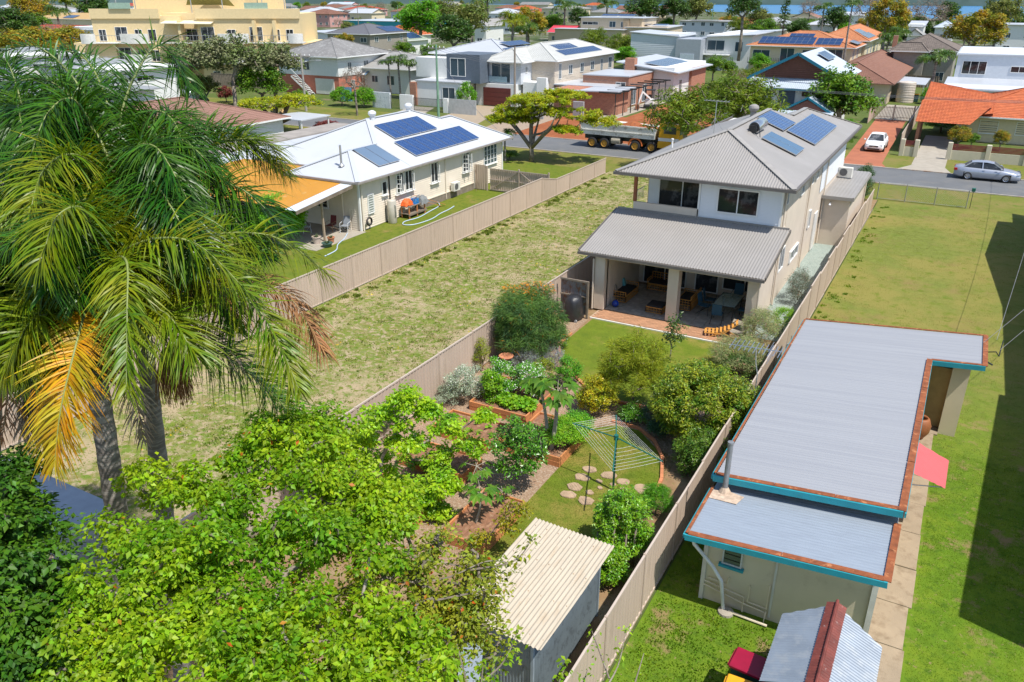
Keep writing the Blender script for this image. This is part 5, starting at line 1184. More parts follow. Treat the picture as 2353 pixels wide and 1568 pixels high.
def crv(pts, n):
    P = []; k = len(pts)
    for i in range(k - 1):
        p0, p1, p2, p3 = [Vector(pts[max(0, min(k - 1, i + j))]) for j in (-1, 0, 1, 2)]
        for t in range(n):
            t /= n; P.append(.5 * ((2 * p1) + (p2 - p0) * t + (2 * p0 - 5 * p1 + 4 * p2 - p3) * t * t + (3 * p1 - p0 - 3 * p2 + p3) * t ** 3))
    P.append(Vector(pts[-1])); return P
def frond_mesh(pts, mat, ll=.78, n=165, wd=.024, droop=.62, seed=0, dead=False, name='frond', seg=6, spread=.75):
    rs = np.random.RandomState(seed); P = crv(pts, 10); A = np.array([tuple(p) for p in P])
    d = np.linalg.norm(np.diff(A, axis=0), axis=1); s = np.concatenate([[0], np.cumsum(d)]); s /= s[-1]
    t = np.linspace(.14, .995, n); t = np.repeat(t, 2) + rs.uniform(-.3, .3, 2 * n) / n; t = np.clip(t, 0, 1)
    pos = np.stack([np.interp(t, s, A[:, i]) for i in range(3)], 1); pos2 = np.stack([np.interp(np.clip(t + .02, 0, 1), s, A[:, i]) for i in range(3)], 1); pos1 = np.stack([np.interp(np.clip(t - .02, 0, 1), s, A[:, i]) for i in range(3)], 1)
    T = pos2 - pos1; T /= np.linalg.norm(T, axis=1)[:, None] + 1e-9
    upv = np.array([0, 0, 1.0]); S = np.cross(T, upv); S /= np.linalg.norm(S, axis=1)[:, None] + 1e-9; U = np.cross(S, T)
    side = np.tile([1, -1], n)[:, None]; ang = rs.uniform(-spread, spread + .35, 2 * n)[:, None]
    fwdw = (.35 + .8 * t ** 2)[:, None] + rs.uniform(-.12, .12, (2 * n, 1))
    D0 = S * side * np.cos(ang) + U * np.sin(ang) + T * fwdw; D0 /= np.linalg.norm(D0, axis=1)[:, None]
    D0 += rs.randn(2 * n, 3) * .13
    L = ll * (np.clip(np.sin(pi * (t * .82 + .12)), .05, 1) ** .6) * rs.uniform(.8, 1.12, 2 * n); L = L[:, None]
    if dead: droop *= 1.6
    dr = droop * rs.uniform(.6, 1.35, (2 * n, 1))
    V = []
    for j in range(seg):
        q = j / (seg - 1); c = pos + D0 * L * q * (1 - .22 * dr * q * .5) - upv * L * dr * q ** 2 * .62
        tang = D0 - upv * dr * q * 1.2; wv = np.cross(tang, U + .3 * T); wv /= np.linalg.norm(wv, axis=1)[:, None] + 1e-9
        w = wd * (1 - q ** 2.2) * (.45 + .55 * min(1, q * 4)) + .002
        tw = rs.uniform(-.25, .25, (2 * n, 1)); wv = wv + U * tw; V += [c - wv * w / 2, c + wv * w / 2]
    V = np.stack(V, 1).reshape(-1, 3); i = np.arange(2 * n)[:, None] * (2 * seg)
    F = np.concatenate([i + [2 * j, 2 * j + 1, 2 * j + 3, 2 * j + 2] for j in range(seg - 1)], 0)
    # rachis
    rb = MB(); k = len(P); rb.tube(P, [.03 * (1 - .85 * a / (k - 1)) for a in range(k)], 5)
    nV = len(V); RV = np.array([tuple(v) for v in rb.v]); RF = np.array([f for f in rb.f if len(f) == 4]) + nV
    return npmesh(name, np.concatenate([V, RV]), np.concatenate([F, RF]), [mat, rachb if dead else rach], mi=np.concatenate([np.zeros(len(F), int), np.ones(len(RF), int)]))
def palm(label, base, crown, r0, specs, seed, extra=8, rmat=(pal_d,), dep0=None, elen=2.9, skip=lambda a: False, cat='palm tree'):
    t = thing('queen_palm', label, cat, base, 0, 'queen palms'); B = Vector(base); Cc = Vector(crown); rs = random.Random(seed)
    b = MB(); k = 46; pts = []; rr = []
    for i in range(k + 1):
        a = i / k; p = B.lerp(Cc, a) + Vector((sin(a * 3) * .05, 0, 0)); pts.append(p); rr.append(r0 * (1.15 - .3 * a) * (1 + (.05 if i % 2 else -.02)))
    b.tube(pts, rr, 16); b.build('trunk', ptrunk, t, smooth=True)
    b = MB(); b.tube([Cc + Vector((0, 0, -.1)), Cc + Vector((0, 0, .35)), Cc + Vector((.02, 0, .8))], [r0 * .85, r0 * .7, r0 * .25], 12); b.build('crownshaft', M('palm_sheath', (.2, .2, .12), .7, .2), t, smooth=True)
    def put(pts, mat, sd, **kw):
        me = frond_mesh([Vector(p) - B for p in pts], mat, seed=sd, **kw); return inst('frond', me, t)
    for i, (pl, mat, kw) in enumerate(specs):
        pts = [Cc + Vector((0, 0, .3))] + [WD(x, y, d) for x, y, d in pl]; o = put(pts, mat, seed * 100 + i, **kw)
        if mat is pal_o: o['label'] = 'bright yellow frond'
        if mat is pal_b: o['label'] = 'dead brown frond'
    for i in range(extra):
        a = 2.4 * i + rs.uniform(-.3, .3); e = rs.uniform(-.15, 1.25); L = elen * rs.uniform(.85, 1.1)
        if skip(a): continue
        dx, dy = cos(a), sin(a); p0 = Cc + Vector((0, 0, .3)); p1 = p0 + Vector((dx * cos(e), dy * cos(e), sin(e))) * L * .38
        p2 = p1 + Vector((dx, dy, sin(e) * .45 - .15)) * L * .32; p3 = p2 + Vector((dx * .8, dy * .8, -.75)) * L * .3
        put([p0, p1, p2, p3], rs.choice(rmat), seed * 100 + 50 + i, n=140)
    return t
dk = {}
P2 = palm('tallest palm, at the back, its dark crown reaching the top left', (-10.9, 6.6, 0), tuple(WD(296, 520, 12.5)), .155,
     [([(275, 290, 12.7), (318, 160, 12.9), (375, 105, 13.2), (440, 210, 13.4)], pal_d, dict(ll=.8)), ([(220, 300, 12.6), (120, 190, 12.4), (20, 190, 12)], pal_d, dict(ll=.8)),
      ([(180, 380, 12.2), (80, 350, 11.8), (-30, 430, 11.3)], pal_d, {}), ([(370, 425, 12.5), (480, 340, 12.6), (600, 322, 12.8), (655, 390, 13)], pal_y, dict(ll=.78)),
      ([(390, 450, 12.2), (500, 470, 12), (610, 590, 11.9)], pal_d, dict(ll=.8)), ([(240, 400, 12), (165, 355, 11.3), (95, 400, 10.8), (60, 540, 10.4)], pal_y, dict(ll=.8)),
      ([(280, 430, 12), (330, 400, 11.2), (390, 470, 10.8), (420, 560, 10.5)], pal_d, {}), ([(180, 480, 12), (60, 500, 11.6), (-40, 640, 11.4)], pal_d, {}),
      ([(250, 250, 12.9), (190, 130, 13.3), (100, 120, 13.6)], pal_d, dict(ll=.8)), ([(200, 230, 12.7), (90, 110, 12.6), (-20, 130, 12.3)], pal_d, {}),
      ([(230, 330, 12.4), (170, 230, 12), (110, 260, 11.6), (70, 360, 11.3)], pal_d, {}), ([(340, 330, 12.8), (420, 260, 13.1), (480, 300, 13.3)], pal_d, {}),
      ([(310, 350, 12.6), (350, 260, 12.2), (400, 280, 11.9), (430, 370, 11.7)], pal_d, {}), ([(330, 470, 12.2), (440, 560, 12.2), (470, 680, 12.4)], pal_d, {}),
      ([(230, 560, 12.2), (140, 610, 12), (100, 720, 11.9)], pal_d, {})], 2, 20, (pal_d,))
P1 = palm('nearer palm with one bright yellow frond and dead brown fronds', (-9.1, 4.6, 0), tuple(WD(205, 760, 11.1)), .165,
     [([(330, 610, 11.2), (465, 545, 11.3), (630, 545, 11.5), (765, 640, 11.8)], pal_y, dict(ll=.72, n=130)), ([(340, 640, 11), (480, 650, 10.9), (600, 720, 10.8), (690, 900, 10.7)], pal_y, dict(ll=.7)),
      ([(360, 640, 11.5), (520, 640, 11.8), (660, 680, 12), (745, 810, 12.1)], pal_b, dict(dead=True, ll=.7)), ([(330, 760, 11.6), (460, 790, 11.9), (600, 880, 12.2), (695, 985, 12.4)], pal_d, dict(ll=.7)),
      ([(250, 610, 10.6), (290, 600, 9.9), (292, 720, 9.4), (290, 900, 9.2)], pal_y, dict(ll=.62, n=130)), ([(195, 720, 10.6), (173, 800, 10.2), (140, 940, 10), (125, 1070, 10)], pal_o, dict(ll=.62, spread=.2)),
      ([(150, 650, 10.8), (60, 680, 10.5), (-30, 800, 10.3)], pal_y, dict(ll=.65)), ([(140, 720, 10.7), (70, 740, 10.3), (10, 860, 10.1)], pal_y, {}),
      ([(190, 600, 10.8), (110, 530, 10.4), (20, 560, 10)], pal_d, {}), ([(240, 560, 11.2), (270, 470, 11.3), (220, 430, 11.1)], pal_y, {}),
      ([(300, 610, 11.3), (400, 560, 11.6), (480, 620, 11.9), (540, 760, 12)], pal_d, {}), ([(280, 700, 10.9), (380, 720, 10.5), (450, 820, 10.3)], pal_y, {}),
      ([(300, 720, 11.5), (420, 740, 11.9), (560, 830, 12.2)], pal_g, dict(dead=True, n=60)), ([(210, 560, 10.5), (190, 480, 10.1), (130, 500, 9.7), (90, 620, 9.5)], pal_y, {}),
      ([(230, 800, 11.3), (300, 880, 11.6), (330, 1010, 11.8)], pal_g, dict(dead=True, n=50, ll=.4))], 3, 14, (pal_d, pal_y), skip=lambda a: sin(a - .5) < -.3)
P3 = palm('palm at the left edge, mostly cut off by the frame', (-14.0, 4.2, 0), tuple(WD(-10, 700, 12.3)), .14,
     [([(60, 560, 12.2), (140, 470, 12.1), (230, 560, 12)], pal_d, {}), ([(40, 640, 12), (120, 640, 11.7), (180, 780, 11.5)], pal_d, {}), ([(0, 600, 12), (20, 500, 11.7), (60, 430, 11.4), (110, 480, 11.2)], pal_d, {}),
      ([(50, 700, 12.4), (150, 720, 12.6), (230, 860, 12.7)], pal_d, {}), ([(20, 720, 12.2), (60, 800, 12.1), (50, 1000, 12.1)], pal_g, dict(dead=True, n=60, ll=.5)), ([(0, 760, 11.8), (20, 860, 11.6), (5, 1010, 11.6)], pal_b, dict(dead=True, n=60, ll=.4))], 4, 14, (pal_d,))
palm('dark palm behind the two front palms at the upper left', (-18.8, 5.5, 0), tuple(WD(85, 400, 14.2)), .14, [([(40, 330, 14), (-20, 250, 13.8), (-60, 330, 13.5)], pal_d, {}), ([(120, 280, 14.2), (170, 190, 14.3), (230, 250, 14.2)], pal_d, {}), ([(60, 280, 14), (20, 150, 14), (-30, 120, 14)], pal_d, {})], 6, 26, (pal_d,))
def strands(name, c, parent, n, L, r, m, seed):
    rs = np.random.RandomState(seed); b = MB(); c = Vector(c)
    for i in range(n):
        a = rs.rand() * 6.28; l = L * rs.uniform(.5, 1); o = Vector((cos(a) * r * rs.rand(), sin(a) * r * rs.rand(), 0))
        b.tube([c + o * .3, c + o + Vector((0, 0, -l * .5)), c + o * 1.1 + Vector((rs.uniform(-.05, .05), rs.uniform(-.05, .05), -l))], [.008, .006, .004], 3, cap=False)
    return b.build(name, m, parent)
strands('fruit_stalk', WD(385, 800, 12.2), P2, 260, 1.0, .3, pal_b, 1); strands('fruit_stalk', WD(70, 880, 11.8), P3, 320, 1.3, .3, pal_g, 2); strands('fruit_stalk', WD(255, 790, 11), P1, 90, .6, .2, pal_b, 5)
strands('fibre_skirt', WD(300, 545, 12.6), P2, 160, .9, .16, pal_b, 3)

# big bright green tree in front
lt = leafmat('bright_leaf', (.14, .3, .008), (.28, .42, .012), .45, .45, .3, .9, .4, .02)
ltd = leafmat('dark_glossy_leaf', (.03, .1, .006), (.07, .17, .008), .5, .25, .28, 1.5, .35, .015)
ltm = leafmat('orange_leaf', (.5, .12, .01), (.4, .2, .02), .5, .3, .3, 1, .3, .01)
dull = leafmat('olive_leaf', (.16, .22, .012), (.27, .29, .018), .5, .3, .3, 1.4, .35, .02)
def bigtree(name, label, base, top, ells, nc, nl, cr, L, lm, r0, seed, wid=.55, extra=None, shell=.35, flat=.7, low=-.3, bk=bark, up=.5, group=None, cat='tree'):
    B = Vector(base); tp = Vector(top); rel = [tuple(B.lerp(tp, k / 4) - B + Vector((.06 * sin(k * 2), .05 * cos(k * 3) - .05, 0)) * (1 if 0 < k < 4 else 0)) for k in range(5)]
    m = tree_meshes(name, [(tuple(Vector(c) - B), r) for c, r in ells], nc, nl, cr, L, lm, bk, rel, r0, seed, wid, .25, up, shell, low, flat, extra)
    return plant(name, label, cat, base, m, group=group)
bigtree('leafy_tree', 'big bright lime green leafy tree filling the bottom left foreground', (-7.4, 5.6, 0), (-7.1, 5.7, 5.4),
        [(WD(430, 1180, 10.4), (1.15, 1.0, .75)), (WD(640, 1120, 10.8), (1.2, 1.0, .8)), (WD(520, 1330, 9.6), (1.1, .9, .9)), (WD(330, 1430, 9.2), (.95, .8, .85)), (WD(480, 1540, 8.8), (1.1, .8, .8)), (WD(240, 1540, 8.9), (.8, .7, .7)), (WD(720, 1500, 8.9), (1.0, .8, .8)), (WD(760, 1280, 9.8), (.95, .8, .8)), (WD(880, 1540, 8.7), (.8, .7, .6)), (WD(690, 1030, 11.2), (.95, .8, .5)), (WD(860, 1180, 10.6), (.7, .7, .5)), (WD(560, 1440, 9), (.7, .6, .5)), (WD(380, 1300, 9.4), (.7, .6, .5))],
        400, 190, .23, .064, lt, .2, 21, .62, (ltm, .004), shell=.25, up=.42)
bigtree('open_branched_tree', 'half bare tree with grey branches and orange blossoms in the foreground', (-5.6, 7.0, 0), (-5.5, 7.1, 4.6),
        [(WD(820, 1420, 9.8), (1.25, 1.0, .9)), (WD(980, 1340, 10.2), (1.0, .9, .6)), (WD(1040, 1450, 9.9), (.7, .6, .45))], 170, 70, .24, .055, dull, .14, 22, .6, (ltm, .02), shell=.2, flat=.9)
bigtree('dark_glossy_tree', 'dark glossy green tree in the bottom left corner', (-9.2, 3.2, 0), (-9.1, 3.3, 5.2),
        [(WD(30, 1290, 9.9), (1.0, .9, .9)), (WD(80, 1440, 9.4), (1.0, .9, .9)), (WD(-30, 1150, 10.4), (.9, .8, .7)), (WD(10, 1560, 9), (.9, .8, .7))], 110, 320, .33, .075, ltd, .16, 23, .6)
# overhanging twig with leaves above the iron shed
def twigs(name, label, paths, m, L, n, seed, cat='branch'):
    rs = np.random.RandomState(seed); b = MB(); Ps = []
    root = Vector(paths[0][0])
    for pl in paths:
        q = crv([Vector(p) - root for p in pl], 8); b.tube(q, [.016 * (1 - .8 * i / len(q)) for i in range(len(q))], 5, cap=False)
        for p in q[3:]: Ps.append(np.array(p) + rs.randn(n, 3) * .06)
    t = thing(name, label, cat, tuple(root)); b.build('stem', bark, t, world=False)
    P = np.concatenate(Ps); V, F = leaves(P, L, .55, .4, .5, rs); inst('leaves', npmesh('leaves', V, F, m), t)
twigs('overhanging_branch', 'thin leafy branches reaching over the cream shed roof', [[WD(900, 1340, 9.9), WD(1020, 1330, 9.9), WD(1120, 1290, 10), WD(1195, 1300, 10)], [WD(1080, 1310, 10), WD(1180, 1290, 10), WD(1225, 1235, 10)], [WD(1000, 1380, 9.6), WD(1100, 1360, 9.6), WD(1140, 1350, 9.6)], [WD(950, 1280, 10.2), WD(1050, 1300, 10.2), WD(1120, 1310, 10.2)]], dull, .06, 5, 31)
twigs('young_shoots', 'pale green shoots standing in front of the iron shed', [[WD(1060, 1600, 9.2), WD(1150, 1530, 9.3), WD(1190, 1450, 9.4)], [WD(1080, 1600, 9), WD(1050, 1480, 9.2)], [WD(1100, 1620, 9), WD(1110, 1530, 9.1)], [WD(1270, 1600, 9.6), WD(1300, 1530, 9.7)]], lt, .06, 7, 32, 'plant')
twigs('fence_creeper', 'sparse leafy creeper growing over the near end of the beige fence', [[WD(1380, 1600, 11), WD(1420, 1530, 11.2), WD(1440, 1440, 11.5)], [WD(1330, 1600, 11), WD(1350, 1540, 11)], [WD(1450, 1600, 11), WD(1480, 1500, 11.4)], [WD(1400, 1560, 11), WD(1360, 1450, 11.6)]], lt, .055, 5, 33, 'plant')
bigtree('bottom_bush', 'low leafy bush at the bottom edge in front of the iron shed', (-5.6, 8.6, 0), (-5.6, 8.6, 1.0), [((-6.0, 9.0, 1.9), (.8, .6, .5)), ((-4.9, 9.3, 1.4), (.6, .5, .5)), ((-3.9, 9.6, .9), (.7, .5, .5))], 40, 130, .26, .06, lt, .05, 24, cat='bush')

# ---- garden saplings and shrubs (positions read from the photograph, built where they stand)
def shrub(name, label, px, py, z, r, lm, L=.06, nc=30, nl=90, cr=None, wid=.5, seed=1, cat='shrub', extra=None, flat=.8, base=None, group=None, up=.5, shell=.5, r0=.03, low=-.35, bk=bark):
    """crown centre at photo point (px,py) at height z; r = (rx, ry, rz)"""
    c = W(px, py, z); bs = base or (c.x, c.y, 0); B = Vector(bs)
    rel = [(0, 0, 0), (0, 0, max(.05, (z - r[2]) * .5)), (.02, 0, max(.1, z - r[2] * .6))]
    m = tree_meshes(name, [((c.x - B.x, c.y - B.y, z), r)], nc, nl, cr or max(r) * .32, L, lm, bk, rel, r0, seed, wid, .15, up, shell, low, flat, extra, r1=.006)
    return plant(name, label, cat, bs, m, group=group)
flw = lambda n, c: leafmat(n, c, mul(c, .85), .7, .2, .2, 3, .15, .0)
whitef = flw('white_flower', (.8, .8, .72)); orangef = flw('orange_flower', (.75, .28, .02)); pinkf = flw('pink_flower', (.6, .28, .22)); purplef = flw('lavender_flower', (.3, .28, .42)); yellowf = flw('yellow_green_flower', (.5, .48, .03))
grev = leafmat('needle_leaf', (0.062, 0.138, 0.044), (0.125, 0.237, 0.037), .6, .25, .3, 2, .3, .02); silver = leafmat('silver_leaf', (.27, .36, .22), (.36, .42, .3), .7, .2, .2, 3, .2, .02)
citrus = leafmat('citrus_leaf', (0.056, 0.188, 0.010), (0.112, 0.275, 0.015), .3, .22, .55, 3, .3, .01); fresh = leafmat('fresh_leaf', (.14, .36, .012), (.24, .42, .015), .5, .35, .35, 3, .25, .015)
olive = leafmat('airy_leaf', (0.200, 0.275, 0.015), (0.312, 0.350, 0.019), .6, .35, .3, 1.5, .25, .02); tipped = leafmat('tipped_leaf', (0.088, 0.200, 0.015), (0.300, 0.338, 0.019), .4, .28, .4, 3.5, .3, .03)
herb = leafmat('herb_leaf', (0.075, 0.275, 0.015), (0.150, 0.388, 0.019), .5, .3, .35, 4, .3, .02); goldl = leafmat('golden_citrus_leaf', (0.225, 0.300, 0.013), (0.525, 0.450, 0.015), .4, .3, .4, 4, .3, .03)
shrub('grevillea', 'large rounded grevillea with orange flower spikes by the fence', 1215, 745, 1.55, (1.35, 1.35, 1.45), grev, .19, 120, 420, .4, .07, 41, extra=(orangef, .012), low=-.7, up=.05)
shrub('round_shrub', 'small round dark shrub at the foot of the grevillea', 1288, 775, .45, (.4, .4, .45), citrus, .04, 30, 120, .14, .5, 42, low=-.6)
shrub('orange_spikes', 'loose upper stems of the grevillea with orange spikes', 1215, 665, 2.7, (1.0, .9, .3), grev, .1, 30, 50, .2, .3, 43, extra=(orangef, .5))
shrub('silver_bush', 'silver green bush dotted with tiny white flowers against the fence', 1068, 880, .75, (.72, .7, .7), silver, .05, 70, 150, .2, .4, 44, extra=(whitef, .16), low=-.6)
shrub('silver_ground_cover', 'pale silver lavender spreading at the fence below the silver bush', 1035, 905, .35, (.5, .7, .35), silver, .05, 40, 120, .18, .25, 45, low=-.5)
shrub('white_flowering_bush', 'leafy green bush covered in white flowers, left one in the back bed', 1150, 865, .95, (.6, .55, .75), herb, .06, 60, 130, .2, .5, 46, extra=(whitef, .16), low=-.6)
shrub('white_flowering_bush', 'leafy green bush covered in white flowers, right one in the back bed', 1215, 870, .9, (.65, .55, .65), herb, .06, 60, 130, .2, .5, 47, extra=(whitef, .2), low=-.6)
shrub('lettuce_patch', 'bright green lettuces growing in the front corner of the back bed', 1190, 925, .42, (.85, .35, .14), fresh, .12, 50, 50, .13, .8, 48, 'vegetables', low=-.1)
shrub('pea_vine', 'tall green climbing vine at the left end of the back bed', 1130, 890, .8, (.35, .4, .75), fresh, .06, 40, 100, .17, .6, 49, 'plant', low=-.7)
shrub('lavender_bush', 'grey purple lavender bush behind the white flowers', 1205, 825, .5, (.6, .5, .5), silver, .06, 50, 130, .17, .15, 50, extra=(purplef, .35), low=-.5, up=.1)
shrub('lavender_bush', 'grey purple lavender bush next to the upper lawn edging', 1270, 820, .5, (.45, .4, .5), silver, .06, 44, 120, .15, .15, 51, extra=(purplef, .4), low=-.5, up=.1)
shrub('upright_shrub', 'narrow upright shrub with yellowish shoots against the fence', 1105, 812, .8, (.3, .35, .75), olive, .05, 30, 80, .15, .4, 52, low=-.7)
shrub('green_shrub', 'dark green shrub between the lavender and the lawn', 1305, 850, .6, (.45, .45, .55), herb, .06, 44, 110, .18, .4, 53, low=-.6)
shrub('green_shrub', 'leafy green shrub with yellow tips behind the white flowers', 1250, 850, .7, (.4, .4, .5), tipped, .05, 36, 100, .16, .4, 54, low=-.6)
shrub('golden_citrus', 'round golden green citrus bush left of the airy acacia', 1372, 905, .75, (.72, .7, .75), goldl, .06, 90, 130, .18, .5, 55, low=-.7)
shrub('airy_acacia', 'tall airy yellow green acacia standing at the edge of the upper lawn', 1458, 850, 1.55, (1.2, 1.15, 1.5), olive, .13, 190, 140, .27, .12, 56, 'tree', low=-.5, up=.2, shell=.2, r0=.05)
shrub('round_leafy_bush', 'big round glossy bush with yellowish tips right of the clothesline', 1615, 925, 1.45, (1.75, 1.6, 1.2), tipped, .085, 230, 270, .32, .42, 57, low=-.6)
shrub('dark_understorey', 'dark green bush growing below the big round bush by the fence', 1610, 1035, .75, (.75, .9, .75), leafmat('under_leaf', (0.056, 0.150, 0.015), (0.150, 0.250, 0.019), .4, .25, .4, 3, .3, .02), .07, 80, 180, .25, .35, 58, low=-.7)
shrub('blue_grey_shrub', 'blue grey feathery shrub between the acacia and the round bush', 1505, 950, .45, (.5, .45, .45), leafmat('blue_leaf', (.1, .16, .12), (.14, .2, .13), .7, .2, .2), .07, 44, 120, .16, .15, 59, low=-.5)
shrub('white_leaf_shrub', 'small shrub with white leaves in front of the round bush', 1520, 915, .75, (.28, .25, .4), whitef, .06, 24, 60, .13, .5, 60, low=-.6)
shrub('low_fern', 'low blue green ferny plant at the brick edging by the clothesline', 1520, 985, .3, (.45, .35, .3), leafmat('fern_leaf', (.05, .13, .06), (.08, .16, .07), .6, .25, .3), .09, 36, 90, .15, .18, 61, low=-.4)
shrub('strappy_plant', 'dark strappy plant behind the teal pot', 1455, 950, .3, (.5, .4, .3), citrus, .16, 30, 60, .15, .12, 62, low=-.3)
shrub('lemon_tree', 'young lemon tree with glossy leaves in the gravel between the beds', 1190, 1035, 1.3, (.85, .8, 1.05), citrus, .085, 80, 75, .22, .5, 63, 'tree', base=(-10.25, 18.75, 0), low=-.6, shell=.3, r0=.05)
shrub('herb_bed_leaves', 'bright lime herbs covering the raised bed with the papaya', 1300, 1005, .42, (.75, .9, .12), fresh, .05, 90, 130, .2, .6, 64, 'herbs', base=(-10.2, 21.2, .3), low=-.1)
shrub('herb_bed_leaves', 'darker green herbs at the back of the papaya bed', 1325, 965, .45, (.55, .45, .2), herb, .05, 60, 110, .17, .5, 65, 'herbs', low=-.1)
shrub('hedge_shrub', 'upright lime green hedge shrub beside the cream shed roof', 1430, 1208, .95, (.68, .75, 1.05), leafmat('hedge_leaf', (0.100, 0.275, 0.013), (0.225, 0.413, 0.015), .35, .28, .5, 3, .3, .02), .06, 110, 190, .22, .5, 66, low=-.7)
shrub('hedge_shrub', 'second lime green hedge shrub nearest the fence behind the shed', 1395, 1290, .6, (.5, .5, .6), MATS['hedge_leaf'], .06, 60, 150, .2, .5, 67, low=-.7)
for k, (x, y, h, lb) in enumerate(((1400, 1165, 2.0, 'leftmost inner'), (1424, 1150, 2.25, 'tallest middle'), (1448, 1160, 2.1, 'right hand'), (1375, 1190, 1.8, 'outer left'), (1412, 1185, 2.1, 'short central'), (1462, 1185, 2.0, 'outermost right'), (1390, 1230, 1.6, 'lower left'), (1440, 1200, 1.9, 'lower right'))):
    shrub('leafy_shoot', lb + ' leafy shoot rising from the lime hedge', x, y, h - .35, (.08, .08, .45), MATS['hedge_leaf'], .055, 18, 40, .07, .5, 68 + k, 'shoot', low=-.9)
shrub('rosemary_bush', 'upright dark rosemary bush at the right of the clothesline lawn', 1508, 1150, .5, (.45, .45, .5), herb, .09, 90, 120, .12, .1, 73, low=-.4, up=-.2)
shrub('dark_rosemary', 'dark upright rosemary against the beige fence behind the saplings', 868, 975, .5, (.35, .9, .5), leafmat('dark_needle', (.03, .07, .02), (.05, .1, .03), .6, .2, .3), .09, 90, 110, .13, .1, 74, low=-.5, up=-.2)
sap = leafmat('sapling_leaf', (0.200, 0.413, 0.010), (0.350, 0.525, 0.015), .4, .42, .4, 2, .28, .015)
def sapling(label, base, crowns, nc, nl, seed, L=.1, r0=.055, m=sap):
    B = Vector(base); el = []
    for (px, py, r) in crowns:
        z = ZY(base[0], base[1], py); q = W(px, py, z); el.append(((q.x, q.y, z), r))
    zt = min(e[0][2] - e[1][2] * .5 for e in el)
    return bigtree('sapling_tree', label, base, (base[0], base[1], max(.8, zt)), el, int(nc * 1.3), int(nl * 1.3), .2, L, m, r0, seed, .65, shell=.2, low=-.5)
sapling('slender sapling with pale grey trunk, tallest in the vegetable garden', (-12.46, 14.89, 0), [(880, 960, (.7, .7, .5)), (930, 920, (.45, .45, .35)), (985, 945, (.3, .3, .3)), (830, 1010, (.5, .5, .4)), (790, 1040, (.5, .5, .4)), (930, 1010, (.5, .5, .35))], 80, 60, 81)
sapling('lime sapling growing over the third raised bed', (-13.3, 16.6, 0), [(960, 1030, (.6, .6, .45)), (1010, 1050, (.5, .5, .4)), (1030, 985, (.55, .4, .3)), (1080, 1030, (.45, .5, .3)), (1115, 955, (.2, .2, .18))], 60, 42, 82)
sapling('lime sapling in the middle of the beds with thin twigs', (-11.9, 15.4, 0), [(960, 1140, (.6, .6, .45)), (900, 1120, (.5, .5, .4)), (1030, 1110, (.5, .5, .4)), (860, 1070, (.6, .6, .4)), (1000, 1170, (.5, .4, .3))], 90, 50, 83)
sapling('dense lime bush by the fence at the left of the vegetable garden', (-14.2, 14.2, 0), [(760, 1010, (.7, .7, .6)), (720, 1060, (.7, .7, .6)), (800, 1090, (.7, .7, .6)), (690, 1020, (.5, .5, .4))], 110, 80, 84)
sapling('yellow green shrub at the corner of the front raised bed', (-9.3, 14.6, 0), [(1110, 1235, (.25, .25, .3)), (1165, 1205, (.4, .3, .25)), (1190, 1170, (.3, .3, .25))], 30, 26, 85, .07, .02, leafmat('yellow_shoots', (.26, .27, .01), (.4, .36, .015), .4, .4, .4))
for k, (x, y, s, lb) in enumerate(((868, 590, 1, 'sparse weed tuft'),)): pass
# papaya trees
def papaya(label, trunks, seed, nl=13, pet=.55, blade=.4):
    rs = random.Random(seed); t = thing('papaya_tree', label, 'papaya tree', tuple(trunks[0][0]))
    B = Vector(trunks[0][0]); pm_ = leafmat('papaya_leaf', (.07, .17, .02), (.12, .26, .02), .6, .35, .2, 3, .25, .02)
    tb = MB(); vs = []; lf = MB(); fr_ = MB()
    for base, top, r in trunks:
        b0 = Vector(base) - B; t0 = Vector(top) - B; q = crv([b0, b0.lerp(t0, .5) + Vector((.04, .03, 0)), t0], 6); tb.tube(q, [r * (1.1 - .4 * i / len(q)) for i in range(len(q))], 8)
        for i in range(int(nl)):
            a = 2 * pi * i * .382 + rs.uniform(-.2, .2); e = rs.uniform(-.25, .95); d = Vector((cos(a) * cos(e), sin(a) * cos(e), sin(e))); L = pet * rs.uniform(.8, 1.15); p = t0 + d * L
            tb.tube([t0, p], [.012, .007], 4, cap=False); n = Vector((d.x * .5, d.y * .5, .8)).normalized(); u = Vector((d.x, d.y, -.25)).normalized(); u = (u - n * u.dot(n)).normalized(); v = n.cross(u)
            for j in range(7):
                b_ = -2.1 + 4.2 * j / 6; l = blade * (1 - .25 * abs(b_) / 2.1) * rs.uniform(.85, 1.1); dd = u * cos(b_) + v * sin(b_); ss = n.cross(dd)
                m_ = p + dd * l * .55 - n * .01; tip = p + dd * l - Vector((0, 0, l * .25)); w = l * .24
                lf.add([p, m_ - ss * w, p + dd * l * .75 - ss * w * .5 - n * .03, tip, p + dd * l * .75 + ss * w * .5 - n * .03, m_ + ss * w], [(0, 1, 2, 3), (0, 3, 4, 5)])
        for i in range(7 if r > .05 else 0):
            a = i * 1.3; c = t0 + Vector((cos(a) * .09, sin(a) * .09, -.15 - .07 * i)); fr_.lathe([(0, -.08), (.045, -.03), (.05, .03), (0, .08)], c, 8)
    tb.build('trunk', M('papaya_bark', (.36, .33, .26), .8, .15, 5), t, world=False, smooth=True); lf.build('leaves', pm_, t, world=False)
    if fr_.v: fr_.build('fruit', M('papaya_fruit', (.08, .16, .03), .5), t, world=False, smooth=True)
    return t
papaya('twin trunk papaya tree with green fruit in the herb bed', [((-9.85, 20.35, .25), (-9.75, 20.5, 2.35), .075), ((-10.05, 20.5, .25), (-10.45, 20.7, 2.2), .06)], 5)
papaya('small papaya plant in the front bed of dug soil', [((-9.95, 15.75, .25), (-9.85, 15.9, 1.15), .035)], 6, 9, .4, .3)
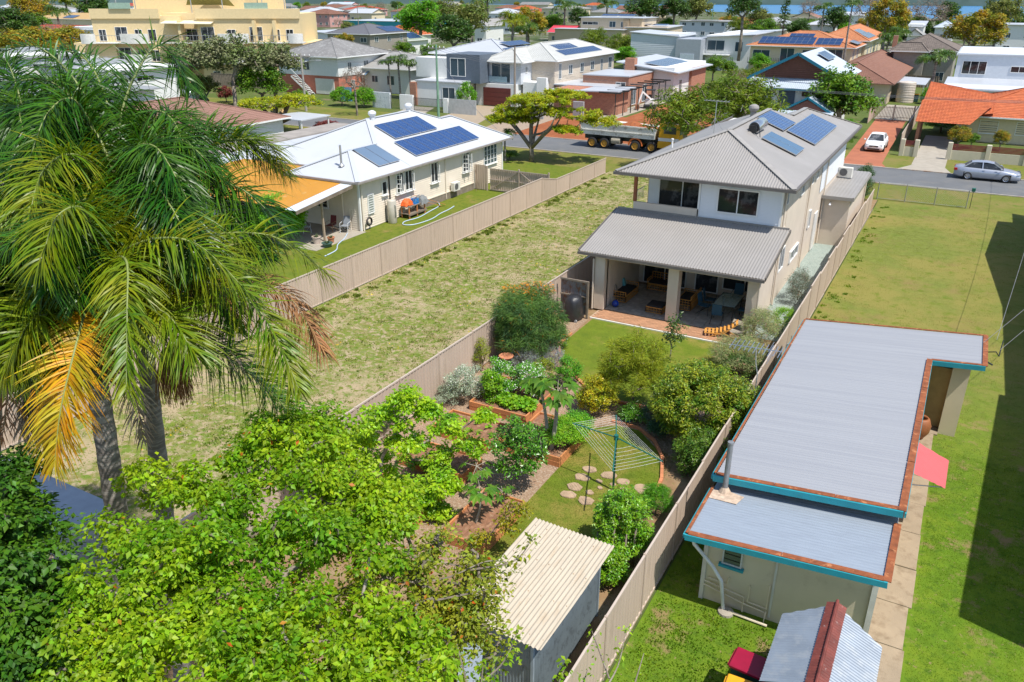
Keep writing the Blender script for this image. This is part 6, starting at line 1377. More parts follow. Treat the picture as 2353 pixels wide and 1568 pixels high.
papaya('small papaya plant behind the front bed', [((-10.9, 17.2, 0), (-10.85, 17.3, 1.0), .03)], 7, 7, .35, .28)
papaya('little papaya seedling at the back corner of the front bed', [((-9.75, 16.9, .25), (-9.7, 16.9, .7), .02)], 8, 6, .25, .2)
# seedlings
def seedlings(label, rectf, n, lm, L, h, seed, z=.28):
    rs = np.random.RandomState(seed); x0, x1, y0, y1 = rectf
    for k in range(n):
        x, y = x0 + (x1 - x0) * (k % 5 + .5) / 5 + rs.uniform(-.1, .1), y0 + (y1 - y0) * (k // 5 + .5) / max(1, (n // 5)) + rs.uniform(-.05, .05)
        P, v = ball(14, (0, 0, h * .5), (L * .6, L * .6, h * .6), rs, .2); V, F = leaves(P, L, .6, .2, .3, rs)
        o = inst('seedling', npmesh('seedling', V, F, lm), None, (x, y, z)); tag(o, label, 'seedling', 'seedlings in the second raised bed')
seedlings('small green seedling in the bare soil of the second raised bed', (-13.9, -11.8, 19.75, 20.8), 10, fresh, .13, .18, 3)
shrub('parsley_clump', 'clump of parsley at the left end of the second raised bed', 1032, 962, .4, (.28, .22, .14), herb, .05, 20, 60, .1, .5, 86, 'herb', low=-.2)
shrub('leek_bed_plants', 'young leafy greens in the third raised bed', 990, 1075, .42, (.9, .35, .12), herb, .08, 40, 50, .12, .4, 87, 'vegetables', low=-.1)
shrub('parsley_clump', 'bright parsley clump at the shed end of the front raised bed', 1095, 1245, .38, (.22, .2, .12), fresh, .05, 18, 60, .09, .5, 88, 'herb', low=-.2)
shrub('slim_young_tree', 'slim young tree growing on the upper lawn in front of the patio', 1550, 765, 1.35, (.42, .42, .9), leafmat('slim_leaf', (.06, .13, .02), (.1, .17, .03), .4, .3, .4), .1, 40, 24, .18, .4, 89, 'tree', base=(-8.8, 29.2, 0), low=-.8, shell=.2)
pk = leafmat('pale_grevillea_leaf', (0.250, 0.325, 0.125), (0.375, 0.413, 0.175), .6, .3, .3, 2, .25, .02)
shrub('pink_grevillea', 'pale green grevillea with pink flowers, nearest the patio corner', 1700, 812, .75, (1.05, .95, .75), pk, .11, 120, 130, .26, .1, 90, extra=(pinkf, .08), low=-.6, up=.2)
shrub('pink_grevillea', 'pale green grevillea with pink flowers beside the right patio pillar', 1752, 748, .9, (.8, .85, .7), pk, .1, 90, 120, .26, .1, 91, extra=(pinkf, .06), low=-.6, up=.2)
shrub('grey_grevillea', 'thin grey green grevillea on the gravel beside the fence', 1838, 650, .9, (.4, 1.3, .7), leafmat('grey_needle', (.13, .17, .12), (.18, .2, .13), .6, .3, .3), .1, 60, 110, .24, .1, 92, extra=(pinkf, .03), low=-.7, up=.2)
shrub('lime_shrub', 'small lime green shrub between the statue and the fence', 1800, 730, .6, (.5, .6, .5), fresh, .05, 46, 100, .18, .4, 93, low=-.6)
shrub('dark_corner_shrub', 'dark shrub in front of the pale grevillea by the antenna', 1700, 835, .5, (.8, .5, .45), grev, .08, 60, 130, .22, .2, 94, low=-.6)
shrub('fence_end_shrub', 'tall dark shrub behind the garage at the street end of the fence', 1985, 420, 1.3, (.5, 1.2, 1.3), leafmat('fence_shrub_leaf', (.05, .11, .04), (.08, .14, .05), .6, .2, .3), .12, 90, 110, .3, .3, 95, low=-.8)
shrub('patio_bush', 'bright green bush in front of the yellow patio roof', 635, 500, 1.5, (1.7, 1.4, 1.35), leafmat('patio_bush_leaf', (0.125, 0.375, 0.013), (0.213, 0.475, 0.015), .4, .35, .45, 1.5, .25, .01), .09, 170, 190, .38, .55, 96, 'bush', low=-.6)
# stuff behind the palms in the left yard
t = thing('boat_cover', 'pale tarpaulin covered boat beside the left shed under the palms', 'boat', (-12.9, 5.6, 0)) if False else None
ls = thing('left_shed', 'pale shed with a blue white roof edge at the left under the palms', 'shed', (-13.5, 9.2, 0))
b = MB(); p0 = W(60, 1090, 2.0); p1 = W(225, 1165, 2.0)
b.box(p0.x - 3, p1.x, p0.y - 2.2, p1.y + .3, 0, 1.75); b.build('wall', M('pale_cladding', (.5, .47, .44), .7, .1), ls); b = MB(); b.slab([(p0.x - 3, p0.y - 2.3, 1.95), (p1.x + .1, p0.y - 2.3, 1.95), (p1.x + .1, p1.y + .4, 1.85), (p0.x - 3, p1.y + .4, 1.85)], .08); b.build('roof', M('pale_roof', (.3, .32, .35), .5, .1), ls)
# ================================================================== the street and the suburb behind it
_dc[0] = M('solar_dark', (.012, .035, .11), .12, .1, spec=.6)
def XatY(px, Y, z):
    a = _fw * FPX - _rt * 0; lo, hi = -900.0, 400.0
    for _ in range(60):
        m = (lo + hi) / 2; v = np.array([m, Y, z - CAMH]); q = CXP + FPX * (v @ _rt) / max(1e-3, (v @ _fw))
        if q < px: lo = m
        else: hi = m
    return m
RM = {'white': whiteroof, 'grey': M('light_grey_roof', (.3, .29, .27), .5, .06), 'dark': M('slate_roof', (.12, .12, .13), .6, .1), 'red': M('red_tile', (.4, .08, .045), .7, .12, col2=(.3, .07, .05)), 'orange': M('orange_tile', (.46, .115, .035), .7, .16, 2, col2=(.36, .075, .025), c2=(.5, .7), c2s=1.5),
      'brown': M('brown_tile', (.22, .105, .07), .75, .1, 2), 'pinkbrown': M('pink_brown_tile', (.26, .14, .105), .75, .1, 2), 'asb': M('weathered_asbestos', (.19, .185, .18), .9, .15, .4, col2=(.28, .28, .27), c2=(.5, .65), c2s=2), 'wtile': M('white_tile', (.5, .5, .47), .5, .04), 'green': M('sage_roof', (.27, .32, .24), .6, .08),
      'blue': M('pale_blue_roof', (.44, .5, .57), .45, .05), 'crimson': M('crimson_roof', (.55, .05, .07), .5, .08), 'yellow': M('tan_yellow_roof', (.45, .3, .13), .7, .1), 'oldbrown': M('old_brown_tile', (.16, .13, .11), .85, .2, 2), 'salmon': M('salmon_tile', (.46, .17, .07), .75, .2, 3, col2=(.5, .26, .13), c2=(.5, .65), c2s=5)}
TILE = ('red', 'orange', 'brown', 'pinkbrown', 'wtile', 'oldbrown', 'salmon')
WM = {'white': M('house_white', (.72, .72, .7), .7, .04), 'cream': M('house_cream', (.66, .56, .38), .75, .06), 'yellow': M('apartment_yellow', (.72, .56, .31), .8, .05), 'grey': M('house_grey', (.33, .36, .4), .7, .05), 'beige': M('house_beige', (.54, .44, .32), .8, .06), 'pgrey': M('house_pale_grey', (.55, .58, .62), .7, .05),
      'pink': M('house_pink', (.55, .3, .27), .8, .06), 'slate': M('house_slate', (.1, .125, .16), .6, .1), 'brick': brickmat('red_brick', (.46, .19, .11), (.34, .13, .08), (.35, .27, .2)), 'dim': M('house_dim', (.3, .27, .23), .8, .1), 'teal': teal, 'cbrick': brickmat('cream_brick', (.6, .52, .42), (.5, .42, .32), (.55, .5, .44))}
def roofpolys(kind, x0, x1, y0, y1, z, rise):
    cx, cy = (x0 + x1) / 2, (y0 + y1) / 2
    if kind == 'hip':
        if x1 - x0 >= y1 - y0: d = (y1 - y0) / 2; a, c = (x0 + d, cy, z + rise), (x1 - d, cy, z + rise)
        else: d = (x1 - x0) / 2; a, c = (cx, y0 + d, z + rise), (cx, y1 - d, z + rise)
        if x1 - x0 >= y1 - y0: return [([(x0, y0, z), (x1, y0, z), c, a], (0, 1, 0)), ([(x1, y0, z), (x1, y1, z), c], (-1, 0, 0)), ([(x1, y1, z), (x0, y1, z), a, c], (0, -1, 0)), ([(x0, y1, z), (x0, y0, z), a], (1, 0, 0))], [(a, c), ((x0, y0, z), a), ((x1, y0, z), c), ((x1, y1, z), c), ((x0, y1, z), a)]
        return [([(x0, y0, z), (x1, y0, z), a], (0, 1, 0)), ([(x1, y0, z), (x1, y1, z), c, a], (-1, 0, 0)), ([(x1, y1, z), (x0, y1, z), c], (0, -1, 0)), ([(x0, y1, z), (x0, y0, z), a, c], (1, 0, 0))], [(a, c), ((x0, y0, z), a), ((x1, y0, z), a), ((x1, y1, z), c), ((x0, y1, z), c)]
    if kind == 'gabx': a, c = (x0, cy, z + rise), (x1, cy, z + rise); return [([(x0, y0, z), (x1, y0, z), c, a], (0, 1, 0)), ([(x1, y1, z), (x0, y1, z), a, c], (0, -1, 0))], [(a, c)]
    if kind == 'gaby': a, c = (cx, y0, z + rise), (cx, y1, z + rise); return [([(x1, y0, z), (x1, y1, z), c, a], (-1, 0, 0)), ([(x0, y1, z), (x0, y0, z), a, c], (1, 0, 0))], [(a, c)]
    if kind == 'monoE': return [([(x0, y0, z), (x1, y0, z + rise), (x1, y1, z + rise), (x0, y1, z)], (1, 0, 0))], []
    if kind == 'monoW': return [([(x0, y0, z + rise), (x1, y0, z), (x1, y1, z), (x0, y1, z + rise)], (-1, 0, 0))], []
    if kind == 'monoN': return [([(x0, y0, z), (x1, y0, z), (x1, y1, z + rise), (x0, y1, z + rise)], (0, 1, 0))], []
    return [([(x0, y0, z), (x1, y0, z), (x1, y1, z), (x0, y1, z)], (0, 1, 0))], []
def block(t, x0, x1, y0, y1, h, roof='hip', rise=1.8, rm='white', wm='white', over=.5, z0=0, wins='', base=None, name='wall'):
    """one volume of a house with its roof, in house coordinates"""
    b = MB(); b.box(x0, x1, y0, y1, z0, h)
    if roof in ('gabx', 'gaby'):
        cx, cy = (x0 + x1) / 2, (y0 + y1) / 2
        if roof == 'gaby': b.add([(x0, y0, h), (x1, y0, h), (cx, y0, h + rise * .94)], [(0, 1, 2)])
        else: b.add([(x1, y0, h), (x1, y1, h), (x1, cy, h + rise * .94)], [(0, 1, 2)])
    if roof[:4] == 'mono': b.box(x0, x1, y0, y1, h, h + rise * .5)
    b.build(name, WM[wm] if isinstance(wm, str) else wm, t, world=False)
    if roof != 'none':
        X0, X1, Y0, Y1 = x0 - over, x1 + over, y0 - over, y1 + over; P, rid = roofpolys(roof, X0, X1, Y0, Y1, h + .02, rise)
        b = MB(); m = RM[rm] if isinstance(rm, str) else rm
        for pl, up in P:
            if rm in TILE: b.tiles(pl, up, .36, .3)
            elif roof == 'flat' or roof[:4] == 'mono': b.slab(pl, .14)
            else: b.corr(pl, up, .5, .014, seg=4, kind='sin')
        b.build('roof', m, t, world=False, smooth=(rm not in TILE and roof not in ('flat',) and roof[:4] != 'mono'))
        if rid:
            b = MB()
            for p, q in rid: b.bar(Vector(p) + Vector((0, 0, .05)), Vector(q) + Vector((0, 0, .05)), .24, .06)
            b.build('ridge_cap', m, t, world=False)
        if roof in ('hip', 'gabx', 'gaby'):
            b = MB()
            for p, q in (((X0, Y0), (X1, Y0)), ((X1, Y0), (X1, Y1)), ((X0, Y0), (X0, Y1))): b.bar((*p, h - .02), (*q, h - .02), .12, .14)
            b.build('gutter', white if rm != 'brown' else M('brown_gutter', (.25, .13, .09), .5), t, world=False)
            b = MB(); b.box(X0 + .05, X1 - .05, Y0 + .05, Y1 - .05, h - .1, h - .07); b.build('soffit', offwhite, t, world=False)
    for s in [q for q in wins.split(';') if q]:
        a = s.split(); f = a[0]; u, z, w, hh = map(float, a[1:5]); st = a[5] if len(a) > 5 else 'slide'
        fc = {'S': ((x0 + u, y0), 'S'), 'E': ((x1, y0 + u), 'E'), 'W': ((x0, y0 + u), 'W')}[f]
        window(t, fc, 0, z, w, hh, st, pane=glassb if st == 'slide' else glass)
def autow(w, l, st, h0=1.0, dz=2.9, rs=R):
    out = []
    for k in range(st):
        n = max(1, int(w / 3.2))
        for i in range(n): out.append('S %.2f %.2f %.2f %.2f' % ((i + .5) * w / n + rs.uniform(-.3, .3), h0 + dz * k, rs.choice((1.0, 1.4, 1.8)), rs.choice((1.0, 1.2))))
        n = max(1, int(l / 4))
        for i in range(n): out.append('E %.2f %.2f %.2f %.2f' % ((i + .5) * l / n, h0 + dz * k, rs.choice((.9, 1.3)), 1.1))
    return ';'.join(out)
def far(label, px0, px1, py, h, L, roof='hip', rm='white', wm='white', rise=1.8, st=1, over=.5, cat='house', name='house', sol_=0, wins=None, group=None):
    """house whose south-east eave corner stands at photo point (px1,py) at height h; px0 = left end of its front"""
    c = W(px1, py, h); x0 = XatY(px0, c.y, h); w = c.x - x0
    t = thing(name, label, cat, (x0 + over, c.y + over, 0), 0, group); w -= 2 * over; w = max(2.5, w)
    block(t, 0, w, 0, L, h, roof, rise, rm, wm, over, wins=autow(w, L, st) if wins is None else wins)
    if sol_:
        if roof == 'hip' and w + 2 * over < L + 2 * over:
            k = rise / (w / 2 + over); solar(t, (w - .3, w / 2 + .8, h + .5 * k + .1), (0, 1, 0), (-1, 0, k), sol_, 1, 1.05, min(1.7 * 2, w * .38), name='solar_panel')
        else:
            d = (L / 2 + over) if roof in ('hip', 'gabx') else 1e9; k = rise / d if roof in ('hip', 'gabx') else 0
            solar(t, (w * .5 - sol_ * .53, .3, h + .8 * k + .12), (1, 0, 0), (0, 1, k), sol_, 1, 1.05, min(3.2, L * .34), name='solar_panel')
    return t
def H_(label, x, y, name='house', cat='house'): return thing(name, label, cat, (x, y, 0))
# --- fibro house on brick base with outside stair
t = H_('old fibro house on a red brick ground floor with an outside stair', -94, 95.5)
block(t, 0, 11.5, 0, 12, 2.7, 'none', wm=M('salmon_brick', (.5, .17, .11), .9, .1)); block(t, -.1, 11.6, -.1, 12.1, 5.4, 'hip', 2.3, 'asb', 'white', .7, z0=2.7, wins='S 3.2 3.4 1.3 1.2;S 5.6 3.4 1.3 1.2;E 2.6 3.5 .9 1.1;E 6.5 3.5 1.2 1.1;E 9.5 3.5 1.2 1.1')
b = MB(); b.box(7, 10.6, -.14, -.02, .1, 2.3); b.build('garage_door', offwhite, t, world=False); window(t, ((11.62, 3), 'E'), 0, 1.0, .8, 1.0)
b = MB()
for k in range(12): b.box(3.3 + k * .28, 3.6 + k * .28, -1.2, -.2, 2.6 - k * .22, 2.64 - k * .22)
b.bar((3.2, -1.2, 2.5), (6.9, -1.2, -.2), .05, .2); b.bar((3.2, -.2, 2.5), (6.9, -.2, -.2), .05, .2); b.bar((3.2, -1.2, 3.6), (6.9, -1.2, .9), .05); b.build('outside_stair', white, t, world=False)
b = MB(); b.slab([(2.6, -.9, 4.7), (6.4, -.9, 4.7), (6.4, -.1, 5.0), (2.6, -.1, 5.0)], .03); b.build('awning', M('striped_awning', (.6, .62, .66), .7), t, world=False)
t = H_('single storey house with light grey hip roof and a striped awning', -87, 101.5); block(t, 0, 13, 0, 12, 3.6, 'hip', 2.0, 'grey', 'white', .7, wins='S 3 1.5 1.6 1.2;S 6.5 1.5 1.2 1;S 9.5 1.2 1.4 1.4')
b = MB()
for k in range(10): b.slab([(1.6 + k * .4, -1.1, 2.6), (2.0 + k * .4, -1.1, 2.6), (2.0 + k * .4, -.05, 3.1), (1.6 + k * .4, -.05, 3.1)], .02, k % 2)
b.build('awning', [white, M('awning_blue', (.1, .2, .32), .7)], t, world=False)
# --- dark modern house
t = H_('modern house with slate blue box upper floor and white entrance portal', -66, 92, name='modern_house')
block(t, 0, 7, 0, 3, 3.3, 'flat', 0, 'white', 'white', .15, wins='S 5.2 .1 2.0 2.5 slide'); block(t, -1, 6.4, 3, 20, 3.2, 'none', wm='white'); block(t, -3.5, 3.3, 5, 9, 5.8, 'none', wm='white', z0=3.2); block(t, 3.4, 8.6, 2.4, 8, 6.6, 'none', wm='slate', z0=3.0, wins='S 1.8 3.8 2.4 2.3 slide')
block(t, -2.5, 9.5, 8.2, 20, 6.2, 'hip', 1.7, 'white', 'pgrey', .6, z0=3.3); b = MB(); b.box(-.9, .1, -.3, .5, 0, 3); b.build('brick_pier', WM['brick'], t, world=False)
solar(t, (9.6, 9.5, 6.5), (0, 1, 0), (-1, 0, .26), 9, 1, 1.05, 1.7); solar(t, (7.4, 12.5, 7.1), (0, 1, 0), (-1, 0, .26), 6, 1, 1.05, 1.7)
t = thing('front_wall', 'low white and stone fence wall with black gates before the modern house', 'wall', (-70, 87.4, 0)); stonec = M('stone_cladding', (.6, .63, .66), .7, .15, 2, col2=(.42, .46, .5), c2=(.5, .6), c2s=4)
for (x0, x1, m, h, n) in ((0, 2.9, stonec, 2.0, 'stone_panel'), (4.5, 6.6, white, 1.9, 'wall_panel'), (11.3, 12.0, white, 1.8, 'wall_panel'), (12.2, 16.2, M('grey_fence_panel', (.45, .46, .45), .6), 1.8, 'side_wall')): b = MB(); b.box(x0, x1, 0, .3 if n != 'side_wall' else .12, 0, h); b.build(n, m, t, world=False)
b = MB()
for x in np.arange(2.95, 4.5, .12): b.box(x, x + .03, .1, .13, .1, 1.7)
for x in np.arange(6.65, 11.3, .12): b.box(x, x + .03, .1, .13, .1, 1.6)
b.bar((2.95, .12, 1.7), (4.5, .12, 1.7), .05); b.bar((6.65, .12, 1.6), (11.3, .12, 1.6), .05); b.bar((6.65, .12, .12), (11.3, .12, .12), .05); tag(b.build('gate_bars', dmetal, t, world=False), kind='stuff')
# --- white tiled two storey
t = H_('white and pale blue two storey house with white tile roof and maroon garage', -59.2, 97.5)
block(t, 0, 6.2, -1.2, 6, 2.9, 'none', wm='white'); block(t, 1.2, 6.6, -.6, 9, 5.7, 'hip', 1.5, 'wtile', 'pgrey', .6, z0=2.9, wins='S 2.4 3.0 2.9 2.5 slide;E 1.5 4.3 .6 .8')
block(t, 6.6, 10, 2.5, 22, 5.75, 'none', wm='cbrick', wins=''); block(t, 1, 10.02, 2.6, 23, 5.8, 'hip', 1.9, 'wtile', 'cbrick', .6, z0=2.8, wins='E 1.5 3.4 .8 2.0;E 4.8 3.8 1.2 1.2;E 8.6 3.8 1.2 1.2;E 12.2 3.8 1.2 1.2;E 15.6 3.2 .8 2.0;E 18.8 3.6 1.3 1.6')
b = MB(); b.box(1.2, 5.4, -1.28, -1.2, .05, 2.4)
for k in range(4): b.box(1.2, 5.4, -1.3, -1.28, .1 + k * .58, .6 + k * .58)
b.build('garage_door', M('maroon_door', (.13, .03, .025), .5), t, world=False); b = MB(); b.box(6.6, 9.2, 0, 2.6, 0, 3.2); b.box(8.9, 10.3, -.5, 0, 0, 3.9); b.build('entry_wall', white, t, world=False)
b = MB()
for x in np.arange(1.4, 4.4, .6): b.bar((x, -.75, 3.0), (x, -.75, 3.9), .04)
b.box(1.3, 4.6, -.78, -.72, 3.1, 3.8); b.build('balcony_glass', M('pale_balustrade', (.3, .42, .48), .1), t, world=False)
solar(t, (9.6, 6.5, 6.15), (0, 1, 0), (-1, 0, .36), 12, 1, 1.05, 1.65); solar(t, (7.9, 8, 6.75), (0, 1, 0), (-1, 0, .36), 6, 1, 1.05, 1.65)
# --- brick house under construction with pergola
t = H_('new brick house with pergola posts, white roofs and solar panels on a red soil site', -50, 96, name='brick_house')
block(t, 1, 8.8, 4, 12, 2.9, 'flat', 0, 'white', 'brick', .2, wins='E 1 .2 1.2 2.2;E 4.4 .2 1.2 2.2'); block(t, 3.4, 10, 7.5, 17, 4.0, 'flat', 0, 'white', 'brick', .1, wins='S 5.5 1 1.4 2.2;E 2 .2 1.6 2.3;E 6 .2 1.6 2.3'); block(t, 5.5, 13, 17, 32, 3.9, 'monoW', 1.2, 'white', 'white', .9, wins='S 2 .3 1.5 2.6;E 3 .3 1.2 2.4 slide;E 9 .3 1 2.2'); block(t, 12.2, 13.4, 24, 31, 4.0, 'none', wm='brick')
block(t, 3.0, 11.4, -.5, 4, 2.7, 'monoE', .3, 'white', 'brick', .7); solar(t, (12.9, 18.5, 4.15), (0, 1, 0), (-1, 0, .13), 10, 3, 1.05, 1.65); b = MB(); b.box(6, 7.4, 16, 17.2, 3, 5.6); b.build('chimney', WM['brick'], t, world=False)
for k in range(10):
    y = -2.5 + k * 2.6; b = MB(); b.bar((12.3, y, 0), (12.3, y, 2.9), .1); b.bar((10.1 + (1.2 if k > 7 else 0), y, 2.95), (13.0, y, 2.95), .06, .16); b.build('pergola_post', dmetal, t, world=False)
b = MB(); b.bar((12.3, -2.6, 2.85), (12.3, 21, 2.85), .06, .14); b.build('pergola_beam', dmetal, t, world=False); aircon(t, (13.7, 22, .1), pi / 2)
for k, (x, y) in enumerate(((-45.6, 88.5), (-41.2, 90.5))):
    b = MB(); b.bbox(x - .7, x + .7, y - .15, y + .15, 0, 2.1, .02); tag(b.build('stone_pier', M('pier_grey', (.33, .33, .33), .8)), ('left', 'right')[k] + ' grey rendered pier at the street front of the building site', 'pier')
# --- J
t = H_('white and grey two storey house with ribbed cladding and flat white roofs', -66, 162, name='house'); block(t, 3, 13, 1, 12, 6.2, 'monoW', .7, 'white', 'pgrey', .3); block(t, 13, 18, -.5, 8, 5.8, 'none', wm='grey'); block(t, 18, 27, 3, 30, 6.2, 'monoE', .6, 'white', 'white', .7, wins='S 2 3.6 3.4 2;S 6.5 3.6 1.5 1.8;E 6 3.8 1 1.4;E 12 3.8 1.4 1.8')
b = MB(); b.box(14, 16.8, -.6, -.5, 0, 3.1); b.build('roller_door', M('roller_grey', (.5, .56, .62), .5), t, world=False); b = MB(); b.box(18, 23, 1.4, 3, 2.9, 3.05)
for x in np.arange(18, 23, .25): b.box(x, x + .05, 1.4, 1.45, 3.05, 3.95)
b.build('balcony', white, t, world=False)
b = MB(); b.lap((3, .98), (13, .98), .3, 6.2, (0, -1), .35, .04); tag(b.build('ribbed_cladding', WM['pgrey'], t, world=False), kind='stuff')
# --- K orange roof flats
t = H_('two storey flats with orange tile roof covered in solar panels', -36.5, 153.5, name='apartment_building', cat='flats'); block(t, 0, 17, 0, 14, 5.5, 'hip', 2.3, 'salmon', 'cream', .7, wins='S 2 3.2 3 1.6;S 6.5 3 2.4 2.2;S 10.5 3.2 3 1.8;S 14.5 3 2.4 2.2;S 3 .4 2.4 2;S 8 .4 2.4 2;S 13 .4 2.4 2;E 3 3.4 1.6 1.6;E 8 3.4 1.6 1.6')
block(t, 9, 17.5, 14, 40, 6.0, 'hip', 2.2, 'salmon', 'cream', .7, wins='E 4 3.4 1.6 1.4;E 9 3.4 1.6 1.4;E 14 3.4 1.6 1.4;E 19 3.4 1.6 1.4;E 4 .6 1.6 1.4;E 10 .6 1.6 1.4')
kk = 2.3 / 7.7
solar(t, (1.2, 0, 5.8), (1, 0, 0), (0, 1, kk), 9, 2, 1.03, 1.7); solar(t, (5.8, 3.5, 6.85), (1, 0, 0), (0, 1, kk), 4, 1, 1.03, 1.6); solar(t, (10.9, .1, 5.8), (1, 0, 0), (0, 1, kk), 4, 2, 1.03, 1.6); solar(t, (17.6, 16, 6.3), (0, 1, 0), (-1, 0, .44), 10, 1, 1.05, 1.6); solar(t, (16.1, 17, 6.95), (0, 1, 0), (-1, 0, .44), 7, 1, 1.05, 1.6); solar(t, (17.5, 3, 5.85), (0, 1, 0), (-1, 0, kk), 5, 1, 1.05, 1.6)
for k in range(4): b = MB(); b.box(2.6 + 4.2 * k, 3.3 + 4.2 * k, -1.3, -.4, 0, 3.0 if k % 2 else 2.6); b.build('balcony_pier', WM['cream'], t, world=False)
b = MB(); b.box(0, 17, -1.3, 0, 2.6, 2.75)
for x in np.arange(0, 17, .3): b.box(x, x + .05, -1.3, -1.26, 2.75, 3.6)
b.build('balcony', dmetal, t, world=False)
# --- L pale blue gabled house
bl = RM['blue']; trim = M('petrol_trim', (.01, .16, .25), .5)
t = H_('pale blue roofed house with brown louvred gables and petrol blue trim', -20.6, 92.5, name='gabled_house'); block(t, 0, 7.6, 0, 13, 4.9, 'none', wm='white', wins='S 1.0 2.0 1.1 2.4')
b = MB(); b.corr([(-1.2, -1.2, 4.7), (8.6, -1.2, 4.7), (8.6, 1.2, 5.6), (-1.2, 1.2, 5.6)], (0, 1, 0), .2, .015); b.corr([(-1.2, 1.2, 5.6), (3.7, 0, 8.1), (3.7, 14, 8.1), (-1.2, 14, 5.6)], (1, 0, 1), .2, .015); b.corr([(8.6, 1.2, 5.6), (8.6, 14, 5.6), (3.7, 14, 8.1), (3.7, 0, 8.1)], (-1, 0, 1), .2, .015); b.build('roof', bl, t, world=False)
b = MB(); b.add([(-.9, 1.15, 5.6), (8.3, 1.15, 5.6), (3.7, 1.0, 7.95)], [(0, 1, 2)])
for k in range(11): z = 5.65 + k * .2; hw_ = 4.5 * (1 - (z - 5.55) / 2.4); b.box(3.7 - hw_, 3.7 + hw_, 1.02, 1.14, z, z + .1)
b.build('louvred_gable', M('brown_louvre', (.17, .07, .05), .7), t, world=False)
b = MB(); b.bar((-1.4, -.05, 5.5), (3.7, -.05, 8.15), .12, .28); b.bar((8.8, -.05, 5.5), (3.7, -.05, 8.15), .12, .28); b.bar((-1.3, -1.25, 4.65), (8.7, -1.25, 4.65), .1, .2); b.build('barge_board', trim, t, world=False)
b = MB(); b.box(2.2, 3.9, -.05, .0, .3, 4.5)
for k in range(20): b.box(2.2, 3.9, -.09, -.05, .4 + k * .2, .5 + k * .2)
b.build('louvre_screen', M('slate_louvre', (.08, .11, .16), .6), t, world=False)
for i, (x, z) in enumerate(((4.9, 3.9), (6.0, 3.9), (7.0, 3.9), (4.9, 2.9), (6.0, 2.9), (4.9, 1.7))): window(t, ((x, 0), 'S'), 0, z, .62, .62, 'slide', M('brown_frame', (.15, .07, .04), .6))
solar(t, (5.9, 6, 7.15), (0, 1, 0), (-1, 0, .51), 5, 1, .9, 1.5)
for k, (x0, x1, y0) in enumerate(((-4.2, .6, -2.0), (3.6, 8.4, -4.5))):
    b = MB(); cx = (x0 + x1) / 2; b.corr([(x0, y0, 2.9), (cx, y0, 4.2), (cx, 0, 4.2), (x0, 0, 2.9)], (1, 0, 1), .2, .012); b.corr([(x1, y0, 2.9), (x1, 0, 2.9), (cx, 0, 4.2), (cx, y0, 4.2)], (-1, 0, 1), .2, .012); b.corr([(x0 - .3, y0 - 1.2, 2.6), (x1 + .3, y0 - 1.2, 2.6), (x1 + .3, y0 + .2, 3.0), (x0 - .3, y0 + .2, 3.0)], (0, 1, 0), .2, .012); b.build('porch_roof', bl, t, world=False)
    b = MB(); b.add([(x0 + .3, y0 + .1, 2.9), (x1 - .3, y0 + .1, 2.9), (cx, y0 + .1, 4.05)], [(0, 1, 2)]); b.build('porch_gable', MATS['brown_louvre'], t, world=False); b = MB(); b.bar((x0, y0, 2.9), (cx, y0, 4.25), .1, .2); b.bar((x1, y0, 2.9), (cx, y0, 4.25), .1, .2); b.build('porch_trim', trim, t, world=False)
    b = MB(); b.box(x0 + .2, x1 - .2, y0 + .3, 0, 0, 2.7); b.build('porch_wall', WM['white'], t, world=False)
# --- M brown tile house, tank, carport
t = H_('beige house with long brown tile hip roof behind the driveway gate', -20.5, 124, name='house'); block(t, 0, 10.3, 0, 40, 2.7, 'hip', 2.3, 'brown', 'beige', .6, wins='S 8 1 .8 1.2')
t = thing('water_tank', 'round cream corrugated water tank beside the brown tiled house', 'water tank', (-8.3, 128.2, 0)); b = MB(); b.lathe([(0, 0), (1.15, 0)] + [(1.15 + (.02 if k % 2 else -.02), .05 + k * .11) for k in range(24)] + [(1.1, 2.7), (0, 2.85)], (0, 0, 0), 28); b.build('tank', M('cream_tank', (.58, .5, .42), .5), t, world=False)
t = thing('carport', 'white flat roofed carport beside the cream water tank', 'carport', (-7, 131, 0)); b = MB(); b.slab([(-2.6, -2.6, 2.5), (1, -2.6, 2.4), (1, 8, 2.4), (-2.6, 8, 2.5)], .08); b.build('roof', whiteroof, t, world=False); b = MB(); [b.bar((x, y, 0), (x, y, 2.4), .09) for x in (-2.4, .8) for y in (-2.4, 7.5)]; b.build('posts', white, t, world=False)
t = thing('wheelie_bin', 'wheelie bin with a yellow lid between the water tank and the carport', 'bin', (-6.9, 129, 0)); b = MB(); b.bbox(-.28, .28, -.35, .35, .05, 1.0, .03); b.build('body', MATS['dark_green_bin'], t, world=False); b = MB(); b.bbox(-.3, .3, -.38, .4, 1.0, 1.08, .02); b.build('lid', MATS['yellow_lid'], t, world=False)
t = thing('driveway_gate', 'tall cream paling gate across the head of the red driveway', 'gate', (-10, 108.8, 0)); b = MB()
for x in np.arange(0, 4.2, .16): b.box(x, x + .07, -.02, .02, .1, 1.55)
b.bar((0, 0, .3), (4.2, 0, .3), .05); b.bar((0, 0, 1.4), (4.2, 0, 1.4), .05); tag(b.build('palings', M('cream_metal', (.5, .42, .32), .6), t, world=False), kind='stuff'); b = MB(); [b.box(x - .08, x + .08, -.08, .08, 0, 1.75) for x in (-.1, 2.1, 4.3)]; b.build('posts', M('cream_metal', (.5, .42, .32)), t, world=False)
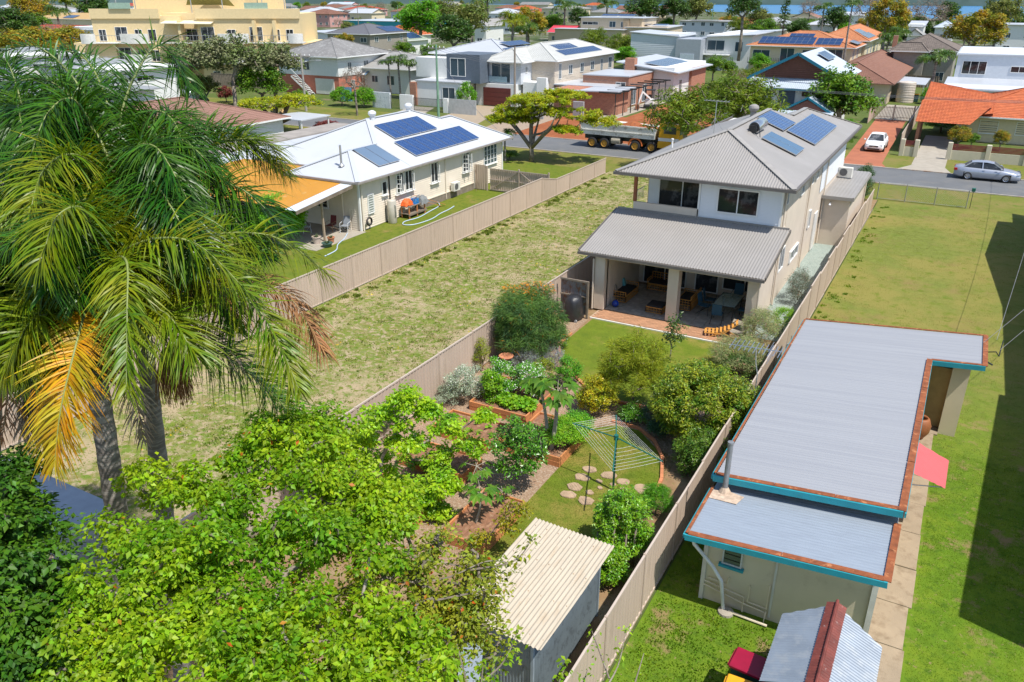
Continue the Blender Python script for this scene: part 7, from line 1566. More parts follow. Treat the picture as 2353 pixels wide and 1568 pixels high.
fence_far = [('tan fence on the left of the red driveway gate', (-10.2, 104), (-10.2, 109), 1.7), ('beige steel fence on the right of the red driveway', (-5.2, 86), (-5.3, 124), 1.7), ('dark timber fence behind the driveway garden', (-5.2, 150), (-12, 150), 1.8), ('timber fence in front of the yellow apartments', (-110, 96), (-98, 97), 2.0)]
for lb, p, q, h in fence_far:
    t = thing('fence', lb, 'fence', (*p, 0)); d = Vector((q[0] - p[0], q[1] - p[1], 0)); n = max(1, int(d.length / 2.4)); m = fencem if 'timber' not in lb else oldwood
    for k in range(n):
        a = d * (k / n); c = d * ((k + .985) / n); b = MB(); pl = [a, c, c + Vector((0, 0, h)), a + Vector((0, 0, h))]; b.corr(pl, (0, 0, 1), .3, .03, kind='trap', seg=2); b.bar(a + Vector((0, 0, h)), c + Vector((0, 0, h)), .06); b.build('panel', m, t, world=False)
# --- N, O, P
t = H_('timber house with dark tile hip roof and white framed windows behind the palm', -13.2, 156, name='house'); block(t, 0, 9.3, 0, 14, 5.3, 'hip', 2.3, 'oldbrown', 'dim', .7, wins='S 1.2 3.6 1.3 1.5 four;S 5.2 3.4 1.1 1.4 four;S 7.6 .6 1.4 1.4'); block(t, .3, 5, -1.6, 0, 5.2, 'hip', 1.3, 'oldbrown', 'dim', .6); b = MB(); b.box(-.6, .1, 3, 3.7, 4, 7.4); b.build('chimney', WM['brick'], t, world=False)
t = H_('large white rendered two storey house with flat roof at the right edge', -3.4, 118, name='modern_house'); block(t, 0, 20, -2, 12, 3.2, 'monoN', .25, 'white', WM['pgrey'], .15); block(t, .6, 20, 12, 30, 6.4, 'monoE', .3, 'white', 'pgrey', .2, wins='S 2.2 3.9 2.9 1.7 three;S 8 4.3 3 .8 three')
t = H_('cream weatherboard house with bright orange tile roof at the right edge', -.9, 96, name='house'); block(t, 0, 16, 0, 12, 2.6, 'hip', 2.4, 'orange', 'cream', .9, wins='S 2.9 .9 1.7 1.3 bars;S 6.6 .9 2.6 1.3 three;S 12 .9 2 1.3')
b = MB(); b.tiles([(-3.6, -5.6, 2.35), (1.2, -5.6, 2.35), (3.2, .2, 4.05), (-3.6, .2, 2.75)][:4], (0, 1, .3), .36, .3); b.tiles([(-3.6, -5.6, 2.35), (3.2, -.9, 3.0), (3.2, 4, 4.3), (-3.6, 6, 2.6)], (0, 1, .3), .36, .3); b.build('carport_roof', RM['orange'], t, world=False)
b = MB(); b.lap((0, -.01), (16, -.01), .1, 2.5, (0, -1), .2, .03); tag(b.build('weatherboards', WM['cream'], t, world=False), kind='stuff'); b = MB(); b.box(-3.4, -3.1, -4.6, -4.3, 0, 2.4); b.box(-3.4, -3.1, -.3, .1, 0, 2.4); b.build('brick_pillar', WM['brick'], t, world=False)
t = thing('front_fence', 'cream rendered front fence with dark red slats before the orange roofed house', 'fence', (-.9, 84, 0)); crm = M('cream_render', (.55, .5, .38), .8, .05); slat = M('maroon_slat', (.2, .035, .03), .6)
sg = [(-3.95, -3.55), (-3.5, -2.85)]; 
for k, x in enumerate((-3.95, -2.75, 0, 3.1, 6.1, 9.2, 12.2)): b = MB(); b.bbox(x - .2, x + .2, -.2, .2, 0, 1.55, .03); b.build('pier', crm, t, world=False)
for x0, x1 in ((-3.75, -2.95), (.2, 2.9), (3.3, 5.9), (6.3, 9.0), (9.4, 12)):
    b = MB(); b.box(x0, x1, -.1, .1, 0, .85); b.build('wall', crm, t, world=False)
    for j in range(5): b = MB(); b.box(x0, x1, -.03, .03, .9 + j * .11, .98 + j * .11); b.build('slat', slat, t, world=False)
# --- yellow apartment block (faces the camera)
Pc = WD(190, 200, 134); t = thing('apartment_building', 'three storey pale yellow apartment building with curved white balconies', 'apartments', (Pc.x, Pc.y, 0), radians(31)); k = 134 / 1830.0
U = lambda px: (px - 190) * k
ym = WM['yellow']; b = MB(); b.box(U(190), U(282), 0, 14, 0, 6.5); b.box(U(235), U(432), .6, 14, 0, 10.6); b.box(U(385), U(472), -1.0, 14, 0, 10.8) if False else None
b.box(U(388), U(470), 1.5, 14, 0, 11); b.box(U(432), U(470), .3, 1.5, 0, 6.2) if False else None; b.box(U(470), U(700), 0, 14, 0, 10.9); b.box(U(700), U(750), 2, 12, 0, 6.4); b.box(U(305), U(560), 6, 14, 10.6, 13.5); b.box(U(590), U(635), 6, 12, 10.6, 13); b.build('wall', ym, t, world=False)
b = MB()
for x0, x1 in ((235, 388), (470, 700)): b.box(U(x0), U(x1), .3 if x0 == 235 else -.3, .75, 10.2, 11.7)
b.build('parapet', ym, t, world=False)
wp = M('balcony_white', (.7, .68, .64), .7)
for z in (3.4, 6.6):
    for (x0, x1) in ((218, 250), (305, 366), (520, 588), (675, 708)):
        b = MB(); n = 8; x0u, x1u = U(x0), U(x1); pr = [(x0u + (x1u - x0u) * i / n, -1.7 - .35 * sin(pi * i / n)) for i in range(n + 1)]; b.prism(pr + [(x1u, -1.5), (x0u, -1.5)], z - .15, z + 1.35); b.build('balcony_wall', wp, t, world=False)
    for (x0, x1) in ((218, 366), (390, 520), (520, 708)): b = MB(); b.box(U(x0), U(x1), -1.5, .6, z - .15, z); b.build('balcony_floor', wp, t, world=False); b = MB(); b.bar((U(x0), -1.5, z + 1.1), (U(x1), -1.5, z + 1.1), .06); [b.bar((x, -1.5, z), (x, -1.5, z + 1.1), .03) for x in np.arange(U(x0), U(x1), .5)]; b.build('balcony_rail', steel, t, world=False)
b = MB(); [b.box(U(x) - .2, U(x) + .2, -1.4, .6, 0, 9.8 if x < 400 else 9.9) for x in (436, 600, 645)]; b.build('balcony_column', ym, t, world=False)
b = MB(); b.slab([(U(398), -1.8, 9.6), (U(508), -1.8, 9.5), (U(508), 1, 9.9), (U(398), 1, 9.9)], .1); b.build('awning', M('cream_awning', (.75, .68, .5), .8), t, world=False)
for z in (3.45, 6.65):
    for x, w, y in ((255, 1.2, .6), (297, 2.0, .6), (335, 1.2, .6), (365, 1.3, .6), (492, 2.2, 0), (545, 1.4, 0), (600, 2.1, 0), (645, 1.2, 0), (675, 1.2, 0), (410, 1.5, 1.5), (450, 1.8, 1.5)): window(t, ((U(x), y - .01), 'S'), 0, z + .1, w, 2.2 if w > 1.9 else 1.8, 'slide', white, glass)
for z in (1,): [window(t, ((U(x), 0 - .01), 'S'), 0, z, 1.2, 1.0) for x in (212, 500, 640)]
b = MB(); [b.tube([(U(x), 3, 10.6), (U(x), 3, 14.5)], .08, 6) for x in (283, 325, 450, 520, 610, 660)]; b.build('roof_pole', steel, t, world=False)
b = MB(); b.add([(U(450), 3, 14.4), (U(520), 3, 14.4), (U(500), 6, 12.2), (U(465), 6, 12.2), (U(540), 5, 12.0), (U(430), 5, 12.2)], [(0, 1, 2, 3), (1, 4, 2), (0, 3, 5)]); b.build('shade_sail', M('olive_sail', (.24, .24, .09), .8), t, world=False)
for x0, x1 in ((282, 330), (580, 632)): b = MB(); b.box(U(x0), U(x1), .0, .04, 11.7, 12.6); b.build('glass_balustrade', M('green_glass_rail', (.3, .42, .34), .1), t, world=False)
# --- left background: modern house, brown tile roof
t = thing('modern_house', 'white and grey modern house with flat skillion roofs behind the palms', 'house', (-98, 57, 0)); block(t, 0, 13, 3, 12, 5.9, 'monoW', .5, M('zinc_skillion', (.3, .31, .31), .5), 'white', .6, wins='E 2 4.6 1.2 .6 three;E 4.5 4.6 2.4 .6 three'); block(t, -12, -2, 1, 10, 7.0, 'monoW', .5, MATS['zinc_skillion'], 'white', .5, wins='E 4 5.6 3 .8 three'); block(t, 6, 20, -4, 3, 4.6, 'flat', 0, MATS['zinc_skillion'], 'white', .8, wins='E 3 .5 3 2.4'); block(t, 0, 12, -14, -4, 6.0, 'flat', 0, MATS['zinc_skillion'], 'pgrey', .5)
t = thing('tiled_house', 'single storey house with faded pink brown tile roof behind the palms', 'house', (-73, 41, 0)); block(t, 0, 13, 0, 19.5, 2.6, 'hip', 2.2, 'pinkbrown', 'white', .6, wins='S 10 1 2 1.2;E 4 1 1.6 1.2')
t = thing('carport', 'white carport frame beside the pruned street tree', 'carport', (-60, 62, 0)); b = MB(); b.slab([(-2.5, -1, 2.45), (2, -1, 2.4), (2, 3.4, 2.4), (-2.5, 3.4, 2.45)], .1); b.build('roof', whiteroof, t, world=False); b = MB(); [b.bar((x, y, 0), (x, y, 2.4), .1) for x in (-2.3, 1.8) for y in (-.8, 3.2)]; b.build('posts', white, t, world=False)
# --- houses farther back
F = far
F('shops with teal fascia and flat white roof behind the big tree', 786, 942, 50, 4.0, 26, 'flat', 'white', 'teal', 0, cat='shops', name='shop_building', over=.3)
F('salmon house with bright red tile roof behind the teal shops', 784, 856, 23, 4, 16, 'hip', 'red', 'pink', 2.2)
F('house with orange red roof left of the big green tree', 862, 925, 84, 3, 14, 'hip', 'orange', 'white', 2.6)
F('raised house with slate solar roof behind the asbestos roof', 745, 850, 80, 5.6, 14, 'hip', 'dark', 'dim', 2.0, st=2, sol_=6)
F('house with sage green roof and solar panels', 850, 918, 96, 3.6, 12, 'hip', 'green', 'white', 2.0, sol_=5)
F('white boxy house with white roof beside the yellow apartments', 706, 792, 80, 4.6, 10, 'monoW', 'white', 'white', .6)
F('pink two storey house with brown roof beyond the yellow apartments', 697, 757, 33, 5.5, 12, 'hip', 'brown', 'pink', 2, st=2)
F('house with tan yellow roof and solar panels at the top left', 74, 234, 46, 5.2, 14, 'hip', 'yellow', 'cream', 2, sol_=6); F('white roofed house carrying a large solar array left of the apartments', 150, 239, 70, 5.5, 14, 'monoN', 'white', 'white', 1.2, sol_=8)
F('low house with dull red tile roof behind the orange flowering tree', 0, 187, 88, 3.4, 16, 'hip', 'red', 'cream', 2.6); F('white walled house with grey roof in the top left corner', 7, 127, 22, 5, 16, 'hip', 'grey', 'white', 2.2)
F('white house with white hip roof behind the tall palm', 1115, 1182, 32, 6, 12, 'hip', 'white', 'white', 2, st=2); F('grey roofed white gable end in front of the tall palm', 1085, 1118, 60, 5.5, 10, 'gaby', 'grey', 'white', 1.8); F('small house with dark brown roof in front of the white hip roof', 1132, 1175, 46, 5, 10, 'hip', 'oldbrown', 'white', 1.6)
F('cream two storey house with pale roof and balconies', 1242, 1332, 20, 6.8, 14, 'hip', 'grey', 'cream', 1.4, st=2); F('low house with bright crimson roof', 1255, 1314, 76, 3.2, 9, 'gabx', 'crimson', 'cream', 1.8); F('house with red roof behind the palms near the cream house', 1215, 1262, 28, 4.6, 12, 'hip', 'red', 'white', 2.2)
t = F('cream modern house with flat roofs, stone tower and small square windows', 1330, 1478, 42, 7.6, 12, 'flat', 'white', 'beige', 0, wins='S 3 5.6 5 .8 three;S 10 5.0 2 1.6 slide;S 13 5.0 .9 1.5', name='modern_house'); solar(t, (5, 3, 7.9), (1, 0, 0), (0, 1, .2), 9, 1, 1.1, 2.2)
block(t, -6, 15, -5, 0, 4.6, 'flat', 0, 'white', 'beige', .5, wins='S 15 1 1.6 2.4'); block(t, 15, 27, -2, 12, 5.2, 'monoN', .3, 'white', 'beige', .4, wins='E 2 3.2 .8 .8;E 4 3.2 .8 .8;E 7 3.2 .8 .8;E 9 3.2 .8 .8;S 4 .3 2.6 2.8'); b = MB(); b.box(13.4, 15.2, -.4, 2, 0, 7.4); b.build('stone_tower', M('sandstone', (.4, .3, .2), .9, .25, 2), t, world=False); solar(t, (16, 2, 5.6), (1, 0, 0), (0, 1, .1), 4, 1, 1.1, 2.6); solar(t, (21, 2, 5.6), (1, 0, 0), (0, 1, .1), 4, 1, 1.1, 2.6)
F('pale grey house with shallow roof and dark solar array near the bay', 1558, 1674, 50, 5.4, 14, 'flat', 'grey', 'pgrey', 0, st=2, sol_=9); F('house with terracotta gable roof in front of the pale grey house', 1643, 1733, 58, 3.6, 14, 'gabx', 'salmon', 'cream', 2.2); F('house with wide white hip roof left of the orange roofed flats', 1731, 1813, 58, 4, 14, 'hip', 'white', 'cream', 2.2)
F('white house with solar roof behind the orange roofed flats', 1850, 1922, 58, 4, 12, 'hip', 'white', 'white', 1.8, sol_=5); F('white house with solar panels right of the tall dark tree', 2084, 2125, 62, 5.4, 12, 'monoN', 'white', 'white', 1.2, sol_=5); F('little white gabled house below the white solar house', 2080, 2122, 82, 3.4, 9, 'gaby', 'grey', 'white', 1.6)
F('house with pale blue hip roof left of the round orange tree', 2145, 2196, 64, 4.2, 10, 'hip', 'blue', 'white', 1.8); F('white modern house at the right edge near the bay', 2293, 2400, 58, 7, 14, 'flat', 'white', 'white', 0, st=2); F('white gabled roof peeping over trees below the gum tree', 1680, 1735, 38, 4.4, 12, 'gaby', 'white', 'white', 2)
F('brown gabled house between the hoop pine and the far palms', 1815, 1880, 42, 4.6, 12, 'gaby', 'pinkbrown', 'cream', 2.2); F('white roof at the waterside between two palms', 1915, 1985, 36, 4.5, 12, 'gabx', 'white', 'white', 1.4)
rr = random.Random(12); kinds = list(RM)
for i in range(40):
    px = rr.uniform(-20, 1500); py = rr.uniform(9, 34)
    w = rr.uniform(34, 70); F('tiny far rooftop among the trees towards the bay', px, px + w, py, 4.2, 12, rr.choice(('hip', 'hip', 'gabx')), rr.choice(('white', 'grey', 'red', 'brown', 'orange', 'dark', 'white', 'blue', 'asb')), rr.choice(('white', 'cream', 'pgrey', 'pink')), 2.2, group='far rooftops among the trees', wins='S 2 1 1.5 1.2;E 3 1 1.5 1.2')

# ================================================================== vehicles
def wheel(t, x, y, r, w, rimm=chrome, n=20):
    o = MB(); o.lathe([(r * .62, -w / 2), (r * .95, -w / 2), (r, -w * .3), (r, w * .3), (r * .95, w / 2), (r * .62, w / 2)], (0, 0, 0), n, axis='y'); o = o.build('wheel', M('tyre', (.02, .02, .02), .85), t, world=False, smooth=True); o.location = (x, y, r)
    b = MB(); s = 1 if y > 0 else -1; b.lathe([(0, -w * .3), (r * .63, -w * .3), (r * .66, w * .46), (r * .5, w * .3), (0, w * .36)] if s > 0 else [(0, -w * .36), (r * .5, -w * .3), (r * .66, -w * .46), (r * .63, w * .3), (0, w * .3)], (0, 0, 0), n, axis='y')
    b.build('rim', rimm, o, world=False); b = MB()
    for k in range(5): a = 2 * pi * k / 5; b.bar((cos(a) * r * .12, s * w * .38, sin(a) * r * .12), (cos(a) * r * .55, s * w * .33, sin(a) * r * .55), r * .13, .02, up=(0, 1, 0))
    b.build('spokes', rimm, o, world=False)
def car(label, loc, rz, paint, st, cab, wb, r=.32, W_=.88, group=None, name='parked_car'):
    """x is forward; st: (x, sill, belt, half width); cab: (x, height, half width at top)"""
    t = thing(name, label, 'car', loc, rz, group); b = MB(); vs = []; m = len(st)
    for x, z0, z1, hw_ in st:
        for s in (-1, 1): pass
        vs += [(x, -hw_ * .93, z0), (x, -hw_, z0 + .16), (x, -hw_ * 1.0, (z0 + z1) / 2 + .05), (x, -hw_ * .95, z1 - .04), (x, -hw_ * .85, z1), (x, 0, z1 + .025), (x, hw_ * .85, z1), (x, hw_ * .95, z1 - .04), (x, hw_, (z0 + z1) / 2 + .05), (x, hw_, z0 + .16), (x, hw_ * .93, z0)]
    q = 11; b.add(vs, [(i * q + k, i * q + (k + 1) % q, (i + 1) * q + (k + 1) % q, (i + 1) * q + k) for i in range(m - 1) for k in range(q)] + [tuple(range(q - 1, -1, -1)), tuple(range((m - 1) * q, m * q))]); b.build('body', paint, t, world=False, smooth=True)
    b = MB(); vs = []
    for x, z, hw_ in cab: vs += [(x, -hw_, z), (x, -hw_ * .6, z + .03), (x, hw_ * .6, z + .03), (x, hw_, z)]
    base = [(cab[0][0] + .45, W_ * .86), (cab[-1][0] - .5, W_ * .86)]
    top = MB(); k = len(cab); top.add(vs, [(4 * i + j, 4 * i + j + 1, 4 * i + 4 + j + 1, 4 * i + 4 + j) for i in range(k - 1) for j in range(3)]); top.build('roof', paint, t, world=False, smooth=True)
    zb = st[len(st) // 2][2] - .03; xf, xr = cab[0][0] + (.75 if cab[0][0] > 0 else 0), cab[-1][0] - .55
    g = MB(); A = [(xf, -W_ * .84, zb), (cab[0][0], -cab[0][2], cab[0][1] - .01), (cab[0][0], cab[0][2], cab[0][1] - .01), (xf, W_ * .84, zb)]; g.add(A, [(0, 1, 2, 3)]); g.build('windscreen', glass, t, world=False)
    g = MB(); B_ = [(xr, -W_ * .84, zb), (cab[-1][0], -cab[-1][2], cab[-1][1] - .01), (cab[-1][0], cab[-1][2], cab[-1][1] - .01), (xr, W_ * .84, zb)]; g.add(B_, [(3, 2, 1, 0)]); g.build('rear_window', glass, t, world=False)
    for s in (-1, 1):
        g = MB(); n = len(cab); lo = [(xf, s * W_ * .84, zb)] + [(xf + (xr - xf) * (i + 1) / (n + 1), s * W_ * .87, zb) for i in range(n)] + [(xr, s * W_ * .84, zb)]; hi = [(x, s * hw_, z - .01) for x, z, hw_ in cab]
        g.add([lo[0], hi[0], hi[-1], lo[-1]] , [(0, 1, 2, 3) if s < 0 else (3, 2, 1, 0)]); g.add(hi, [tuple(range(n))]) if n > 2 else None; g.build('side_window', glass, t, world=False)
        g = MB(); xm = (xf + xr) / 2 - .05; g.bar((xm, s * (W_ * .86), zb), (xm - .05, s * (cab[1][2] + .01), cab[1][1] - .02), .07, .03); g.bar((xf, s * W_ * .85, zb), (cab[0][0], s * (cab[0][2] + .005), cab[0][1]), .06, .05); g.bar((xr, s * W_ * .85, zb), (cab[-1][0], s * (cab[-1][2] + .005), cab[-1][1]), .1, .05); g.build('pillar', paint, t, world=False)
        g = MB(); g.bbox(xf - .25, xf - .1, s * (W_ + .12) - .08, s * (W_ + .12) + .08, zb + .02, zb + .14, .02); g.build('mirror', paint, t, world=False)
        g = MB(); x0 = st[0][0]; g.add([(x0 - .02, s * W_ * .5, .62), (x0 - .02, s * W_ * .82, .62), (x0 - .25, s * W_ * .99, .68), (x0 - .28, s * W_ * .96, .78), (x0 - .06, s * W_ * .8, .76), (x0 - .04, s * W_ * .5, .7)], [(0, 1, 2, 3, 4, 5) if s > 0 else (5, 4, 3, 2, 1, 0)]); g.build('headlight', M('headlight', (.5, .52, .55), .1), t, world=False)
        g = MB(); x1 = st[-1][0]; g.bbox(x1 - .02, x1 + .22, min(s * W_ * .6, s * W_ * .97), max(s * W_ * .6, s * W_ * .97), .7, .88, .02); g.build('tail_light', M('tail_red', (.4, .01, .01), .2), t, world=False)
        g = MB(); 
        for xx in (.75, -.15): g.box(xx - 1.0 + .75, xx - .82 + .75, s * W_ - .015, s * W_ + .015, zb - .13, zb - .1)
        g.build('door_handle', paint, t, world=False)
        for xx in (wb / 2, -wb / 2): wheel(t, xx, s * (W_ - .06), r, .2)
    b = MB(); x0 = st[0][0]; b.box(x0 - .05, x0 + .015, -.4, .4, .52, .64); b.box(x0 - .05, x0 + .02, -.55, .55, .26, .38); b.build('grille', black, t, world=False); b = MB(); b.box(x0, x0 + .03, -.18, .18, .4, .5); b.build('number_plate', M('plate', (.6, .6, .55), .5), t, world=False)
    b = MB(); b.box(x0 - .01, x0 + .025, -.12, .12, .57, .6); b.build('badge', chrome, t, world=False)
    b = MB(); [b.box(xx - r * 1.05, xx + r * 1.05, s * W_ - .05 if s > 0 else -W_ - .004, s * W_ + .004 if s > 0 else -W_ + .05, .12, r * 2.02) for xx in (wb / 2, -wb / 2) for s in (-1, 1)]; b.build('wheel_arch', M('arch_black', (.015, .015, .016), .9), t, world=False)
    return t
silver_ = M('silver_paint', (.42, .45, .52), .3, .03, metal=.5); wpaint = M('car_white', (.78, .78, .77), .25, .02)
sed = [(2.38, .3, .58, .62), (2.28, .22, .68, .8), (1.7, .2, .82, .88), (.95, .2, .93, .9), (-1.4, .2, .98, .9), (-2.0, .22, 1.0, .86), (-2.35, .28, .94, .72), (-2.42, .32, .8, .66)]
car('silver sedan parked along the far kerb of the street', (2.25, 75.9, 0), pi - pi, silver_, sed, [(.35, 1.38, .58), (-.2, 1.45, .6), (-.9, 1.42, .58), (-1.25, 1.36, .55)], 2.72)
hat = [(2.2, .3, .6, .66), (2.1, .22, .74, .82), (1.5, .2, .88, .88), (.85, .2, .96, .9), (-1.5, .2, 1.02, .9), (-1.95, .25, 1.02, .84), (-2.1, .3, .85, .7)]
car('white hatchback parked on the red driveway facing the street', (-7.35, 86.6, 0), -pi / 2, wpaint, hat, [(.35, 1.42, .58), (-.3, 1.48, .6), (-1.1, 1.44, .58), (-1.5, 1.36, .55)], 2.68)
p = W(437, 222); car('silver car parked in front of the yellow apartments', (p.x, p.y, 0), 2.6, silver_, sed, [(.35, 1.38, .58), (-.2, 1.45, .6), (-.9, 1.42, .58), (-1.25, 1.36, .55)], 2.72)
p = W(455, 243); car('dark blue wagon parked beside the brown tiled roof', (p.x, p.y, 0), 2.8, M('blue_paint', (.02, .07, .16), .25), hat, [(.35, 1.45, .58), (-.3, 1.5, .6), (-1.1, 1.48, .58), (-1.6, 1.4, .55)], 2.68)
# tipper truck
t = thing('tipper_truck', 'four axle tipper truck with pale steel tray and yellow cab on the street', 'truck', (-29.6, 74.9, 0)); yl = M('truck_yellow', (.72, .36, .01), .35, .05); tray = M('tray_steel', (.78, .76, .7), .55, .12, 1.5, col2=(.36, .3, .24), c2=(.55, .7), c2s=2); orw = M('yellow_rim', (.5, .26, .03), .5)
b = MB(); b.add([(-3.6, -1.22, 1.3), (4.0, -1.22, 1.25), (4.2, -1.22, 2.25), (-3.7, -1.22, 2.45), (-3.6, 1.22, 1.3), (4.0, 1.22, 1.25), (4.2, 1.22, 2.25), (-3.7, 1.22, 2.45), (4.05, -1.1, 2.15), (-3.6, -1.1, 2.35), (4.05, 1.1, 2.15), (-3.6, 1.1, 2.35), (3.9, -1.1, 1.6), (-3.5, -1.1, 1.6), (3.9, 1.1, 1.6), (-3.5, 1.1, 1.6)], [(0, 1, 2, 3), (7, 6, 5, 4), (3, 2, 8, 9), (6, 7, 11, 10), (1, 5, 6, 2), (4, 0, 3, 7), (8, 10, 14, 12), (11, 9, 13, 15), (2, 6, 10, 8), (7, 3, 9, 11), (9, 8, 12, 13), (10, 11, 15, 14), (12, 14, 15, 13), (0, 4, 5, 1)])
b.bar((-3.7, -1.26, 2.42), (4.2, -1.26, 2.24), .08, .12); b.bar((-3.6, -1.26, 1.75), (4.05, -1.26, 1.7), .06, .08); [b.bar((x, -1.25, 1.3), (x, -1.25, 2.35), .08, .05) for x in (-3.6, 4.05)]; b.build('tray', tray, t, world=False)
b = MB(); b.box(-3.5, 5.6, -.42, .42, .75, 1.15); b.box(-.6, .6, -1.1, -.5, .55, 1.15); b.build('chassis', dmetal, t, world=False); b = MB(); b.lathe([(0, -.45), (.34, -.45), (.34, .45), (0, .45)], (.1, -.95, .85), 16, axis='x'); b.build('fuel_tank', M('dusty_steel', (.4, .36, .28), .6, .2), t, world=False)
b = MB(); b.bbox(4.4, 6.4, -1.2, 1.2, 1.0, 2.8, .08); b.bbox(4.35, 6.5, -1.22, 1.22, .55, 1.1, .04); b.build('cab', yl, t, world=False); b = MB(); b.box(4.4, 6.4, -1.205, -1.2, 1.2, 1.5); b.build('white_stripe', white, t, world=False); b = MB(); b.box(4.9, 6.1, -1.215, -1.2, 1.9, 2.6); b.box(6.4, 6.41, -1.05, 1.05, 1.8, 2.6); b.build('cab_window', glass, t, world=False)
for x in (-2.4, -1.1, 2.1, 3.75):
    for s in (-1, 1): wheel(t, x, s * 1.05, .52, .32, orw)
for s in (-1, 1): b = MB(); b.tube([(2.1 + .68 * cos(a), s * 1.1, .55 + .68 * sin(a)) for a in [pi * k / 8 for k in range(9)]], .09, 6); b.build('mudguard', M('orange_guard', (.7, .16, .03), .5), t, world=False)
rs = np.random.RandomState(3); b = MB(); n = 12; b.add([(-3.4 + 7.2 * i / n, -1 + 2 * j / 6, 2.0 + .6 * math.exp(-((i - 8) / 2.0) ** 2) * sin(pi * j / 6) + rs.rand() * .12) for i in range(n + 1) for j in range(7)], [(i * 7 + j, (i + 1) * 7 + j, (i + 1) * 7 + j + 1, i * 7 + j + 1) for i in range(n) for j in range(6)]); tag(b.build('soil_load', redsoil, None, world=True), 'load of red soil lying in the truck tray', 'soil'); bpy.data.objects['soil_load'].location = t.location
# mini excavator
t = thing('mini_excavator', 'small white excavator with canopy parked beside the pergola', 'excavator', (-37.2, 104.5, 0), .3)
b = MB(); [b.bbox(-.85, .85, s - .17, s + .17, 0, .45, .08) for s in (-.55, .55)]; b.build('tracks', black, t, world=False); b = MB(); b.bbox(-.7, .5, -.55, .55, .55, 1.2, .08); b.build('body', white, t, world=False); b = MB(); [b.bar((x, y, 1.2), (x, y, 2.3), .05) for x in (-.6, .4) for y in (-.5, .5)]; b.box(-.75, .6, -.62, .62, 2.3, 2.38); b.build('canopy', dmetal, t, world=False)
b = MB(); b.bar((.5, 0, .8), (-1.0, -1.3, 2.2), .16, .2); b.bar((-1.0, -1.3, 2.2), (-1.5, -1.9, .7), .12, .16); b.build('boom', white, t, world=False); b = MB(); b.box(-1.8, -1.3, -2.2, -1.7, .1, .6); b.build('bucket', M('rusty_bucket', (.25, .1, .05), .7), t, world=False); b = MB(); b.bbox(-.3, .1, -.2, .2, 1.2, 1.75, .05); b.build('seat', black, t, world=False)
t = thing('site_machine', 'yellow compactor machine standing by the street behind the tree', 'machine', (-33.0, 80.5, 0)); b = MB(); b.bbox(-.35, .35, -.25, .25, .15, .55, .03); b.build('base', yl, t, world=False); b = MB(); b.bbox(-.2, .2, -.2, .2, .55, .85, .03); b.tube([(.3, 0, .5), (.7, 0, 1.1)], .03, 6); b.build('motor', black, t, world=False)
t = thing('blue_gate', 'small blue sheet gate beside the green mesh fence across the street', 'gate', (-78.5, 91, 0)); b = MB(); b.corr([(0, 0, 0), (2.1, 0, 0), (2.1, 0, 1.9), (0, 0, 1.9)], (0, 0, 1), .25, .02, kind='trap'); b.build('sheet', M('sky_blue', (.12, .35, .55), .5), t, world=False)
# ================================================================== poles and wires
wire = M('wire_grey', (.2, .2, .21), .5); polem = M('pole_timber', (.25, .22, .18), .85, .15); poleg = M('pole_green', (.16, .3, .2), .7, .15)
def pole(label, x, y, h, m=polem, arm=2.0, rz=0, lamp=0, light=-1):
    t = thing('utility_pole', label, 'utility pole', (x, y, 0), rz); b = MB(); b.tube([(0, 0, 0), (0, 0, h)], [.17, .11], 8); b.build('pole', m, t, world=False)
    if arm:
        b = MB(); b.bar((-arm / 2, 0, h - .4), (arm / 2, 0, h - .4), .1, .12); b.build('crossarm', polem, t, world=False); b = MB(); [b.lathe([(.05, 0), (.06, .1), (.02, .2)], (u * arm / 2, 0, h - .34), 8) for u in (-.9, -.4, .4, .9)]; b.build('insulators', white, t, world=False)
    if lamp: b = MB(); b.tube([(0, 0, h - 1.2), (light * 1.2, 0, h - .9), (light * 2.0, 0, h - .85)], .03, 5); b.build('lamp_arm', steel, t, world=False); b = MB(); b.bbox(light * 2.3 - .35, light * 2.3 + .35, -.12, .12, h - .92, h - .8, .03); b.build('lamp_head', steel, t, world=False)
    return Vector((x, y, h - .3))
def hgt(px, py, x, y): return ZY(x, y, py)
a = W(1008, 272); pA = pole('green utility pole standing between the driveways of the modern house', a.x, a.y, ZY(a.x, a.y, 103), poleg, 2.4)
pB = pole('slim timber pole in front of the white tiled house', -48.6, 88, 8.2, polem, 0)
a = Vector((-75, 80)); pC = pole('timber power pole with transformer and street lamp in the bushes', a.x, a.y, ZY(a.x, a.y, 122), M('pole_pale', (.33, .31, .28), .8), 2.6, .3, 1, 1)
a = Vector((-19.5, 82)); pD = pole('grey power pole in front of the blue gabled house', a.x, a.y, ZY(a.x, a.y, 190), M('pole_pale', (.33, .31, .28), .8), 1.6, .2)
for px, py, tp, lb in ((825, 75, 5, 'far power pole over the teal shops'), (886, 52, 8, 'pale mast beside the teal shops'), (915, 50, 12, 'thin green pole behind the shops'), (1633, 80, 15, 'green street pole left of the grey solar house'), (1792, 78, 15, 'green pole left of the orange roofed flats'), (1970, 60, 18, 'grey pole with dish above the flats'), (2022, 78, 20, 'green pole right of the orange roofed flats'), (2318, 118, 75, 'short green pole beside the white flat roof'), (2295, 88, 32, 'leaning timber pole at the right edge'), (1512, 52, 14, 'street lamp pole by the dark trees'), (270, 45, 0, 'white lamp pole before the yellow apartments'), (1860, 44, 25, 'pale pole near the hoop pine')):
    q = W(px, py); h = max(7.5, min(10, ZY(q.x, q.y, tp))); pole(lb, q.x, q.y, h, poleg if 'green' in lb else polem, 2.2 if 'power' in lb else 0, 0, 'lamp' in lb)
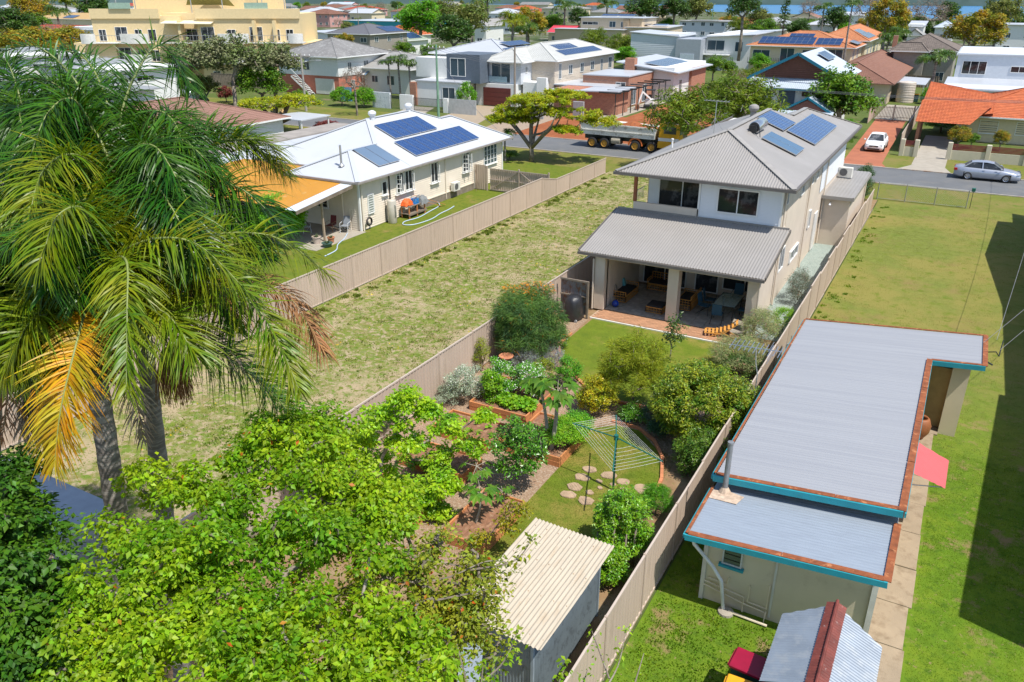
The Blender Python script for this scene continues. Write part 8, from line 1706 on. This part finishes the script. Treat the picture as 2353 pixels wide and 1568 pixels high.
def wires(label, p, q, sag=.8, n=1, off=(.0, 0, .0), r=.016):
    t = thing('power_line', label, 'power line', tuple(p)); p = Vector(p); q = Vector(q)
    for k in range(n):
        o = Vector(off) * (k - (n - 1) / 2); b = MB(); b.tube([p.lerp(q, i / 12) - p + o - Vector((0, 0, sag * 4 * (i / 12) * (1 - i / 12))) for i in range(13)], r, 4, cap=False); b.build('wire', wire, t, world=False)
wires('overhead wires running left from the green pole', pA, pC, 1.2, 3, (.3, .8, 0)); wires('overhead wires from the green pole to the grey pole by the blue gables', pA, pD, 1.4, 3, (.3, .8, 0)); wires('overhead wires running right from the grey pole', pD, (40, 84, 7.5), 1.0, 3, (.2, .8, 0)); wires('service wire from the green pole to the white steel roof', pA, (-33, 56.8, 4), 1.0); wires('service wire from the grey pole to the flats', pD, (-14, 58, 6.4), .6)
wires('service wires dropping to the zinc roofed flat at the right edge', (2.2, 29.3, 3.1), (9.5, 44, 8.5), .3, 2, (.5, -.4, 0), .008)
wires('high wires over the right lawn', (2.35, 30.0, 3.1), (7, 80, 8.5), 1.2, 1, r=.01)
# ================================================================== trees of the street and suburb
def unit(name, lm, ells, nc, nl, cr, L, seed, bk=bark, wid=.55, up=.45, shell=.45, low=-.5, flat=.75, r0=.07, extra=None, th=3.0, base=None):
    return tree_meshes(name, ells, nc, nl, cr, L, lm, bk, base or [(0, 0, -th), (.03, 0, -1.6), (0, .03, -.6)], r0, seed, wid, .1, up, shell, low, flat, extra, r1=.012)
one = [((0, 0, 0), (1, 1, .85))]; lump = [((-.4, 0, -.1), (.62, .6, .6)), ((.4, .1, 0), (.62, .6, .7)), ((0, -.2, .25), (.6, .6, .6)), ((.05, .35, .1), (.55, .55, .6))]; umb = [((-.45, 0, .1), (.55, .55, .22)), ((.45, .1, .18), (.55, .5, .22)), ((0, -.3, .3), (.55, .55, .2)), ((0, .4, .28), (.5, .5, .2))]
tg = leafmat('street_leaf', (.07, .17, .012), (.14, .27, .015), .5, .25, .35, 1.2, .3, .02); dkl = leafmat('street_dark_leaf', (.03, .085, .01), (.065, .14, .015), .5, .2, .4, 1.2, .3, .02); gryl = leafmat('sheoak_leaf', (.13, .19, .05), (.22, .23, .12), .7, .2, .2, 1, .3, .02)
yg = leafmat('poinciana_leaf', (.24, .34, .01), (.4, .4, .012), .5, .35, .3, 1.5, .25, .02); oy = leafmat('orange_tree_leaf', (.16, .2, .015), (.4, .28, .02), .6, .3, .3, 2, .3, .03); olv = leafmat('olive_street_leaf', (.12, .17, .03), (.2, .22, .05), .6, .25, .3, 1, .3, .02); brn = leafmat('bare_twigs', (.2, .15, .12), (.26, .2, .15), .8, .1, .1, 1, .25, .01); bri = leafmat('bright_street_leaf', (.09, .27, .01), (.15, .36, .012), .5, .3, .35, 1.2, .25, .02); rdl = leafmat('red_leaf', (.16, .03, .025), (.24, .06, .04), .5, .2, .35, 3, .3, .01)
KT = {'green': unit('green_tree', tg, lump, 120, 60, .2, .09, 201), 'bright': unit('bright_tree', bri, lump, 140, 70, .2, .08, 202), 'dark': unit('dark_tree', dkl, lump, 120, 60, .22, .09, 203), 'grey': unit('grey_tree', gryl, lump, 100, 45, .2, .09, 204, low=-.3), 'airy': unit('airy_tree', leafmat('feathery_leaf', (.1, .17, .012), (.18, .25, .015), .6, .3, .3, 1.5, .3, .02), lump, 130, 60, .18, .1, 205, wid=.25, up=.2),
      'umb': unit('umbrella_tree', yg, umb, 150, 55, .13, .06, 206, flat=.4, low=-.2, up=.7, base=[(0, 0, -1.2), (0, 0, -.9), (.05, 0, -.6)], r0=.075, th=1.2), 'orange': unit('orange_tree', oy, one, 150, 60, .18, .08, 207), 'olive': unit('olive_tree', olv, lump, 110, 50, .2, .1, 208), 'bare': unit('bare_tree', brn, one, 110, 36, .2, .07, 209, wid=.2, up=0), 'round': unit('round_tree', tg, one, 130, 60, .2, .09, 210), 'red': unit('red_bush', rdl, one, 80, 60, .25, .12, 211), 'hedge': unit('hedge', bri, [((0, 0, 0), (1, 1, 1))], 90, 60, .3, .12, 212, shell=.7)}
def pine():
    rs = np.random.RandomState(9); b = MB(); b.tube([(0, 0, -1.5), (0, 0, 1.3)], [.06, .015], 6); P = []
    for k in range(15):
        z = -.9 + k * .15; r = .5 * (1 - (z + .9) / 2.6)
        for j in range(7):
            a = rs.rand() * 6.28; e = Vector((cos(a) * r, sin(a) * r, z - .06)); b.tube([(0, 0, z), e], .01, 3, cap=False)
            for q in range(16): P.append(np.array(Vector((0, 0, z)).lerp(e, .25 + .75 * q / 15)) + rs.randn(3) * .03)
    V, F_ = leaves(np.array(P), .12, .35, .1, .3, rs); return b.mesh('pine_trunk', darkbark), npmesh('pine_crown', V, F_, dkl)
KT['pine'] = pine()
def palmk(name, m, seed, nf=15, wd=.022):
    rs = random.Random(seed); b = MB(); b.tube([(0, 0, -4.5), (.05, 0, -2), (0, 0, 0)], [.1, .075, .06], 8); b.tube([(0, 0, 0), (0, 0, .3)], [.07, .04], 8, 0)
    V, F_, n = [], [], 0
    for i in range(nf):
        a = 2.4 * i; e = .1 + 1.1 * ((i * .37) % 1.0); p0 = Vector((0, 0, .2)); p1 = p0 + Vector((cos(a) * cos(e), sin(a) * cos(e), sin(e))) * .45; p2 = p1 + Vector((cos(a), sin(a), sin(e) * .4 - .2)) * .35; p3 = p2 + Vector((cos(a) * .6, sin(a) * .6, -.8)) * .25
        me = frond_mesh([p0, p1, p2, p3], m, ll=.3, n=26, wd=wd * 1.6, seed=seed * 50 + i, seg=4); co = np.empty(len(me.vertices) * 3, np.float32); me.vertices.foreach_get('co', co); fi = np.empty(len(me.loops), np.int32); me.loops.foreach_get('vertex_index', fi); V.append(co.reshape(-1, 3)); F_.append(fi.reshape(-1, 4) + n); n += len(me.vertices); bpy.data.meshes.remove(me)
    return b.mesh(name + '_trunk', ptrunk), npmesh(name + '_crown', np.concatenate(V), np.concatenate(F_), m)
KT['palm'] = palmk('street_palm', leafmat('street_palm_leaf', (.05, .12, .012), (.1, .17, .02), .4, .25, .4, 2, .3, .02), 5); KT['ypalm'] = palmk('yellow_palm', pal_y, 6)
def tr(kind, px, py, rp, zc, label, sz=1.0, rz=None, name='tree', cat='tree', group=None, sx=1.0):
    """crown centre at photo point (px,py) at height zc, crown radius rp photo pixels"""
    c = W(px, py, zc); v = np.array(c) - _C; dep = float(v @ _fw); r = rp * dep / FPX
    t = thing(name, label, cat, (c.x, c.y, zc), R.uniform(0, 6.28) if rz is None else rz, group); t.scale = (r * sx, r, r * sz)
    inst('trunk', KT[kind][0], t); inst('crown', KT[kind][1], t); return t
# the street tree in front of the truck
pz = ZY(-33.84, 64.4, 255); o = thing('poinciana_tree', 'spreading yellow green street tree with forked grey trunk in front of the truck', 'tree', (-33.84, 64.4, 0)); rs = np.random.RandomState(4)
el = [((-2.2, .6, 4.2), (2.4, 2.2, .5)), ((3.4, 1.6, 4.2), (2.8, 2.2, .6)), ((.6, .2, 5.3), (3.0, 2.4, .5)), ((-1.0, 1.8, 5.2), (2.4, 2.2, .5)), ((5.4, 2.6, 3.6), (1.9, 1.4, .5)), ((2, 2, 5.7), (2.4, 2, .5)), ((.8, .4, 4.4), (2.6, 2.0, .5)), ((-1.6, .2, 3.6), (1.8, 1.6, .4)), ((-3.4, .4, 3.5), (1.6, 1.5, .4)), ((3.2, .6, 3.0), (1.4, 1.2, .4))]
m = tree_meshes('poinciana', el, 340, 150, .42, .17, yg, bark, [(0, 0, 0), (.05, 0, .7), (0, 0, 1.3)], .2, 71, .5, .05, .7, .3, -.4, .42, r1=.03); inst('trunk', m[0], o); inst('crown', m[1], o)
b = MB()
for a, l in ((.3, 2.4), (2.7, 2.6), (1.5, 2), (-.6, 2.8), (3.6, 2.2)): b.tube([(0, 0, 1.2), (cos(a) * l * .5, sin(a) * l * .25, 2.4), (cos(a) * l, sin(a) * l * .5, 3.4), (cos(a) * l * 1.3, sin(a) * l * .7, 4.6)], [.17, .12, .08, .04], 8)
b.build('limb', bark, o, world=False, smooth=True)
o = thing('pruned_tree', 'lopped street tree with pale cut stumps and a flat yellow green crown', 'tree', (-66, 65.5, 0)); el = [((-2.6, 1, 2.7), (3.0, 2.6, .6)), ((2.6, 1, 3.3), (2.6, 2.2, .7)), ((0, 0, 3.1), (3, 2.4, .6))]
m = tree_meshes('pruned', el, 130, 75, .5, .24, yg, bark, [(0, 0, 0), (.1, 0, .8), (0, 0, 1.2)], .4, 72, .5, .05, .7, .3, -.4, .45, r1=.04); inst('trunk', m[0], o); inst('crown', m[1], o)
b = MB(); 
for a, l, z in ((.1, 3.4, 1.9), (-.5, 2.8, 2.6), (2.9, 2.6, 2.4), (3.4, 3.2, 1.6), (1.0, 2.0, 3.6)): b.tube([(0, 0, .9), (cos(a) * l * .5, sin(a) * l * .5, 1.2 + z * .2), (cos(a) * l, sin(a) * l, z)], [.32, .26, .2], 8); 
b.build('lopped_limb', M('brown_bark', (.26, .19, .14), .9, .2, 4), o, world=False); b = MB()
for a, l, z in ((.1, 3.42, 1.91), (-.5, 2.82, 2.61), (3.4, 3.22, 1.61)): b.tube([(cos(a) * l, sin(a) * l, z), (cos(a) * (l + .03), sin(a) * (l + .03), z + .01)], .19, 10)
b.build('cut_face', M('fresh_wood', (.62, .38, .16), .8), o, world=False)
SP = [('green', 690, 222, 20, 1.2, 'green bush at the foot of the brick ground floor'), ('olive', 470, 200, 34, 2.6, 'olive shrub left of the timber fence'), ('green', 405, 190, 34, 3.5, 'green tree beside the silver parked car'), ('dark', 712, 118, 26, 3, 'dark tree between the apartments and the asbestos roof'), ('bright', 1255, 130, 20, 2.6, 'bright shrub behind the tiled house ridge'), ('green', 985, 120, 24, 3, 'green tree behind the light grey hip roof'), ('olive', 1015, 30, 40, 6, 'olive tree over the teal shops'), ('dark', 1330, 40, 26, 6, 'dark tree behind the cream balconies'),
      ('airy', 1580, 270, 86, 4.4, 'olive feathery street tree left of the grey roof, behind the truck cab'), ('airy', 1700, 245, 92, 5.1, 'olive feathery street tree behind the ridge of the grey roof'), ('airy', 1650, 235, 60, 4.8, 'rear crown of the feathery trees by the red soil'),
      ('green', 1937, 222, 76, 4.2, 'dense broadleaf tree with yellow tips in front of the blue gabled house', 1.05), ('dark', 1925, 232, 60, 3.6, 'dark inner tree beside the blue gabled house', 1.1), ('bright', 965, 52, 60, 7, 'huge bright green tree behind the slate solar roofs', .95), ('dark', 1040, 75, 52, 6, 'dark green tree joined to the huge bright tree', .9), ('olive', 1085, 45, 45, 8, 'half bare olive tree right of the huge bright tree', 1.1),
      ('grey', 440, 150, 70, 5.5, 'grey green she-oak at the left before the yellow apartments'), ('grey', 530, 140, 74, 6, 'grey green she-oak in the middle before the yellow apartments'), ('grey', 625, 150, 66, 5.2, 'grey green she-oak at the right before the yellow apartments'), ('round', 600, 188, 58, 3.2, 'big round green bush in front of the grey she-oaks', .8), ('red', 518, 215, 16, 1.2, 'dark red bush beside the timber fence', 1.2),
      ('orange', 60, 112, 75, 4.5, 'orange flowering tree at the left edge before the modern roofs', .7), ('orange', 145, 105, 68, 4.2, 'orange flowering tree next to the yellow apartments', .7), ('bare', 140, 80, 50, 6, 'bare brown tree above the orange flowering tree', .7), ('dark', 35, 60, 52, 6, 'dark green tree in front of the red tile roof', .9), ('green', 95, 60, 32, 5, 'small green tree beside the white palm trunk'),
      ('hedge', 785, 222, 22, 1.2, 'left part of the clipped green hedge across the street', .9), ('hedge', 835, 225, 26, 1.2, 'right part of the clipped green hedge across the street', .9), ('bare', 815, 185, 32, 4.2, 'small bare street tree with white trunk in front of the hedge', 1.2), ('red', 752, 288, 28, .8, 'rounded dark red shrub at the near kerb', .45),
      ('palm', 915, 150, 34, 4.6, 'slim palm left of the brick pier of the modern house'), ('palm', 940, 158, 30, 4.2, 'slim palm touching the brick pier of the modern house'), ('palm', 893, 152, 28, 4.2, 'slim palm before the striped awning'), ('orange', 1040, 205, 28, 2.0, 'yellow flowering creeper spilling over the grey wall', .6), ('hedge', 1072, 222, 20, 1.5, 'green creeper covering the end of the grey wall', 1.5), ('green', 1030, 240, 16, .6, 'low shrub on the pebble driveway edge', .6),
      ('airy', 1430, 108, 40, 3.2, 'feathery bamboo clump behind the white tile roof', .9), ('airy', 1370, 95, 36, 4.5, 'feathery bamboo clump left of the cream modern house'), ('bright', 1435, 128, 30, 2.5, 'bright green shrub behind the white tile roof', .8), ('orange', 1215, 58, 42, 6, 'rounded golden tree behind the tall garden palm'), ('ypalm', 1178, 60, 44, 7.5, 'yellowing palm behind the dark solar roof', 1), ('palm', 1210, 80, 36, 5.5, 'bushy palm behind the white tile roof'), ('palm', 1120, 10, 44, 11, 'tall palm above the half bare tree'), ('palm', 1298, 25, 34, 9, 'tall palm in front of the cream two storey house'), ('green', 1270, 55, 30, 5, 'green tree beside the crimson roof'),
      ('green', 1640, 152, 26, 3, 'green garden tree behind the solar brick house, left one', 1.1), ('bright', 1745, 152, 28, 3, 'bright green tree below the orange roofed flats', 1.2), ('green', 1675, 158, 22, 2.6, 'green garden tree behind the solar brick house, right one', 1.2), ('airy', 1720, 178, 36, 2.2, 'feathery shrub beside the red building soil', .7), ('olive', 1770, 165, 26, 2.4, 'olive bush in front of the flats'), ('bare', 1692, 190, 26, 2.2, 'thin bare tree on the red building site', 1.3), ('orange', 1650, 205, 26, 1.4, 'low golden weeds on the building site', .5),
      ('palm', 2040, 100, 32, 5, 'palm right of the orange roofed flats'), ('palm', 2065, 85, 30, 6, 'taller palm beside the dark tree'), ('orange', 2040, 42, 48, 8, 'tall olive gold tree beyond the flats', 1.1), ('orange', 2245, 72, 62, 7, 'large round orange tinged tree near the right edge', .85), ('bare', 2135, 32, 48, 8, 'brown leafless tree in front of the bay', .8), ('bare', 2000, 18, 40, 10, 'brown leafless tree left of the bay palms'), ('dark', 2180, 30, 30, 8, 'dark tree silhouetted on the bay'), ('olive', 2300, 30, 46, 9, 'olive tree in front of the bay at the right'), ('palm', 2262, 4, 20, 16, 'lone tall palm standing against the bay'),
      ('pine', 1805, 22, 32, 11, 'hoop pine standing against the bay', 1.3), ('dark', 1710, 15, 44, 13, 'big gum tree against the bay, left crown', .9), ('dark', 1745, 8, 40, 14, 'big gum tree against the bay, right crown', .9), ('olive', 1745, 42, 30, 6, 'pale olive tree below the big gum tree'), ('palm', 1893, 26, 26, 9, 'pale palm in front of the bay'), ('palm', 1958, 18, 26, 12, 'tall palm with grey skirt before the bay'), ('bare', 1862, 20, 26, 9, 'bare tree between pine and palm'), ('green', 1845, 62, 46, 3, 'low green tree crown behind the flats ridge', .45), ('dark', 1920, 45, 34, 6, 'dark tree behind the flats'),
      ('palm', 2150, 150, 48, 6.5, 'tall garden palm in front of the dark tiled house'), ('hedge', 2165, 284, 34, .9, 'clipped yellow green hedge behind the carport', .35), ('hedge', 2135, 222, 16, 1.0, 'bright hedge beside the white rendered house', 1.3), ('orange', 2205, 312, 26, 1.3, 'leafy yellow tipped shrub before the cream weatherboards'), ('green', 2235, 320, 18, .9, 'low shrub beside the yellow tipped shrub', .9), ('orange', 2302, 318, 18, 1.2, 'yellow green shrub under the wide window', 1.2), ('dark', 2105, 150, 26, 2.2, 'dark shrub against the dim timber wall', .9), ('hedge', 1952, 290, 18, .8, 'bright lawn hedge on the left of the red driveway', .8), ('green', 1945, 322, 16, .8, 'small hedge at the garage of the grey house', .8),
      ('palm', 1160, 322, 34, 1.9, 'low palm behind the corner of the white steel roof'), ('green', 1170, 355, 24, .5, 'low plants under the corner of the white steel roof', .5), ('dark', 1550, 20, 34, 9, 'dark tree above the pale grey house'), ('olive', 1600, 22, 40, 8, 'olive gold tree above the pale grey house'), ('dark', 1480, 20, 50, 9, 'broad dark tree behind the cream modern house', .8), ('palm', 1395, 18, 30, 9, 'palm behind the cream modern house'), ('dark', 2340, 55, 30, 6, 'dark tree at the right edge'),
      ('olive', 840, 100, 30, 2.5, 'small tree below the sage green roof'), ('orange', 790, 100, 26, 4, 'yellowish tree beside the slate solar roof'), ('palm', 132, 38, 34, 8, 'white trunked palm left of the apartments'), ('ypalm', 152, 15, 34, 8, 'feathery palm at the top left'), ('dark', 215, 22, 46, 7, 'dark tree behind the white lamp pole'), ('orange', 70, 30, 50, 5, 'golden scrubby tree in the top left corner')]
for s in SP: tr(s[0], s[1], s[2], s[3], s[4], s[5], s[6] if len(s) > 6 else 1.0)
rr = random.Random(31)
for i in range(215):
    if i < 80: px = rr.uniform(-40, 1560); py = rr.uniform(2, 34)
    elif i < 112: px = rr.uniform(1500, 2390); py = rr.uniform(54, 70)
    elif i < 145: px = rr.uniform(-40, 1300); py = rr.uniform(30, 75)
    elif i < 175: px = rr.uniform(200, 1120); py = rr.uniform(60, 130) 
    else: px = rr.uniform(1300, 2390); py = rr.uniform(52, 95)
    z = rr.uniform(2.5, 4.5); k = rr.choice(('green', 'dark', 'olive', 'round', 'dark', 'bare', 'airy', 'orange', 'bright', 'palm'))
    if i >= 112: z = 2.2
    c = W(px, py, z); dep = float((np.array(c) - _C) @ _fw)
    if dep > 900: continue
    rm_ = rr.uniform(2.4, 4.5) if i < 112 else rr.uniform(1.6, 2.6); tr(k, px, py, rm_ * FPX / dep, z, 'one of the many trees scattered between the far rooftops', rr.uniform(.8, 1.1), group='trees among the far rooftops')
# things too many to count on the horizon: a wooded belt before the shore
